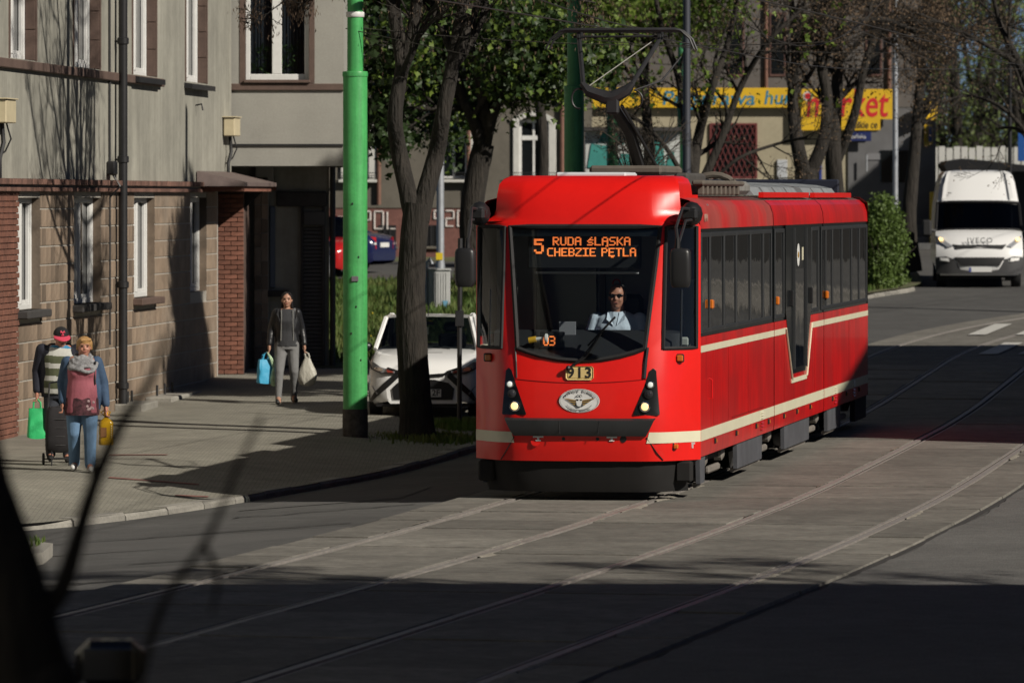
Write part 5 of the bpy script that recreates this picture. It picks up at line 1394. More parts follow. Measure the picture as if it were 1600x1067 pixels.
mb = MB(); mb.cbox((-.46,.28,1.58), (-.20,.34,1.76), .01); mb.build('housing', M('display_black', (.006,.007,.009)), d3)
led(d3, '03', -.425, 1.715, .274, .0115, .0145)
mb = MB(); mb.tube([(-.58,.30,1.665),(-.50,.30,1.68)], .035, 10); mb.build('plug_body', M('plug_yellow', (.75,.42,.03), .5), TR, True)
mb = MB(); mb.tube([(-.50,.29,1.68),(-.42,.29,1.69)], .02, 8); mb.build('plug_neck', WHITE, TR, True)
MB().lathe([(.03,0),(.05,.01),(.05,.03),(.03,.04)], 12, (-.41,.28,1.69), 'x').build('plug_ring', WHITE, TR, True)
# cab interior
mb = MB(); mb.poly([(-1.15,1.75,.9),(1.15,1.75,.9),(1.15,1.75,3.1),(-1.15,1.75,3.1)]); mb.build('cab_partition', INT, TR)
mb = MB(); mb.poly([(-.72,.2,1.02),(.72,.2,1.02),(1.12,.75,1.02),(1.15,1.75,1.02),(-1.15,1.75,1.02),(-1.12,.75,1.02)]); mb.build('cab_floor', DASH, TR)
mb = MB(); mb.poly([(-1.1,.5,2.92),(1.1,.5,2.92),(1.1,1.75,2.92),(-1.1,1.75,2.92)]); mb.build('cab_ceiling', INT, TR)
mb = MB(); rr = []
for x in [lerp(-1.0,1.0,k/12) for k in range(13)]:
    g = fy(x,1.5)
    rr.append([(x, g+.05, 1.15), (x, g+.06, 1.50+.08*(x/1)**2), (x, g+.22, 1.58), (x, .62, 1.74), (x, .74, 1.77), (x, .80, 1.72), (x, .80, 1.1)])
mb.grid(rr); mb.build('dashboard', DASH, TR, True, 40)
mb = MB(); mb.cbox((-.02,1.70,1.02), (.04,1.745,2.9), .005); mb.build('door_frame', M('cab_frame', (.10,.10,.11), .6), TR)
mb = MB(); mb.cbox((-.72,1.72,1.72), (-.05,1.748,2.55), .01); mb.build('partition_window', M('partition_glass', (.05,.055,.07), .15), TR)
mb = MB(); mb.cbox((-.62,.95,2.36), (.5,.97,2.385), .004); mb.build('sun_visor_rail', M('rail_light', (.5,.5,.5), .5), TR)
mb = MB(); mb.cbox((.10,1.72,2.14), (.22,1.742,2.32), .002); mb.build('notice', M('notice_pale', (.30,.29,.30), .6), TR)
MB().tube([(.16+.04*math.cos(a), 1.715, 2.25+.04*math.sin(a)) for a in [2*math.pi*k/16 for k in range(17)]], .006, 4).build('notice_ring', RTX, TR)
mb = MB(); mb.box((.11,1.714,2.15), (.21,1.718,2.19)); mb.build('notice_bar', RTX, TR)
mb = MB(); mb.cbox((-.30,.58,1.70), (-.12,.59,1.86), .003); mb.build('paper', M('paper_grey', (.22,.22,.24), .7), TR)
mb = MB(); mb.cbox((.12,1.32,1.25), (.62,1.46,1.85), .06); mb.build('seat_back', DASH, TR)
mb = MB(); mb.cbox((.25,1.34,1.87), (.50,1.44,2.14), .05); mb.build('headrest', DASH, TR)
mb = MB(); mb.cbox((.12,.9,1.22), (.62,1.36,1.36), .04); mb.build('seat_cushion', DASH, TR)
MB().tube([(.33,1.38,1.04),(.33,1.38,1.26)], .06, 8).build('seat_post', DASH, TR)
mb = MB(); mb.cbox((1.0,1.0,2.3), (1.06,1.2,2.62), .01); mb.build('extinguisher_box', M('box_red', (.6,.07,.03), .5), TR)
mb = MB(); mb.cbox((.78,.62,1.6), (1.08,.86,1.70), .02); mb.build('side_console', M('console_pale', (.35,.36,.33), .6), TR)

# body sections
SEC = [(.66,7.84),(7.90,13.78),(13.84,20.0)]
def side_profile():   # x,z from skirt to roof centre
    return [(1.19,.43),(HW,.50),(HW,1.70),(1.195,2.84),(1.185,2.98),(1.15,3.08),(1.08,3.14),(.95,3.175),(.5,3.19),(0,3.195)]
def section(k, y0, y1, wins, door=None):
    s_ = link(('front_section','middle_section','rear_section')[k], None, TR)
    pr = side_profile()
    for sg in (1, -1):
        mb = MB(); lo = [q for q in pr if q[1] <= 1.71]
        mb.grid([[(sg*x, y, z) for x, z in (lo if sg > 0 else lo)] for y in ([y0, y1] if sg < 0 else [y1, y0])][::1]); mb.build('side_panel', TREDS, s_, True, 20)
        mb = MB(); up = [q for q in pr if q[1] >= 2.83][:6]
        mb.grid([[(sg*x, y, z) for x, z in up] for y in ([y0, y1] if sg < 0 else [y1, y0])]); mb.build('roof_side', DUST if k == 0 else TREDS, s_, True, 30)
        # window band
        mb = MB(); mb.grid([[(sg*1.188, y, 1.70), (sg*1.183, y, 2.84)] for y in ([y0, y1] if sg < 0 else [y1, y0])]); mb.build('window_band', TBLK, s_)
        for a, b in wins:
            w_ = link('window', None, s_); c, d = 1.73, 2.80
            mb = MB(); xg = sg*1.1905
            mb.poly([(xg,a+.03,c+.03),(xg,b-.03,c+.03),(xg-sg*.004,b-.03,d-.03),(xg-sg*.004,a+.03,d-.03)] if sg > 0 else [(xg,b-.03,c+.03),(xg,a+.03,c+.03),(xg-sg*.004,a+.03,d-.03),(xg-sg*.004,b-.03,d-.03)])
            mb.build('pane', M('tram_pane', (.004,.005,.006), .02, bump=(1.3,.22,(1,1,1),.02), spec=.65), w_)
            mb = MB()
            for q in ((a,a+.05,c,d),(b-.05,b,c,d),(a+.05,b-.05,c,c+.05),(a+.05,b-.05,d-.05,d)):
                x0, x1 = sorted((sg*1.184, sg*1.203)); mb.cbox((x0,q[0],q[2]), (x1,q[1],q[3]), .006)
            mb.build('frame', FRM, w_)
        for z0, z1, nm in ((.60,.715,'lower_stripe'),(1.535,1.605,'belt_stripe')):
            segs = [(y0+.01, y1-.01)]
            if door and nm == 'belt_stripe' and sg > 0: segs = [(y0+.01, door[0]-.02), (door[1]+.02, y1-.01)]
            for a, b in segs:
                x0, x1 = sorted((sg*1.15, sg*(HW+.004))); mb = MB(); mb.box((x0,a,z0), (x1,b,z1)); mb.build(nm, CREAMS, s_)
    # roof top
    mb = MB(); tp2 = [(x, z) for x, z in pr if z >= 3.13]; full = [(-x, z) for x, z in tp2]+[(x, z) for x, z in tp2[::-1][1:]]
    ya = 2.06 if k == 0 else y0
    mb.grid([[(x, y, z) for x, z in full] for y in (ya, y1)]); mb.build('roof', ROOFG, s_, True)
    # end closures
    out = [(x, z) for x, z in pr]; ring = out+[(-x, z) for x, z in out[::-1]]
    mb = MB()
    for y in ((y1,) if k == 0 else (y0, y1)):
        mb = MB(); mb.poly([(x*.995, y-.001 if y == y1 else y+.001, z) for x, z in ring]); mb.build('end_wall', TBLK, s_)
    return s_
yl_ = lambda px: (65086/(2177.7-px)-60.1)*1.012+.66
w1 = [yl_(p) for p in (1096,1110,1132,1151,1173,1193,1206)]
s1_ = section(0, *SEC[0], list(zip(w1, w1[1:])))
dr = (yl_(1227), yl_(1267))
s2_ = section(1, *SEC[1], [(yl_(1211), dr[0]-.1), (dr[1]+.1, yl_(1279))], dr)
w3 = [yl_(p) for p in (1284,1291,1301,1316,1331,1343,1355)]
s3_ = section(2, *SEC[2], list(zip(w3, w3[1:])))
# articulation bellows
for y in (7.87, 13.81):
    mb = MB(); pr = [(x*.965, z) for x, z in side_profile()]; ring = pr+[(-x, z) for x, z in pr[::-1]]
    mb.prism([(x, y-.05, z) for x, z in ring], (0,.10,0)); mb.build('bellows', RUBBER, TR)
# dark door panel in the middle section
dw = link('door_panel', None, s2_); xd = HW+.006
def tri_panel(a0, a1, b0, b1, z0, z1, x, mat, nm, par):
    mb = MB(); mb.prism([(x,a0,z0),(x,a1,z0),(x,b1,z1),(x,b0,z1)], (-.012,0,0)); mb.build(nm, mat, par)
dy0, dy1 = dr
ia, ib = lerp(dy0, dy1, .24), lerp(dy0, dy1, .80)
tri_panel(ia, ib, dy0, dy1, 1.03, 1.80, xd, TBLK, 'panel', dw)
mb = MB(); mb.prism([(xd,dy0,1.802),(xd,dy1,1.802),(xd,dy1,2.84),(xd,dy0,2.84)], (-.012,0,0)); mb.build('panel', TBLK, dw)
PNM = M('tram_pane', (.016,.018,.020))
mb = MB(); mb.prism([(xd+.003,lerp(ia,ib,.12),1.10),(xd+.003,lerp(ia,ib,.88),1.10),(xd+.003,lerp(ia,ib,.88),2.3),(xd+.003,lerp(ia,ib,.12),2.3)], (-.004,0,0)); mb.build('pane', PNM, dw)
for u in (.08, .92):
    MB().tube([(xd+.008,lerp(ia,ib,u),1.08),(xd+.008,lerp(ia,ib,u),2.8)], .022, 5).build('door_rail', FRM, dw)
for u in (0, 1):
    q0 = (xd+.006, (ia,ib)[u], .96); q1 = (xd+.006, (dy0,dy1)[u], 1.6); MB().tube([q0, q1], .013, 5).build('trim', CREAMS, dw)
mb = MB(); mb.box((HW-.01,ia-.03,.92), (xd+.004,ib+.03,.975)); mb.build('trim', CREAMS, dw)
mb = MB(); mb.add([Vector((xd+.004, lerp(dy0,dy1,.47)+.16*math.cos(a), 2.47+.14*math.sin(a))) for a in [2*math.pi*k/24 for k in range(24)]], [tuple(range(24))]); mb.build('oval_emblem', M('emblem_white2', (.8,.8,.78)), dw)
mb = MB(); mb.add([Vector((xd+.006, lerp(dy0,dy1,.47)+.09*math.cos(a), 2.47+.04*math.sin(a))) for a in [2*math.pi*k/12 for k in range(12)]], [tuple(range(12))]); mb.build('emblem_wings', GOLD, dw)
mb = MB(); mb.box((xd+.001,lerp(dy0,dy1,.62),2.40), (xd+.004,lerp(dy0,dy1,.67),2.56)); mb.build('small_text', CREAMS, dw)
for yq in (ia-.25, ib+.35):
    mb = MB(); mb.cbox((HW-.01,yq,1.85), (HW+.05,yq+.05,2.05), .01); mb.build('button_box', BLACK, dw)
# side lights, flaps, marks
for y, z in ((1.55,2.03),(8.15,1.95),(14.1,1.92)):
    mb = MB(); mb.cbox((HW-.01,y-.06,z-.05), (HW+.035,y+.06,z+.05), .012); mb.build('side_marker', ORNG, TR)
for k, y in enumerate((1.9,3.9,5.9,7.2,8.9,10.4,12.0,14.9,16.8,18.6)):
    mb = MB(); mb.cbox((HW-.01,y-.03,.525), (HW+.02,y+.03,.585), .008); mb.build('marker_base', BLACK, TR)
    mb = MB(); mb.cbox((HW+.018,y+.0,.535), (HW+.028,y+.035,.575), .004); mb.build('reflector', ORNG, TR)
for y in (6.55, 15.3, 17.9):
    for z in [.48+.04*k for k in range(3)]+[.615+.03*k for k in range(3)]:
        mb = MB(); mb.prism([(HW+.003,y-.12,z),(HW+.02,y-.12,z+.006),(HW+.003,y-.12,z+.022)], (0,.24,0)); mb.build('louvre', CREAMS if z > .6 else TREDS, TR)
MB().tube([(HW,1.45,1.02),(HW+.03,1.45,1.03),(HW+.03,1.45,1.22),(HW,1.45,1.24)], .008, 5).build('grab_handle', TREDS, TR)
for y, z0, z1 in ((1.75,.74,1.53),(3.2,.74,1.53),(5.12,.74,1.53),(9.0,.74,1.5),(12.6,.74,1.5),(15.0,.74,1.53),(17.2,.74,1.53)):
    mb = MB(); mb.box((HW+.0005,y,z0), (HW+.0025,y+.012,z1)); mb.build('panel_seam', M('tram_red_dark', (.30,.008,.008)), TR)
for a, b in ((3.5,5.1),(5.15,6.7)):
    mb = MB(); mb.box((HW+.001,a,.74), (HW+.006,b,.755)); mb.build('flap_seam', M('tram_red_dark', (.30,.008,.008)), TR)
text('side_lettering', 'IIPN', .12, M('faded_cream', (.45,.28,.22), .6), TR, (HW+.0,1.15,2.95), (R(90),0,R(90)), sx=1.4)
# underframe and bogies
for k, (a, b) in enumerate(SEC):
    mb = MB(); mb.box((-1.0,a+.2,.30), (1.0,b-.1,.52)); mb.build('underframe', UND, TR)
def bogie(y):
    bg_ = link('bogie', None, TR)
    mb = MB(); mb.cbox((-.95,y-1.05,.28), (.95,y+1.05,.46), .03); mb.build('bogie_frame', UND, bg_)
    for dy in (-.8, .8):
        for sg in (1, -1):
            w_ = link('wheel', None, bg_)
            MB().lathe([(.31,-.06),(.33,-.05),(.33,.05),(.24,.07),(.1,.07),(.08,.10)], 24, (sg*.72, y+dy, .335), 'x').build('tyre', DKMET, w_, True)
        MB().tube([(-.72,y+dy,.335),(.72,y+dy,.335)], .06, 8).build('axle', UND, bg_)
    for sg in (1, -1):
        mb = MB(); mb.cbox((sg*1.02-.03,y-.5,.16), (sg*1.02+.03,y+.5,.24), .02); mb.build('track_brake', M('brake_grey', (.20,.18,.16), .7, nz=(6,.3)), bg_)
        for dy in (-.8, .8):
            MB().lathe([(.09,-.03),(.09,.05),(.04,.08)], 10, (sg*.98, y+dy, .335), 'x').build('axle_box', M('brake_grey', (.20,.18,.16)), bg_, True)
for y in (3.2, 8.0, 13.7, 17.9): bogie(y)
for a, b in ((.85,1.35),(4.3,6.9),(9.3,12.3),(14.6,16.4)):
    for sg in (1, -1):
        mb = MB(); x0, x1 = sorted((sg*1.12, sg*1.165)); mb.prism([(x1,a+.0,.45),(x1,b,.45),(x1,b-.06,.14),(x1,a+.05,.14)], (x0-x1,0,0)); mb.build('skirt_plate', SKIRT, TR)
        MB().tube([(sg*1.1,a+.1,.12),(sg*1.1,b-.1,.12)], .03, 6).build('skirt_rail', M('brake_grey', (.20,.18,.16)), TR)
for sg in (1, -1):
    mb = MB(); mb.cbox((sg*1.05-.09,.42,.18), (sg*1.05+.08,.60,.40), .02); mb.build('step_bracket', UND, TR)
mb = MB(); mb.box((-.9,.45,.10), (.9,.8,.24)); mb.build('life_guard', UND, TR)
# rear end of the tram
mb = MB(); rr = []
for z in (.43,.7,1.7,2.84,3.1): rr.append([(x, 20.0+.55*(1-abs(x/HW)**3)*(1 if z < 2 else .75), z) for x in [lerp(-HW,HW,k/14) for k in range(15)]])
mb.grid(rr); mb.build('rear_panel', M('tram_rear_dark', (.10,.012,.014), .3), TR, True)
mb = MB(); mb.poly([(x, 20.0+.4*(1-abs(x/HW)**3), 3.1) for x in [lerp(-HW,HW,k/14) for k in range(15)]]+[(HW*.9,19.98,3.18),(-HW*.9,19.98,3.18)]); mb.build('rear_roof', ROOFG, TR)
for xa in (1.1,-1.17):
    mb = MB(); mb.box((xa,18.4,.12), (xa+.07,20.05,.45)); mb.build('rear_skirt', UND, TR)
# mirrors
for sg in (1, -1):
    mr_ = link('mirror', None, TR); xm, ym = sg*1.13, -.50
    mb = MB(); mb.ell((sg*1.13,.44,3.0), (.12,.20,.13), 12); mb.build('mount', BLACK, mr_, True)
    mb = MB(); mb.cbox((sg*1.13-.09,.2,2.93), (sg*1.13+.09,.36,3.06), .03); mb.build('mount', BLACK, mr_)
    a_ = (xm-sg*.03, ym, 2.72)
    MB().tube([(sg*1.13,.3,3.05),(sg*1.11,-.2,3.06),(xm-sg*.05,ym+.02,2.86),a_], .017, 6).build('arm', DKMET, mr_, True)
    MB().tube([(sg*1.16,.3,2.94),(sg*1.14,-.15,2.93),(xm-sg*.02,ym+.02,2.70),(xm-sg*.03,ym,2.60)], .015, 6).build('arm', DKMET, mr_, True)
    MB().tube([(xm-sg*.03,ym,2.75),(xm-sg*.03,ym,2.60)], [.025,.035], 8).build('joint', BLACK, mr_, True)
    rr = []; mb = MB()
    for z, f in ((2.24,.70),(2.26,.88),(2.32,1),(2.52,1),(2.60,.97),(2.635,.85),(2.645,.6)):
        rr.append([(xm+.11*f*math.copysign(abs(math.cos(a))**.5, math.cos(a)), ym+.07*f*math.copysign(abs(math.sin(a))**.7, math.sin(a)), z) for a in [2*math.pi*k/20 for k in range(21)]])
    mb.grid(rr); mb.poly(rr[0][:-1][::-1]); mb.poly(rr[-1][:-1]); mb.build('housing', M('mirror_black', (.02,.02,.021), .38), mr_, True, 50)
    mb = MB(); mb.cbox((xm-.09,ym+.055,2.28), (xm+.09,ym+.075,2.60), .004); mb.build('mirror_glass', CHROME, mr_)
# roof equipment
mb = MB(); mb.cbox((-.40,1.0,3.38), (.36,1.9,3.44), .02); mb.build('roof_hatch', M('hatch_white', (.62,.66,.68), .5), TR)
BRN = M('equip_brown', (.13,.11,.09), .8, nz=(4,.25))
mb = MB(); mb.cbox((-.25,2.5,3.42), (.55,4.3,3.52), .03); mb.build('pantograph_base', BRN, TR)
for x in (-.45,.75):
    mb = MB(); mb.cbox((x-.08,2.6,3.2), (x+.08,4.2,3.44), .03); mb.build('insulator_box', M('equip_dark', (.07,.065,.06), .8, nz=(4,.25)), TR)
mb = MB(); mb.cbox((-.85,2.3,3.2), (.85,5.6,3.36), .04); mb.build('resistor_box', M('equip_dark', (.07,.065,.06)), TR)
for k in range(9):
    mb = MB(); mb.cbox((.95,2.4+k*.42,3.2), (1.02,2.5+k*.42,3.30), .01); mb.build('roof_rib', BRN, TR)
mb = MB(); mb.cbox((.90,2.3,3.30), (1.04,6.2,3.36), .02); mb.build('cable_duct', BRN, TR)
mb = MB(); mb.cbox((-1.0,6.0,3.2), (.95,7.6,3.36), .05); mb.build('roof_box', ROOFG, TR)
for k, (y0, y1) in enumerate(((8.2,9.3),(9.5,10.7),(10.9,12.1),(12.3,13.4),(14.2,15.4),(15.6,16.8),(17.0,18.4))):
    mb = MB(); rr = []
    for q in range(9):
        a = math.pi*q/8; rr.append([(math.cos(a)*.92, y, 3.2+.17*math.sin(a)**.6) for y in (y0, y1)])
    mb.grid(rr); mb.poly([r_[0] for r_ in rr]); mb.build('roof_unit', M('unit_grey', (.25,.27,.28), .6, nz=(3,.2)), TR, True, 40)
for y0, y1 in ((8.0,13.3),(14.0,19.0)):
    mb = MB(); mb.box((1.0,y0,3.17), (1.06,y1,3.235)); mb.build('roof_rail', TRED, TR)
mb = MB(); mb.cbox((-1.06,9.0,3.2), (-.96,19.2,3.46), .02); mb.build('roof_screen', M('screen_navy', (.018,.022,.038), .5), TR)
mb = MB(); mb.cbox((-1.06,18.9,3.2), (.9,19.0,3.42), .02); mb.build('roof_screen', M('screen_navy', (.018,.022,.038)), TR)
MB().tube([(.5+.3*math.cos(a), 7.7, 3.2+.24*math.sin(a)) for a in [math.pi*k/10 for k in range(11)]], .04, 8).build('cable_loop', BRN, TR, True)
# pantograph
pg = link('pantograph', None, TR); yk, zk = 2.5, 4.22
MB().tube([(.12,3.9,3.52),(.10,3.2,3.9),(-.02,yk,zk)], [.075,.065,.06], 8).build('lower_arm', DKMET, pg, True)
MB().tube([(.30,4.0,3.52),(.10,yk+.1,zk-.05)], .02, 6).build('guide_rod', DKMET, pg, True)
mb = MB(); mb.tube([(-.33,yk,zk+.20),(-.26,yk,zk+.11),(-.06,yk,zk+.04),(.02,yk,zk+.04),(.17,yk,zk+.12),(.24,yk,zk+.20)], [.03,.06,.075,.075,.06,.03], 8); mb.build('knee_bracket', DKMET, pg, True)
mb = MB(); mb.cbox((-.06,yk-.06,zk-.14), (.08,yk+.06,zk+.06), .02); mb.build('knee_joint', DKMET, pg)
MB().tube([(-.31,yk,zk+.16),(-.49,3.4,4.95)], .026, 8).build('upper_arm', DKMET, pg, True)
MB().tube([(.22,yk,zk+.18),(.43,3.4,4.95)], .026, 8).build('upper_arm', DKMET, pg, True)
MB().tube([(.24,yk+.05,zk+.12),(.50,2.9,4.45),(.66,3.3,4.72)], .010, 6).build('link_rod', DKMET, pg, True)
MB().tube([(-.26,yk,zk+.16),(.38,3.4,4.93)], .007, 5).build('brace_wire', M('brace_pale', (.25,.24,.22), .5), pg)
MB().tube([(-.55,3.4,4.95),(.50,3.4,4.95)], .014, 6).build('cross_tube', DKMET, pg)
for y in (3.28, 3.55):
    MB().tube([(-.84,y,4.82),(-.79,y,4.92),(-.68,y,5.01),(-.61,y,5.02),(.60,y,5.02),(.66,y,5.01),(.76,y,4.92),(.81,y,4.80)], [.012,.014,.016,.028,.028,.016,.014,.012], 6).build('contact_bar', DKMET, pg, True)
for x in (-.48,.42):
    mb = MB(); mb.cbox((x-.02,3.28,4.93), (x+.02,3.55,5.0), .005); mb.build('head_bracket', DKMET, pg)
MB().tube([(-.36+.08*math.cos(a), yk, zk+.03+.11*math.sin(a)) for a in [R(60+22*k) for k in range(11)]], .012, 6).build('cable', BLACK, pg, True)
MB().tube([(.24+.10*math.cos(a), yk, zk+.02+.10*math.sin(a)) for a in [R(-80+20*k) for k in range(9)]], .010, 6).build('cable', BLACK, pg, True)
# ---------------------------------------------------------------- road vehicles
TYRE = M('tyre', (.018,.018,.019), .85, nz=(20,.2)); RIM = M('rim', (.35,.35,.36), .35, .8)
CGLS = glass('car_glass', (.22,.24,.25), .07)
CDK = M('car_interior', (.02,.021,.023), .8)
HLG = M('headlamp_clear', (.30,.31,.33), .08, coat=1)
def wheel(par, x, y, r, w):
    o = link('wheel', None, par)
    MB().lathe([(r*.7,-w/2),(r*.95,-w/2),(r,-w*.32),(r,w*.32),(r*.95,w/2),(r*.7,w/2)], 26, (x,y,r), 'x').build('tyre', TYRE, o, True)
    sg = 1 if x > 0 else -1
    mb = MB(); mb.lathe([(r*.68,-.01),(r*.62,.02),(r*.2,.03),(r*.05,.035)], 20, (x+sg*w*.35,y,r), 'x')
    if sg < 0:
        for v in mb.v: v.x = 2*(x+sg*w*.35)-v.x
    mb.build('rim', RIM, o, True)
def car(name, label, cat, loc, rz, paint, st, gh, wheels, group=None, roofz=.02):
    o = thing(name, label, cat, loc, rz, group)
    rows = []
    for y, hw, zb, zt in st:
        h = zt-zb; hf = [(.90*hw,zb),(.975*hw,zb+.12*h),(hw,zb+.42*h),(.99*hw,zb+.68*h),(.965*hw,zb+.86*h),(.90*hw,zt-.035*h),(.78*hw,zt),(.4*hw,zt+.018),(0,zt+.025)]
        rows.append([(x, y, z) for x, z in hf]+[(-x, y, z) for x, z in hf[-2::-1]])
    mb = MB(); mb.grid([r_[::-1] for r_ in rows]); mb.poly(rows[0]); mb.poly(rows[-1][::-1]); mb.build('body', paint, o, True, 40)
    (y1,w1_,z1),(y2,w2,z2),(y3,w3_,z3),(y4,w4,z4) = gh
    bow = .10
    cw = lambda y, hw, z, b, n=8: [(lerp(-hw,hw,k/n), y+b*((2*k/n-1)**2), z+.02*(1-(2*k/n-1)**2)) for k in range(n+1)]
    a, b, c, d = cw(y1,w1_,z1,bow), cw(y2,w2,z2,bow*.6), cw(y3,w3_,z3,-.03), cw(y4,w4,z4,-.08)
    MB().grid([a, b]).build('windscreen', CGLS, o, True); MB().grid([d[::-1], c[::-1]]).build('rear_window', CGLS, o, True)
    mid = [[(p[0], lerp(p[1], q[1], t), lerp(p[2], q[2], t)+roofz*math.sin(math.pi*t)) for p, q in zip(b, c)] for t in (0,.25,.5,.75,1)]
    MB().grid(mid).build('roof', paint, o, True)
    for sg in (0, -1):
        q = [a[sg], b[sg], c[sg], d[sg]]
        m0 = lambda u, v: tuple(Vector(u).lerp(Vector(v), .5))
        MB().poly([q[0], m0(q[0],q[3]), m0(q[1],q[2]), q[1]]).build('side_window', CGLS, o); MB().poly([m0(q[0],q[3]), q[3], q[2], m0(q[1],q[2])]).build('side_window', CGLS, o)
        MB().tube([q[0], q[1]], .035, 6).build('pillar', paint, o, True); MB().tube([q[1], m0(q[1],q[2]), q[2]], .03, 6).build('roof_rail', paint, o, True); MB().tube([q[2], q[3]], .05, 6).build('pillar', paint, o, True)
        MB().tube([m0(q[0],q[3]), m0(q[1],q[2])], .03, 6).build('pillar', BLACK, o)
    mb = MB(); mb.box((-w1_*.9,y1+.1,st[3][2]+.1), (w1_*.9,y4-.1,z1-.02)); mb.build('interior', CDK, o)
    for sg in (1, -1):
        mb = MB(); mb.cbox((sg*.34-.2,y2+.15,z1-.05), (sg*.34+.2,y2+.28,z2-.22), .04); mb.build('seat_back', CDK, o)
        mb = MB(); mb.cbox((sg*.34-.12,y2+.16,z2-.20), (sg*.34+.12,y2+.25,z2-.06), .03); mb.build('headrest', CDK, o)
    for x, y, r_, w_ in wheels: wheel(o, x, y, r_, w_); wheel(o, -x, y, r_, w_)
    return o
def frontpatch(o, name, pts, yf, mat, th=.03, off=.02):
    xs = sorted({round(x, 4) for x, z in pts}); a = xs[0]
    while a < xs[-1]: xs.append(round(a, 4)); a += .05
    xs = sorted(set(xs)); e = 1e-4; cols = []
    for x in xs:
        q = min(max(x, min(p[0] for p in pts)+e), max(p[0] for p in pts)-e); zz_ = []
        for (x0, z0), (x1, z1) in zip(pts, pts[1:]+pts[:1]):
            if (x0-q)*(x1-q) <= 0 and abs(x1-x0) > 1e-9: zz_.append(z0+(z1-z0)*(q-x0)/(x1-x0))
        if len(zz_) >= 2: cols.append((x, min(zz_), max(zz_)))
    f = [[Vector((x, yf(x, lerp(a, b, k/2))-off, lerp(a, b, k/2))) for x, a, b in cols] for k in range(3)]
    bk = Vector((0, th+.05, 0)); mb = MB(); mb.grid([[p+bk for p in f[0]]]+f+[[p+bk for p in f[2]]]); return mb.build(name, mat, o, True, 30)
def mir(pts): return [(-x, z) for x, z in pts][::-1]
WPAINT = M('white_car_paint', (.84,.84,.83), .22, coat=.6)
# white hatchback behind the forked tree
Yc = 80.6; sc = F/Yc
st = [(0,.52,.24,.60),(.05,.66,.22,.68),(.14,.745,.20,.755),(.30,.785,.19,.82),(.60,.805,.19,.89),(.95,.808,.19,.95),(2.9,.808,.19,.97),(3.25,.78,.2,.95),(3.42,.70,.24,.9)]
gh = [(.88,.735,.945),(1.42,.61,1.385),(2.75,.59,1.40),(3.25,.64,.98)]
car1 = car('parked_hatchback', 'small white hatchback parked nose-on behind the forked tree', 'car', ((661-800)/sc, Yc, pz(-1.2,Yc)), R(-2), WPAINT, st, gh, [(.70,.62,.285,.17),(.70,2.95,.285,.17)])
yf1 = lambda x, z: interp(abs(x), [(0,0),(.52,.0),(.66,.05),(.745,.14),(.79,.30)])-.0
blk = M('grille_black', (.012,.012,.013), .35)
frontpatch(car1, 'grille_upper', [(-.30,.60),(0,.565),(.30,.60),(.34,.64),(.16,.625),(0,.615),(-.16,.625),(-.34,.64)], yf1, blk)
frontpatch(car1, 'grille', [(-.44,.42),(-.36,.50),(-.16,.545),(.16,.545),(.36,.50),(.44,.42),(.42,.26),(-.42,.26)], yf1, blk)
for fn_ in (lambda q: q, mir):
    frontpatch(car1, 'grille_arm', fn_([(.34,.66),(.34,.58),(.50,.43),(.66,.30),(.74,.22),(.77,.24),(.70,.36),(.52,.53),(.40,.63)]), yf1, blk, .03, .024)
    frontpatch(car1, 'grille_arm', fn_([(.24,.59),(.36,.64),(.52,.70),(.50,.72),(.34,.67)]), yf1, blk, .03, .03)
    frontpatch(car1, 'headlamp', fn_([(.40,.635),(.60,.645),(.73,.70),(.765,.79),(.72,.80),(.60,.72),(.40,.665)]), yf1, HLG, .03, .032)
    frontpatch(car1, 'headlamp_frame', fn_([(.38,.625),(.60,.632),(.745,.69),(.785,.81),(.775,.81),(.735,.705),(.60,.642),(.38,.634)]), yf1, blk, .03, .036)
    frontpatch(car1, 'headlamp_bezel', fn_([(.56,.69),(.62,.72),(.68,.72),(.70,.70),(.66,.67),(.58,.665)]), yf1, CHROME, .02, .040)
    frontpatch(car1, 'indicator', fn_([(.41,.645),(.50,.645),(.52,.685),(.44,.665)]), yf1, M('indicator_red', (.35,.05,.03), .3), .02, .038)
    frontpatch(car1, 'fog_lamp', fn_([(.64,.345),(.72,.44),(.735,.45),(.66,.335)]), yf1, M('fog_grey', (.2,.2,.2), .3), .02, .03)
frontpatch(car1, 'lower_lip', [(-.50,.245),(.50,.245),(.46,.205),(-.46,.205)], yf1, WPAINT, .04, .03)
frontpatch(car1, 'undertray', [(-.70,.20),(.70,.20),(.66,.16),(-.66,.16)], yf1, blk, .3, .0)
np2 = link('number_plate', None, car1)
mb = MB(); mb.cbox((-.26,-.05,.30), (.26,-.036,.41), .004); mb.build('plate', M('plate_white', (.72,.72,.70), .5), np2)
text('lettering', '2F', .12, KTX, np2, (.185,-.053,.357), bold=.002)
MB().tube([(-.25,.56,.915),(.25,.56,.915)], .004, 4).build('bonnet_seam', M('seam_grey', (.25,.25,.25), .6), car1)
for sg in (1, -1):
    mb = MB(); mb.ell((sg*.88,1.15,.98), (.10,.07,.075), 12); mb.build('door_mirror', WPAINT if sg > 0 else blk, car1, True)
    MB().tube([(sg*.04+.3*sg,.86,.955),(sg*.1,.93,.975)], .01, 5).build('wiper', BLACK, car1)
MB().tube([(0,1.5,1.41),(0,1.55,1.56)], .006, 5).build('aerial', BLACK, car1)
mb = MB(); mb.cbox((-.07,1.35,1.29), (.08,1.36,1.34), .01); mb.build('rear_view_mirror', CDK, car1)
mb = MB(); mb.cbox((-.02,1.34,1.15), (.01,1.345,1.26), .004); mb.build('air_freshener', M('freshener', (.6,.6,.5), .6), car1)
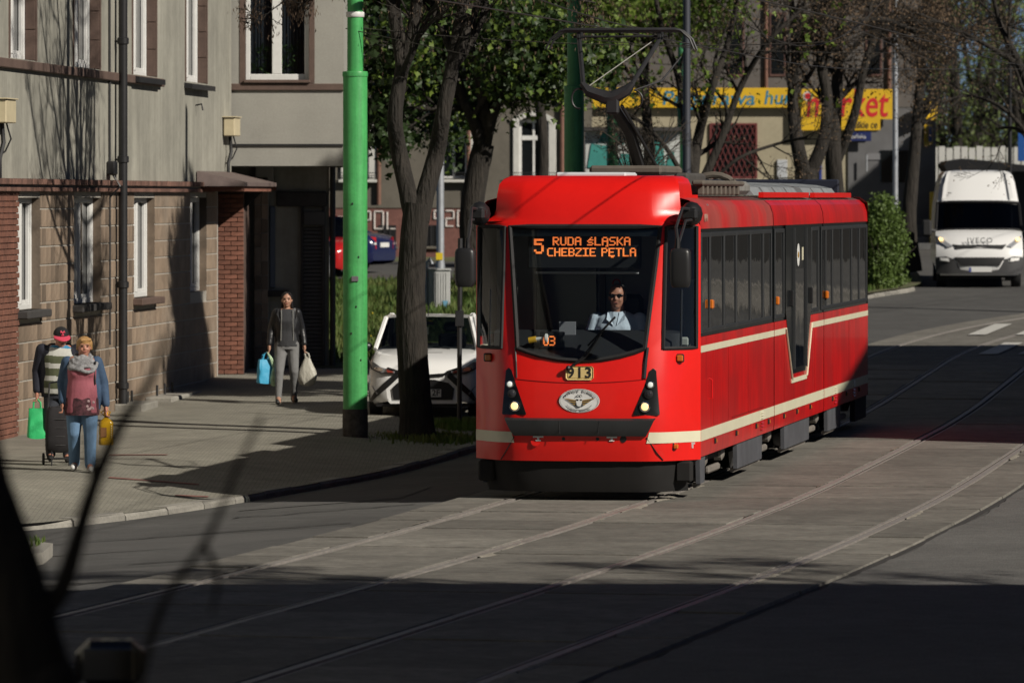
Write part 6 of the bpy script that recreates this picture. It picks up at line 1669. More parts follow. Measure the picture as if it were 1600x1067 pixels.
MB().tube([(.36+.17*math.cos(a), 1.25, 1.02+.13*math.sin(a)) for a in [2*math.pi*k/18 for k in range(19)]], .014, 5).build('steering_wheel', CDK, car1)
# generic saloon stations
def saloon(L, W, zt0=.70, hood=.90, belt=.93):
    hw = W/2
    return [(0,hw*.66,.26,zt0*.92),(.06,hw*.84,.22,zt0),(.2,hw*.95,.2,zt0+.08),(.5,hw,.19,hood-.06),(1.1,hw,.19,hood),(1.3,hw,.19,belt),(L-1.0,hw,.2,belt+.04),(L-.35,hw*.97,.24,belt+.05),(L-.1,hw*.9,.28,belt+.0),(L,hw*.8,.34,belt-.12)]
def saloon_gh(L, W, H, belt=.93):
    hw = W/2; return [(1.15,hw*.88,belt-.01),(1.95,hw*.70,H-.05),(L-1.55,hw*.68,H-.06),(L-.55,hw*.80,belt+.03)]
NAVY = M('navy_car_paint', (.012,.018,.075), .2, coat=.8); CRED = M('red_car_paint', (.45,.015,.015), .2, coat=.8); SILV = M('silver_car_paint', (.40,.41,.42), .3, .4, coat=.6)
Yv = 136.5
def far_x(px, Y): return (px-800)*Y/F
L_ = 4.5
c2_ = car('parked_saloon', 'dark blue saloon seen from its tail between the green mast and the tree', 'car', (far_x(600,Yv)-4.5*.93, Yv+1.0+4.5*.37, gz(Yv)+.12), R(-112), NAVY, saloon(L_,1.77), saloon_gh(L_,1.77,1.43), [(.78,.85,.31,.2),(.78,3.45,.31,.2)])
def rearpatch(o, name, pts, L, mat): 
    mb = MB(); f = [Vector((x, L+.015-interp(abs(x), [(0,0),(.6,.0),(.72,.12),(.8,.35)]), z)) for x, z in pts]; n = len(f); mb.add(f[::-1]+[p-Vector((0,.06,0)) for p in f[::-1]], [tuple(range(n))]+[((i+1) % n, n+(i+1) % n, n+i, i) for i in range(n)]); mb.build(name, mat, o)
TLR = M('tail_lamp', (.55,.02,.02), .15, coat=1)
for fn_ in (lambda q: q, mir):
    rearpatch(c2_, 'tail_lamp', fn_([(.52,.62),(.74,.64),(.79,.80),(.77,.93),(.54,.90)]), L_, TLR)
    rearpatch(c2_, 'tail_lamp_inset', fn_([(.56,.72),(.70,.73),(.70,.78),(.56,.77)]), L_+.02, WHITE)
rearpatch(c2_, 'bumper', [(-.74,.30),(.74,.30),(.78,.55),(-.78,.55)], L_, NAVY)
rearpatch(c2_, 'number_plate', [(-.26,.66),(.26,.66),(.26,.77),(-.26,.77)], L_, M('plate_white', (.72,.72,.70)))
c3_ = car('parked_hatchback', 'red car half hidden behind the thick green mast', 'car', (far_x(488,134.6), 134.6, gz(134)+.12), R(-4), CRED, saloon(4.1,1.72,.72,.95,.97), saloon_gh(4.1,1.72,1.50,.97), [(.76,.8,.3,.19),(.76,3.2,.3,.19)])
c4_ = car('parked_saloon', 'silver car nose peeping out beside the shop wall', 'car', (far_x(470,131.3), 129.6, gz(130)+.115), R(4), SILV, saloon(4.3,1.75), saloon_gh(4.3,1.75,1.45), [(.77,.85,.31,.2),(.77,3.35,.31,.2)])
yf4 = lambda x, z: interp(abs(x), [(0,0),(.56,0),(.72,.06),(.82,.2)])
frontpatch(c4_, 'grille', [(-.4,.5),(.4,.5),(.45,.64),(-.45,.64)], yf4, blk)
for fn_ in (lambda q: q, mir): frontpatch(c4_, 'headlamp', fn_([(.5,.55),(.74,.58),(.80,.70),(.52,.66)]), yf4, HLG)
frontpatch(c4_, 'number_plate', [(-.26,.34),(.26,.34),(.26,.45),(-.26,.45)], yf4, M('plate_white', (.72,.72,.7)), .02, .04)
# black car close to the camera at the lower left: only its mirror shows
c5_ = car('parked_car', 'black car close to the camera at the lower left edge, only its mirror showing', 'car', (-2.95, 22.6, 0), R(3), M('black_car_paint', (.008,.008,.010), .25, coat=.8), saloon(4.3,1.75), saloon_gh(4.3,1.75,1.30), [(.77,.85,.31,.2),(.77,3.35,.31,.2)])
mm_ = link('door_mirror', None, c5_)
mb = MB(); mb.cbox((1.17,1.78,1.10), (1.47,1.94,1.30), .06); mb.build('shell', M('black_car_paint', (.008,.008,.010)), mm_)
mb = MB(); mb.cbox((1.20,1.765,1.13), (1.42,1.7795,1.27), .004); mb.build('mirror_glass', M('mirror_tint', (.4,.4,.4), .05, 1), mm_)
MB().tube([(.80,1.9,1.0),(1.20,1.86,1.16)], .035, 8).build('stalk', BLACK, mm_)
# white delivery van
Yn = 131.5; sn = F/Yn
V = thing('delivery_van', 'white high-roofed delivery van with lit headlamps coming towards the camera', 'van', ((1531-800)/sn, Yn, gz(Yn)+.01), R(-3))
prof = [(.10,.28),(.0,.42),(-.02,.62),(.03,.80),(.08,.92),(.20,1.08),(.55,1.26),(.86,1.34),(1.42,1.98),(1.50,2.06),(1.72,2.45),(1.86,2.62),(2.05,2.70),(2.5,2.72)]
def vhw(z): return interp(z, [(.28,.90),(.6,1.0),(1.3,1.0),(1.98,.95),(2.45,.87),(2.62,.82),(2.72,.75)])
def vrow(y, z, n=12): return [(vhw(z)*u, y+.22*abs(u)**3*(1 if z < 1.5 else .5), z-(.03*abs(u)**4 if z > 1 else 0)) for u in [lerp(-1,1,k/n) for k in range(n+1)]]
VW = WPAINT
mb = MB(); g = [vrow(y, z) for y, z in prof]
mb.grid(g[:8]); mb.build('bonnet', VW, V, True, 35)
mb = MB(); mb.grid(g[7:9]); mb.build('windscreen', glass('van_glass', (.10,.11,.12), .06), V, True)
mb = MB(); mb.grid(g[8:]); mb.build('roof_front', VW, V, True, 35)
for sg in (0, -1):
    mb = MB(); rr = [[r_[sg], (r_[sg][0]*1.0, 6.6, r_[sg][2])] for r_ in g]; mb.grid(rr if sg else [r_[::-1] for r_ in rr]); mb.build('side_wall', VW, V, True, 35)
mb = MB(); mb.grid([g[-1], [(p[0], 6.6, p[2]) for p in g[-1]]]); mb.build('roof', VW, V, True)
yv = lambda x, z: interp(z, [(p[1], p[0]) for p in prof[1:8]])+.22*(abs(x)/1.0)**3
VB = M('van_black', (.02,.02,.021), .55)
frontpatch(V, 'bumper', [(-1.0,.32),(1.0,.32),(1.02,.70),(.78,.72),(.60,.66),(-.60,.66),(-.78,.72),(-1.02,.70)], yv, M('van_bumper', (.05,.05,.052), .6), .05, .02)
frontpatch(V, 'grille', [(-.62,1.00),(-.54,.90),(.54,.90),(.62,1.00),(.50,.985),(-.50,.985)], yv, VB, .05, .03)
frontpatch(V, 'lower_grille', [(-.58,.70),(-.45,.50),(.45,.50),(.58,.70)], yv, VB, .05, .03)
for fn_ in (lambda q: q, mir):
    frontpatch(V, 'headlamp', fn_([(.62,.96),(.74,.93),(.92,1.06),(.99,1.20),(.90,1.16),(.74,1.04)]), yv, HLG, .05, .04)
    frontpatch(V, 'headlamp_bulb', fn_([(.84,1.08),(.90,1.07),(.94,1.11),(.93,1.16),(.87,1.15),(.84,1.12)]), yv, M('van_lamp', (.8,.6,.35), .2, emis=((1,.66,.25), 2.2)), .05, .06)
    frontpatch(V, 'fog_lamp', fn_([(.70,.60),(.90,.63),(.92,.69),(.72,.68)]), yv, WHITE, .05, .035)
np3 = link('number_plate', None, V)
mb = MB(); mb.cbox((-.25,-.12,.36), (.27,-.10,.47), .004); mb.build('plate', M('plate_white', (.72,.72,.7)), np3)
mb = MB(); mb.box((-.25,-.124,.365), (-.20,-.1205,.465)); mb.build('plate_band', M('sign_blue', (.03,.05,.25)), np3)
text('maker_lettering', 'IVECO', .175, M('badge_dark', (.03,.035,.04), .4), V, (0,.085,1.085), (R(76),0,0), bold=.001, sx=1.0, sp=1.25)
# windscreen border, wipers, driver silhouette
wb = g[7]+[g[8][-1]]+g[8][::-1]; 
for seg in (g[7], g[8], [g[7][0], g[8][0]], [g[7][-1], g[8][-1]]): MB().tube([(p[0], p[1]-.01, p[2]) for p in seg], .035, 5).build('window_seal', BLACK, V)
mb = MB(); mb.box((-.85,1.0,.5), (.85,2.2,1.28)); mb.build('interior', CDK, V)
mb = MB(); mb.box((-.8,2.15,1.0), (.8,2.2,2.0)); mb.build('bulkhead', CDK, V)
for sg in (1, -1):
    mr_ = link('mirror', None, V)
    mb = MB(); mb.cbox((sg*1.20-.11,.92,1.18), (sg*1.20+.11,1.06,1.56), .04); mb.build('housing', VB, mr_)
    MB().tube([(sg*.98,1.05,1.30),(sg*1.15,1.0,1.32)], .04, 6).build('arm', VB, mr_)
    wheel(V, sg*.86, .95, .36, .22)
wheel(V, .86, 4.9, .36, .22); wheel(V, -.86, 4.9, .36, .22)
mb = MB(); mb.box((-.75,.5,.22), (.75,6.3,.4)); mb.build('underframe', UND, V)
mb = MB(); mb.poly([(-.9,6.59,.3),(.9,6.59,.3),(.9,6.59,2.0),(.64,6.59,2.7),(-.64,6.59,2.7),(-.9,6.59,2.0)]); mb.build('rear_door', VW, V)
mb = MB()
for u in (-1, 1):
    rr = [[(u*vhw(z)*q, yy-.02, z) for q in (.80,.88)] for (yy, z) in prof[9:13]]
    mb.grid(rr)
mb.build('roof_rib', VW, V, True)
MB().tube([(-.62,1.55,2.18),(-.70,1.54,2.19)], .012, 5).build('roof_marker', BLACK, V)
# ---------------------------------------------------------------- people
def blob(parts, voxel=.01, smooth=6, extra=None):
    mb = MB()
    for q in parts:
        if q[0] == 'c':
            a, b, r0, r1 = Vector(q[1]), Vector(q[2]), q[3], q[4]; d = (b-a).normalized(); pts = []; rr = []
            for k in range(4):
                t = math.pi/2*k/4; pts.append(a-d*r0*math.cos(t)); rr.append(max(1e-3, r0*math.sin(t)))
            for k in range(5): pts.append(a.lerp(b, k/4)); rr.append(lerp(r0, r1, k/4))
            for k in range(1, 5):
                t = math.pi/2*k/4; pts.append(b+d*r1*math.sin(t)); rr.append(max(1e-3, r1*math.cos(t)))
            mb.tube(pts, rr, 12)
        elif q[0] == 'e': mb.ell(q[1], q[2], 16, q[3] if len(q) > 3 else None)
        elif q[0] == 'r':                        # stacked elliptical rings: (z, cx, cy, rx, ry)
            vs = []; n = 20
            for z, cx, cy, rx, ry in q[1]:
                for k in range(n):
                    a = 2*math.pi*k/n; ca, sa = math.cos(a), math.sin(a)
                    vs.append(Vector((cx+rx*math.copysign(abs(ca)**.85, ca), cy+ry*math.copysign(abs(sa)**.85, sa), z)))
            m = len(q[1]); fs = [(i*n+k, i*n+(k+1) % n, (i+1)*n+(k+1) % n, (i+1)*n+k) for i in range(m-1) for k in range(n)]
            fs += [tuple(range(n))[::-1], tuple((m-1)*n+k for k in range(n))]; mb.add(vs, fs)
    o = bpy.data.objects.new('tmp', mb.mesh('tmp', BLACK)); COL.objects.link(o)
    m = o.modifiers.new('r', 'REMESH'); m.mode = 'VOXEL'; m.voxel_size = voxel
    s_ = o.modifiers.new('s', 'SMOOTH'); s_.factor = .5; s_.iterations = smooth
    me = to_mesh(o); bpy.data.objects.remove(o)
    me.polygons.foreach_set('use_smooth', [True]*len(me.polygons)); return me
def put(name, me, mat, parent):
    me.materials.clear(); me.materials.append(mat); me.name = name; return link(name, me, parent)
SKIN = M('skin', (.46,.25,.17), .5, nz=(6,.08), bump=(60,.1)); SKIN2 = M('skin_ruddy', (.48,.22,.15), .5, nz=(6,.1))
EYE = M('eye_dark', (.02,.015,.012), .3); LIP = M('lips', (.35,.10,.09), .5)
def cloth(name, col, rough=.85, n=14, am=.14): return M(name, col, rough, nz=[(n,am),(70,.08)], bump=(9,.55,(1,1,.5),.03))
def hand(parts, w, fwd, side, curl=.8, s=1.0):
    """palm below the wrist w with four curled fingers and a thumb; fwd = palm direction, side = thumb side sign"""
    w = Vector(w); dn = Vector((0,0,-1)); f = Vector(fwd).normalized(); sd = dn.cross(f).normalized()
    parts.append(('e', w+dn*.045*s, (.026*s,.030*s,.048*s)))
    for k, L in enumerate((.068,.076,.072,.058)):
        off = f*(.030-.019*k)*s; b = w+dn*.082*s+off
        m = b+dn*L*.5*s+sd*side*.006*s; e = m+(dn*math.cos(curl*1.9)+sd*side*math.sin(curl*1.9))*L*.5*s
        parts += [('c', b, m, .0098*s, .0088*s), ('c', m, e, .0088*s, .0075*s)]
    tb = w+dn*.03*s+f*.028*s; tm = tb+(dn*.6+f*.7).normalized()*.034*s; te = tm+(dn*.9+sd*side*.5).normalized()*.026*s
    parts += [('c', tb, tm, .012*s, .0105*s), ('c', tm, te, .0105*s, .0085*s)]
def head(parts, c, h, turn=0, tilt=0):
    """head centre c, head height h; returns a transform for face features (front = -Y)"""
    m = Matrix.Rotation(turn, 3, 'Z')@Matrix.Rotation(tilt, 3, 'X'); c = Vector(c)
    tr = lambda x, y, z: c+m@Vector((x*h, y*h, z*h))
    parts += [('e', tr(0,.03,.10), (.335*h,.40*h,.40*h), m), ('e', tr(0,-.06,-.14), (.28*h,.32*h,.34*h), m), ('e', tr(0,-.17,-.36), (.16*h,.16*h,.13*h), m),
              ('e', tr(0,-.36,-.10), (.055*h,.10*h,.07*h), m), ('c', tr(0,-.33,.06), tr(0,-.40,-.09), .035*h, .05*h), ('e', tr(.33,.04,-.04), (.04*h,.08*h,.12*h), m), ('e', tr(-.33,.04,-.04), (.04*h,.08*h,.12*h), m),
              ('e', tr(.14,-.30,-.14), (.10*h,.07*h,.09*h), m), ('e', tr(-.14,-.30,-.14), (.10*h,.07*h,.09*h), m), ('c', tr(-.2,-.325,.10), tr(.2,-.325,.10), .045*h, .045*h), ('e', tr(0,-.33,-.27), (.10*h,.05*h,.035*h), m)]
    return tr, m
def face(o, tr, m, h, brow=(.06,.04,.03), eyes=True):
    if eyes:
        for sg in (1, -1):
            mb = MB(); mb.ell(tr(sg*.135,-.335,.015), (.058*h,.035*h,.030*h), 10, m); mb.build('eye', EYE, o, True)
            MB().tube([tr(sg*.06,-.385,.10), tr(sg*.14,-.385,.115), tr(sg*.22,-.345,.09)], .016*h, 5).build('eyebrow', M('brow_%d' % int(brow[0]*1000), brow, .9), o)
    mb = MB(); mb.ell(tr(0,-.375,-.255), (.10*h,.025*h,.022*h), 10, m); mb.build('mouth', LIP, o, True)
def legs(hipz, kn, an, fx, r):               # fx = [(side sign, knee xyz, ankle xyz)]
    out = []
    for hip, k, a in fx: out += [('c', hip, k, r[0], r[1]), ('c', k, a, r[1]*.98, r[2])]
    return out
def shoe(parts, a, yaw=0, L=.25):
    a = Vector(a); m = Matrix.Rotation(yaw, 3, 'Z')
    p = lambda x, y, z: a+m@Vector((x, y, z))
    parts += [('c', p(0,.05,-.03), p(0,-.02,-.025), .042, .045), ('c', p(0,-.02,-.035), p(0,-L*.62,-.052), .042, .034), ('c', p(0,.05,-.055), p(0,-L*.6,-.062), .034, .030)]

# ---- woman with black hair and two bags
Yw = 84.1; sw = F/Yw
def gp_(px, Y): return ((px-800)*Y/F, Y, pz((px-800)*Y/F, Y))
W = thing('person', 'dark-haired woman in black leather jacket and grey trousers carrying two bags', 'person', gp_(448, Yw), R(6))
hips = [(.085,.0,.86), (-.085,.0,.86)]
kL, aL = (.105,-.03,.48), (.115,.12,.105); kR, aR = (-.12,-.12,.47), (-.135,-.18,.085)
hd = (0.0,-.03,1.53); hh = .225
bp = [('r', [(.80,0,0,.15,.11),(.95,0,0,.145,.105),(1.10,0,0,.125,.095),(1.25,0,-.01,.15,.11),(1.35,0,0,.17,.095),(1.40,0,0,.12,.07)]), ('c', (0,0,1.36), (0,-.02,1.47), .052, .048)]
tr_, hm = head(bp, hd, hh, R(-6), R(-4))
bp += legs(0,0,0, [(hips[0],kL,aL),(hips[1],kR,aR)], (.082,.055,.036))
shR, elR, wrR = (-.155,.0,1.345), (-.225,.05,1.10), (-.26,-.02,.87)
shL, elL, wrL = (.155,.0,1.345), (.225,.05,1.10), (.26,-.01,.87)
for a, b, c in ((shR,elR,wrR),(shL,elL,wrL)): bp += [('c', a, b, .048, .040), ('c', b, c, .038, .026)]
hand(bp, wrR, (0,-1,0), 1); hand(bp, wrL, (0,-1,0), -1)
for a in (aL, aR): bp += [('c', a, (a[0],a[1]-.12,.04), .04, .032)]
put('body', blob(bp, .0075), SKIN, W); face(W, tr_, hm, hh)
put('top', blob([('r', [(.84,0,0,.175,.135),(.95,0,0,.165,.125),(1.08,0,0,.145,.112),(1.22,0,-.015,.162,.130),(1.34,0,0,.165,.108),(1.40,0,0,.10,.08)])], .012), cloth('top_charcoal', (.035,.036,.040)), W)
jk = [('r', [(.90,0,.02,.185,.13),(1.05,0,.02,.172,.125),(1.2,0,.02,.182,.135),(1.33,0,.01,.175,.12),(1.41,0,.02,.09,.08)])]
for a, b, c in ((shR,elR,wrR),(shL,elL,wrL)): jk += [('c', a, b, .064, .056), ('c', b, Vector(b).lerp(Vector(c), .93), .055, .042)]
me = blob(jk, .011)
# open front of the jacket: remove the middle strip facing the camera
import bmesh
def cut(me, cond):
    bm = bmesh.new(); bm.from_mesh(me); kill = [f for f in bm.faces if cond(f.calc_center_median())]
    bmesh.ops.delete(bm, geom=kill, context='FACES'); bm.to_mesh(me); bm.free(); return me
cut(me, lambda c: c.y < .0 and abs(c.x) < .075+.03*(1.2-c.z if c.z < 1.2 else 0))
put('jacket', me, M('leather_black', (.014,.014,.016), .38, nz=(9,.2), bump=(14,.6,(1,1,.6),.02)), W)
for sg in (1, -1):
    MB().tube([(sg*(.085+.03*(1.2-z if z < 1.2 else 0)), -.112-.01*(z > 1.15)+.02*(z > 1.33), z) for z in (.93,1.0,1.1,1.2,1.3,1.38)], .008, 5).build('zip', M('zip_pale', (.4,.4,.38), .4, .6), W, True)
    MB().poly([(sg*.10,-.115,1.20),(sg*.155,-.118,1.32),(sg*.13,-.06,1.415),(sg*.085,-.07,1.40)]).build('lapel', M('leather_black', (.014,.014,.016)), W)
tt = [('r', [(.80,0,0,.165,.125),(.88,0,0,.175,.13),(.95,0,0,.165,.12)])]
tt += legs(0,0,0, [(hips[0],kL,aL),(hips[1],kR,aR)], (.102,.070,.046))
put('trousers', blob(tt, .011), cloth('trousers_grey', (.19,.19,.19)), W)
sp = []; shoe(sp, aL, R(8), .24); shoe(sp, aR, R(-8), .24)
put('shoes', blob(sp, .009, 3), M('shoe_black', (.015,.015,.016), .5), W)
hr = [('e', tr_(0,.10,.17), (.375*hh,.41*hh,.385*hh), hm), ('e', tr_(0,.24,-.15), (.33*hh,.24*hh,.45*hh), hm), ('c', tr_(.20,-.22,.40), tr_(.35,-.06,.1), .07*hh, .06*hh), ('c', tr_(-.10,-.24,.42), tr_(-.35,-.06,.1), .07*hh, .06*hh)]
for k in range(9):
    a = k/8; hr.append(('c', tr_(.30+.06*a,.02+.22*a,.1), tr_(.34+.05*math.sin(k*2.1),.06+.26*a,-.50-.10*math.sin(k*1.7)), .05*hh, .035*hh)); hr.append(('c', tr_(-.30-.06*a,.04+.22*a,.1), tr_(-.33-.04*math.sin(k*1.3),.08+.26*a,-.42-.10*math.sin(k*2.3)), .05*hh, .035*hh))
put('hair', blob(hr, .009, 3), M('hair_black', (.010,.008,.008), .45, nz=(30,.4,(6,6,.6)), bump=(60,.8,(4,4,.4),.01)), W)
# bags: a carrier is a tapered gusseted sack with loop handles
def carrier(name, label, loc, rz, w, d, h, mat, grip, plastic=False, second=None, seed=1):
    o = thing(name, label, 'bag', loc, rz); r = random.Random(seed); n = 28; rows = []
    for k in range(11):
        t = k/10; z = h*t; row = []
        for i in range(n):
            a = 2*math.pi*i/n; ca, sa = math.cos(a), math.sin(a); e = .45 if not plastic else .8
            if plastic: wf = interp(t, [(0,.55),(.12,.92),(.3,1.0),(.55,.86),(.8,.5),(1,.22)])
            else: wf = interp(t, [(0,.96),(.1,1),(.6,.94),(1,.86)])
            df = wf if plastic else interp(t, [(0,1),(.5,.9),(1,.55)])
            nn = .10*noise.noise((ca*2.2+seed, sa*2.2, t*3.2))+.05*noise.noise((ca*6+seed, sa*6, t*2))
            row.append((w/2*wf*(1+nn)*math.copysign(abs(ca)**e, ca), d/2*df*(1+nn*1.5)*math.copysign(abs(sa)**e, sa), z+(0 if k else .015*abs(ca))))
        rows.append(row+[row[0]])
    mb = MB(); mb.grid(rows); mb.poly(rows[0][:-1][::-1]); mb.build('sack', mat, o, True, 70)
    gx, gy, gzz = grip
    for sy in (-1, 1):
        x0 = w*.2 if not plastic else w*.10
        MB().tube([(-x0, sy*d*.2*(.5 if plastic else 1), h*.97), (-x0*.9+gx*.5, sy*d*.15, lerp(h, gzz, .6)), (gx, sy*.006, gzz), (x0*.9+gx*.5, sy*d*.15, lerp(h, gzz, .6)), (x0, sy*d*.2*(.5 if plastic else 1), h*.97)], .011 if not plastic else .016, 6).build('handle', mat, o, True)
    return o
wl = W.location; rot = Matrix.Rotation(R(6), 3, 'Z')
hR = wl+rot@Vector((-.29,-.02,.755)); hL = wl+rot@Vector((.285,-.01,.755))
BLUE = M('bag_blue', (.05,.38,.62), .5, bump=(8,.4,(1,1,1),.03)); WPL = M('bag_white_plastic', (.60,.58,.50), .45, bump=(14,.8,(1,1,.5),.03), trans=.25)
carrier('shopping_bag', 'bright blue shopping bag in the right hand of the dark-haired woman', hR-Vector((.03,0,.46)), R(25), .24, .14, .36, BLUE, (.03,0,.46))
carrier('shopping_bag', 'small white and green bag beside the bright blue shopping bag', hR-Vector((-.10,.02,.50)), R(10), .12, .10, .30, M('bag_pale_green', (.45,.62,.40), .5, nz=(14,.5)), (-.10,.02,.50), True, seed=3)
carrier('plastic_bag', 'white plastic carrier in the left hand of the dark-haired woman', hL-Vector((-.02,0,.50)), 0, .28, .16, .44, WPL, (-.02,0,.50), True, seed=5)

# ---- blonde woman walking at the left
Yb = 64.6; bs_ = .94
BW = thing('person', 'blonde woman in pink tunic, grey scarf and jeans walking with a bottle', 'person', gp_(128, Yb), R(4)); BW.scale = (bs_,)*3
hips = [(.09,.0,.84), (-.09,.0,.84)]
kL, aL = (.10,-.09,.46), (.10,-.14,.085); kR, aR = (-.095,-.02,.46), (-.09,.13,.10)
hd = (.03,-.04,1.50); hh = .235
bp = [('r', [(.80,0,0,.18,.14),(.95,0,0,.185,.145),(1.10,0,-.01,.175,.14),(1.25,0,-.02,.18,.15),(1.35,0,0,.18,.10),(1.39,0,0,.12,.07)]), ('c', (.01,0,1.33), (.02,-.02,1.44), .062, .058)]
tr_, hm = head(bp, hd, hh, R(4), R(-2))
bp += legs(0,0,0, [(hips[0],kL,aL),(hips[1],kR,aR)], (.09,.06,.04))
shR, elR, wrR = (-.175,.0,1.315), (-.235,.06,1.07), (-.23,-.03,.84)
shL, elL, wrL = (.175,.0,1.315), (.255,.05,1.06), (.29,-.02,.80)
for a, b, c in ((shR,elR,wrR),(shL,elL,wrL)): bp += [('c', a, b, .055, .045), ('c', b, c, .042, .030)]
hand(bp, wrR, (0,-1,0), 1, .8, 1.1); hand(bp, wrL, (0,-1,0), -1, .8, 1.15)
for a in (aL, aR): bp += [('c', a, (a[0],a[1]-.12,.04), .04, .032)]
put('body', blob(bp, .0075), SKIN2, BW); face(BW, tr_, hm, hh, (.30,.18,.10))
PINK = M('tunic_pink', (.36,.105,.135), .85, nz=[(14,.1),(60,.08)], bump=(7,.5,(1,1,.5),.03))
put('tunic', blob([('r', [(.70,0,-.01,.205,.175),(.85,0,-.01,.20,.175),(.98,0,-.015,.192,.172),(1.10,0,-.02,.178,.165),(1.20,0,-.035,.178,.178),(1.30,0,-.01,.18,.13),(1.38,0,0,.10,.08)]), ('e', (.075,-.12,1.19), (.085,.085,.08)), ('e', (-.075,-.12,1.19), (.085,.085,.08))], .011), PINK, BW)
# printed dark hem of the tunic: flat ring following the body
mb = MB(); rows = []
for z, rx, ry in ((.68,.211,.181),(.80,.211,.181),(.88,.207,.180)): rows.append([(rx*math.cos(a), -.01+ry*math.sin(a), z+.012*math.sin(a*9)*(z > .85)) for a in [2*math.pi*k/40 for k in range(41)]])
mb.grid(rows); mb.build('tunic_hem', M('hem_print', (.09,.03,.04), .85, nz=[(26,.9),(9,.4)]), BW, True)
rr_ = random.Random(4)
for _ in range(10):
    mb = MB(); a = R(300+rr_.uniform(-14,14)); z = rr_.uniform(.74,.86); mb.ell((-.0+.213*math.cos(a), -.012+.183*math.sin(a), z), (.018,.006,.018), 6); mb.build('hem_flower', M('flower_pale', (.5,.35,.36), .8), BW)
DEN = cloth('denim_jacket', (.045,.085,.155)); DEN2 = cloth('jeans_blue', (.13,.23,.37))
jk = [('r', [(.74,.0,.035,.23,.175),(.95,0,.03,.225,.17),(1.15,0,.03,.21,.17),(1.31,0,.02,.195,.14),(1.385,0,.02,.11,.09)])]
for a, b, c in ((shR,elR,wrR),(shL,elL,wrL)): jk += [('c', a, b, .078, .068), ('c', b, Vector(b).lerp(Vector(c), .95), .066, .050)]
me = cut(blob(jk, .011), lambda c: c.y < .02 and -.15 < c.x < .125 and c.z < 1.37)
put('jacket', me, DEN, BW)
tt = [('r', [(.78,0,0,.20,.16),(.88,0,0,.20,.16)])]+legs(0,0,0, [(hips[0],kL,aL),(hips[1],kR,aR)], (.115,.082,.066))
put('jeans', blob(tt, .011), DEN2, BW)
sp = []; shoe(sp, aL, R(4), .25); shoe(sp, aR, R(-6), .25); put('shoes', blob(sp, .009, 3), M('shoe_white', (.68,.68,.66), .5), BW)
# scarf: several twisted loops
mb = []
for k in range(5):
    z0 = 1.385-.026*k; rr0 = .078+.017*k
    P_ = [(rr0*1.15*math.cos(a)+.01, -.035-.012*k+rr0*.95*math.sin(a), z0+.022*math.sin(3*a+k*1.9)-.05*max(0, -math.sin(a))*(.3+.28*k)) for a in [2*math.pi*q/16 for q in range(17)]]
    for u, v in zip(P_, P_[1:]): mb.append(('c', u, v, .024, .024))
mb.append(('e', (.01,-.05,1.325), (.125,.115,.075))); mb.append(('e', (.01,-.10,1.27), (.10,.07,.08)))
put('scarf', blob(mb, .011, 2), M('scarf_grey', (.30,.30,.31), .9, nz=[(22,.45),(60,.2)], bump=(20,.8,(1,1,1),.03)), BW)
hr = [('e', tr_(0,.06,.20), (.40*hh,.44*hh,.36*hh), hm), ('e', tr_(0,.22,-.05), (.36*hh,.28*hh,.36*hh), hm), ('c', tr_(-.15,-.34,.34), tr_(.25,-.26,.36), .11*hh, .10*hh), ('c', tr_(.34,-.02,.25), tr_(.36,.06,-.12), .08*hh, .06*hh), ('c', tr_(-.34,-.02,.25), tr_(-.36,.06,-.12), .08*hh, .06*hh)]
put('hair', blob(hr, .009, 2), M('hair_blonde', (.48,.27,.10), .55, nz=(26,.35,(5,5,.8)), bump=(50,.8,(4,4,.5),.01)), BW)
MB().tube([(.165,-.12,1.33),(.15,-.14,1.2),(.16,-.13,1.05)], .012, 6).build('bag_strap', BLACK, BW, True)
# oil bottle in her left hand
hp = Vector(BW.location)+Matrix.Rotation(R(4), 3, 'Z')@Vector((.29,-.02,.70))*bs_
ob = thing('oil_bottle', 'large yellow oil bottle in the hand of the blonde woman', 'bottle', hp-Vector((0,0,.36)), R(10))
OIL = M('oil_yellow', (.55,.33,.015), .12, coat=.6, trans=.35)
rr = []
for z, a, b in ((0,.9,.9),(.01,1,1),(.06,1,1),(.10,.94,.94),(.14,1,1),(.20,.96,.96),(.25,1,1),(.275,.8,.8),(.30,.42,.42),(.32,.22,.25),(.345,.2,.22)):
    rr.append([(.082*a*math.copysign(abs(math.cos(t))**.55, math.cos(t)), .062*b*math.copysign(abs(math.sin(t))**.55, math.sin(t)), z) for t in [2*math.pi*k/24 for k in range(25)]])
mb = MB(); mb.grid(rr); mb.poly(rr[0][:-1][::-1]); mb.build('body', OIL, ob, True, 50)
MB().lathe([(.024,.335),(.026,.34),(.026,.37),(.022,.375)], 14).build('cap', M('cap_orange', (.75,.36,.02), .4), ob, True)
MB().tube([(-.02,0,.33),(-.06,0,.37),(.0,0,.40),(.05,0,.37),(.03,0,.33)], .008, 6).build('handle', OIL, ob, True)
mb = MB(); mb.cbox((-.07,-.068,.09), (.0,-.064,.20), .003); mb.build('label_patch', M('label_brown', (.16,.07,.02), .5), ob)
for k in range(6):
    mb = MB(); mb.cbox((.05,-.067,.08+.026*k), (.062,-.063,.092+.026*k), .001); mb.build('grip_mark', M('mark_pale', (.65,.6,.4), .5), ob)

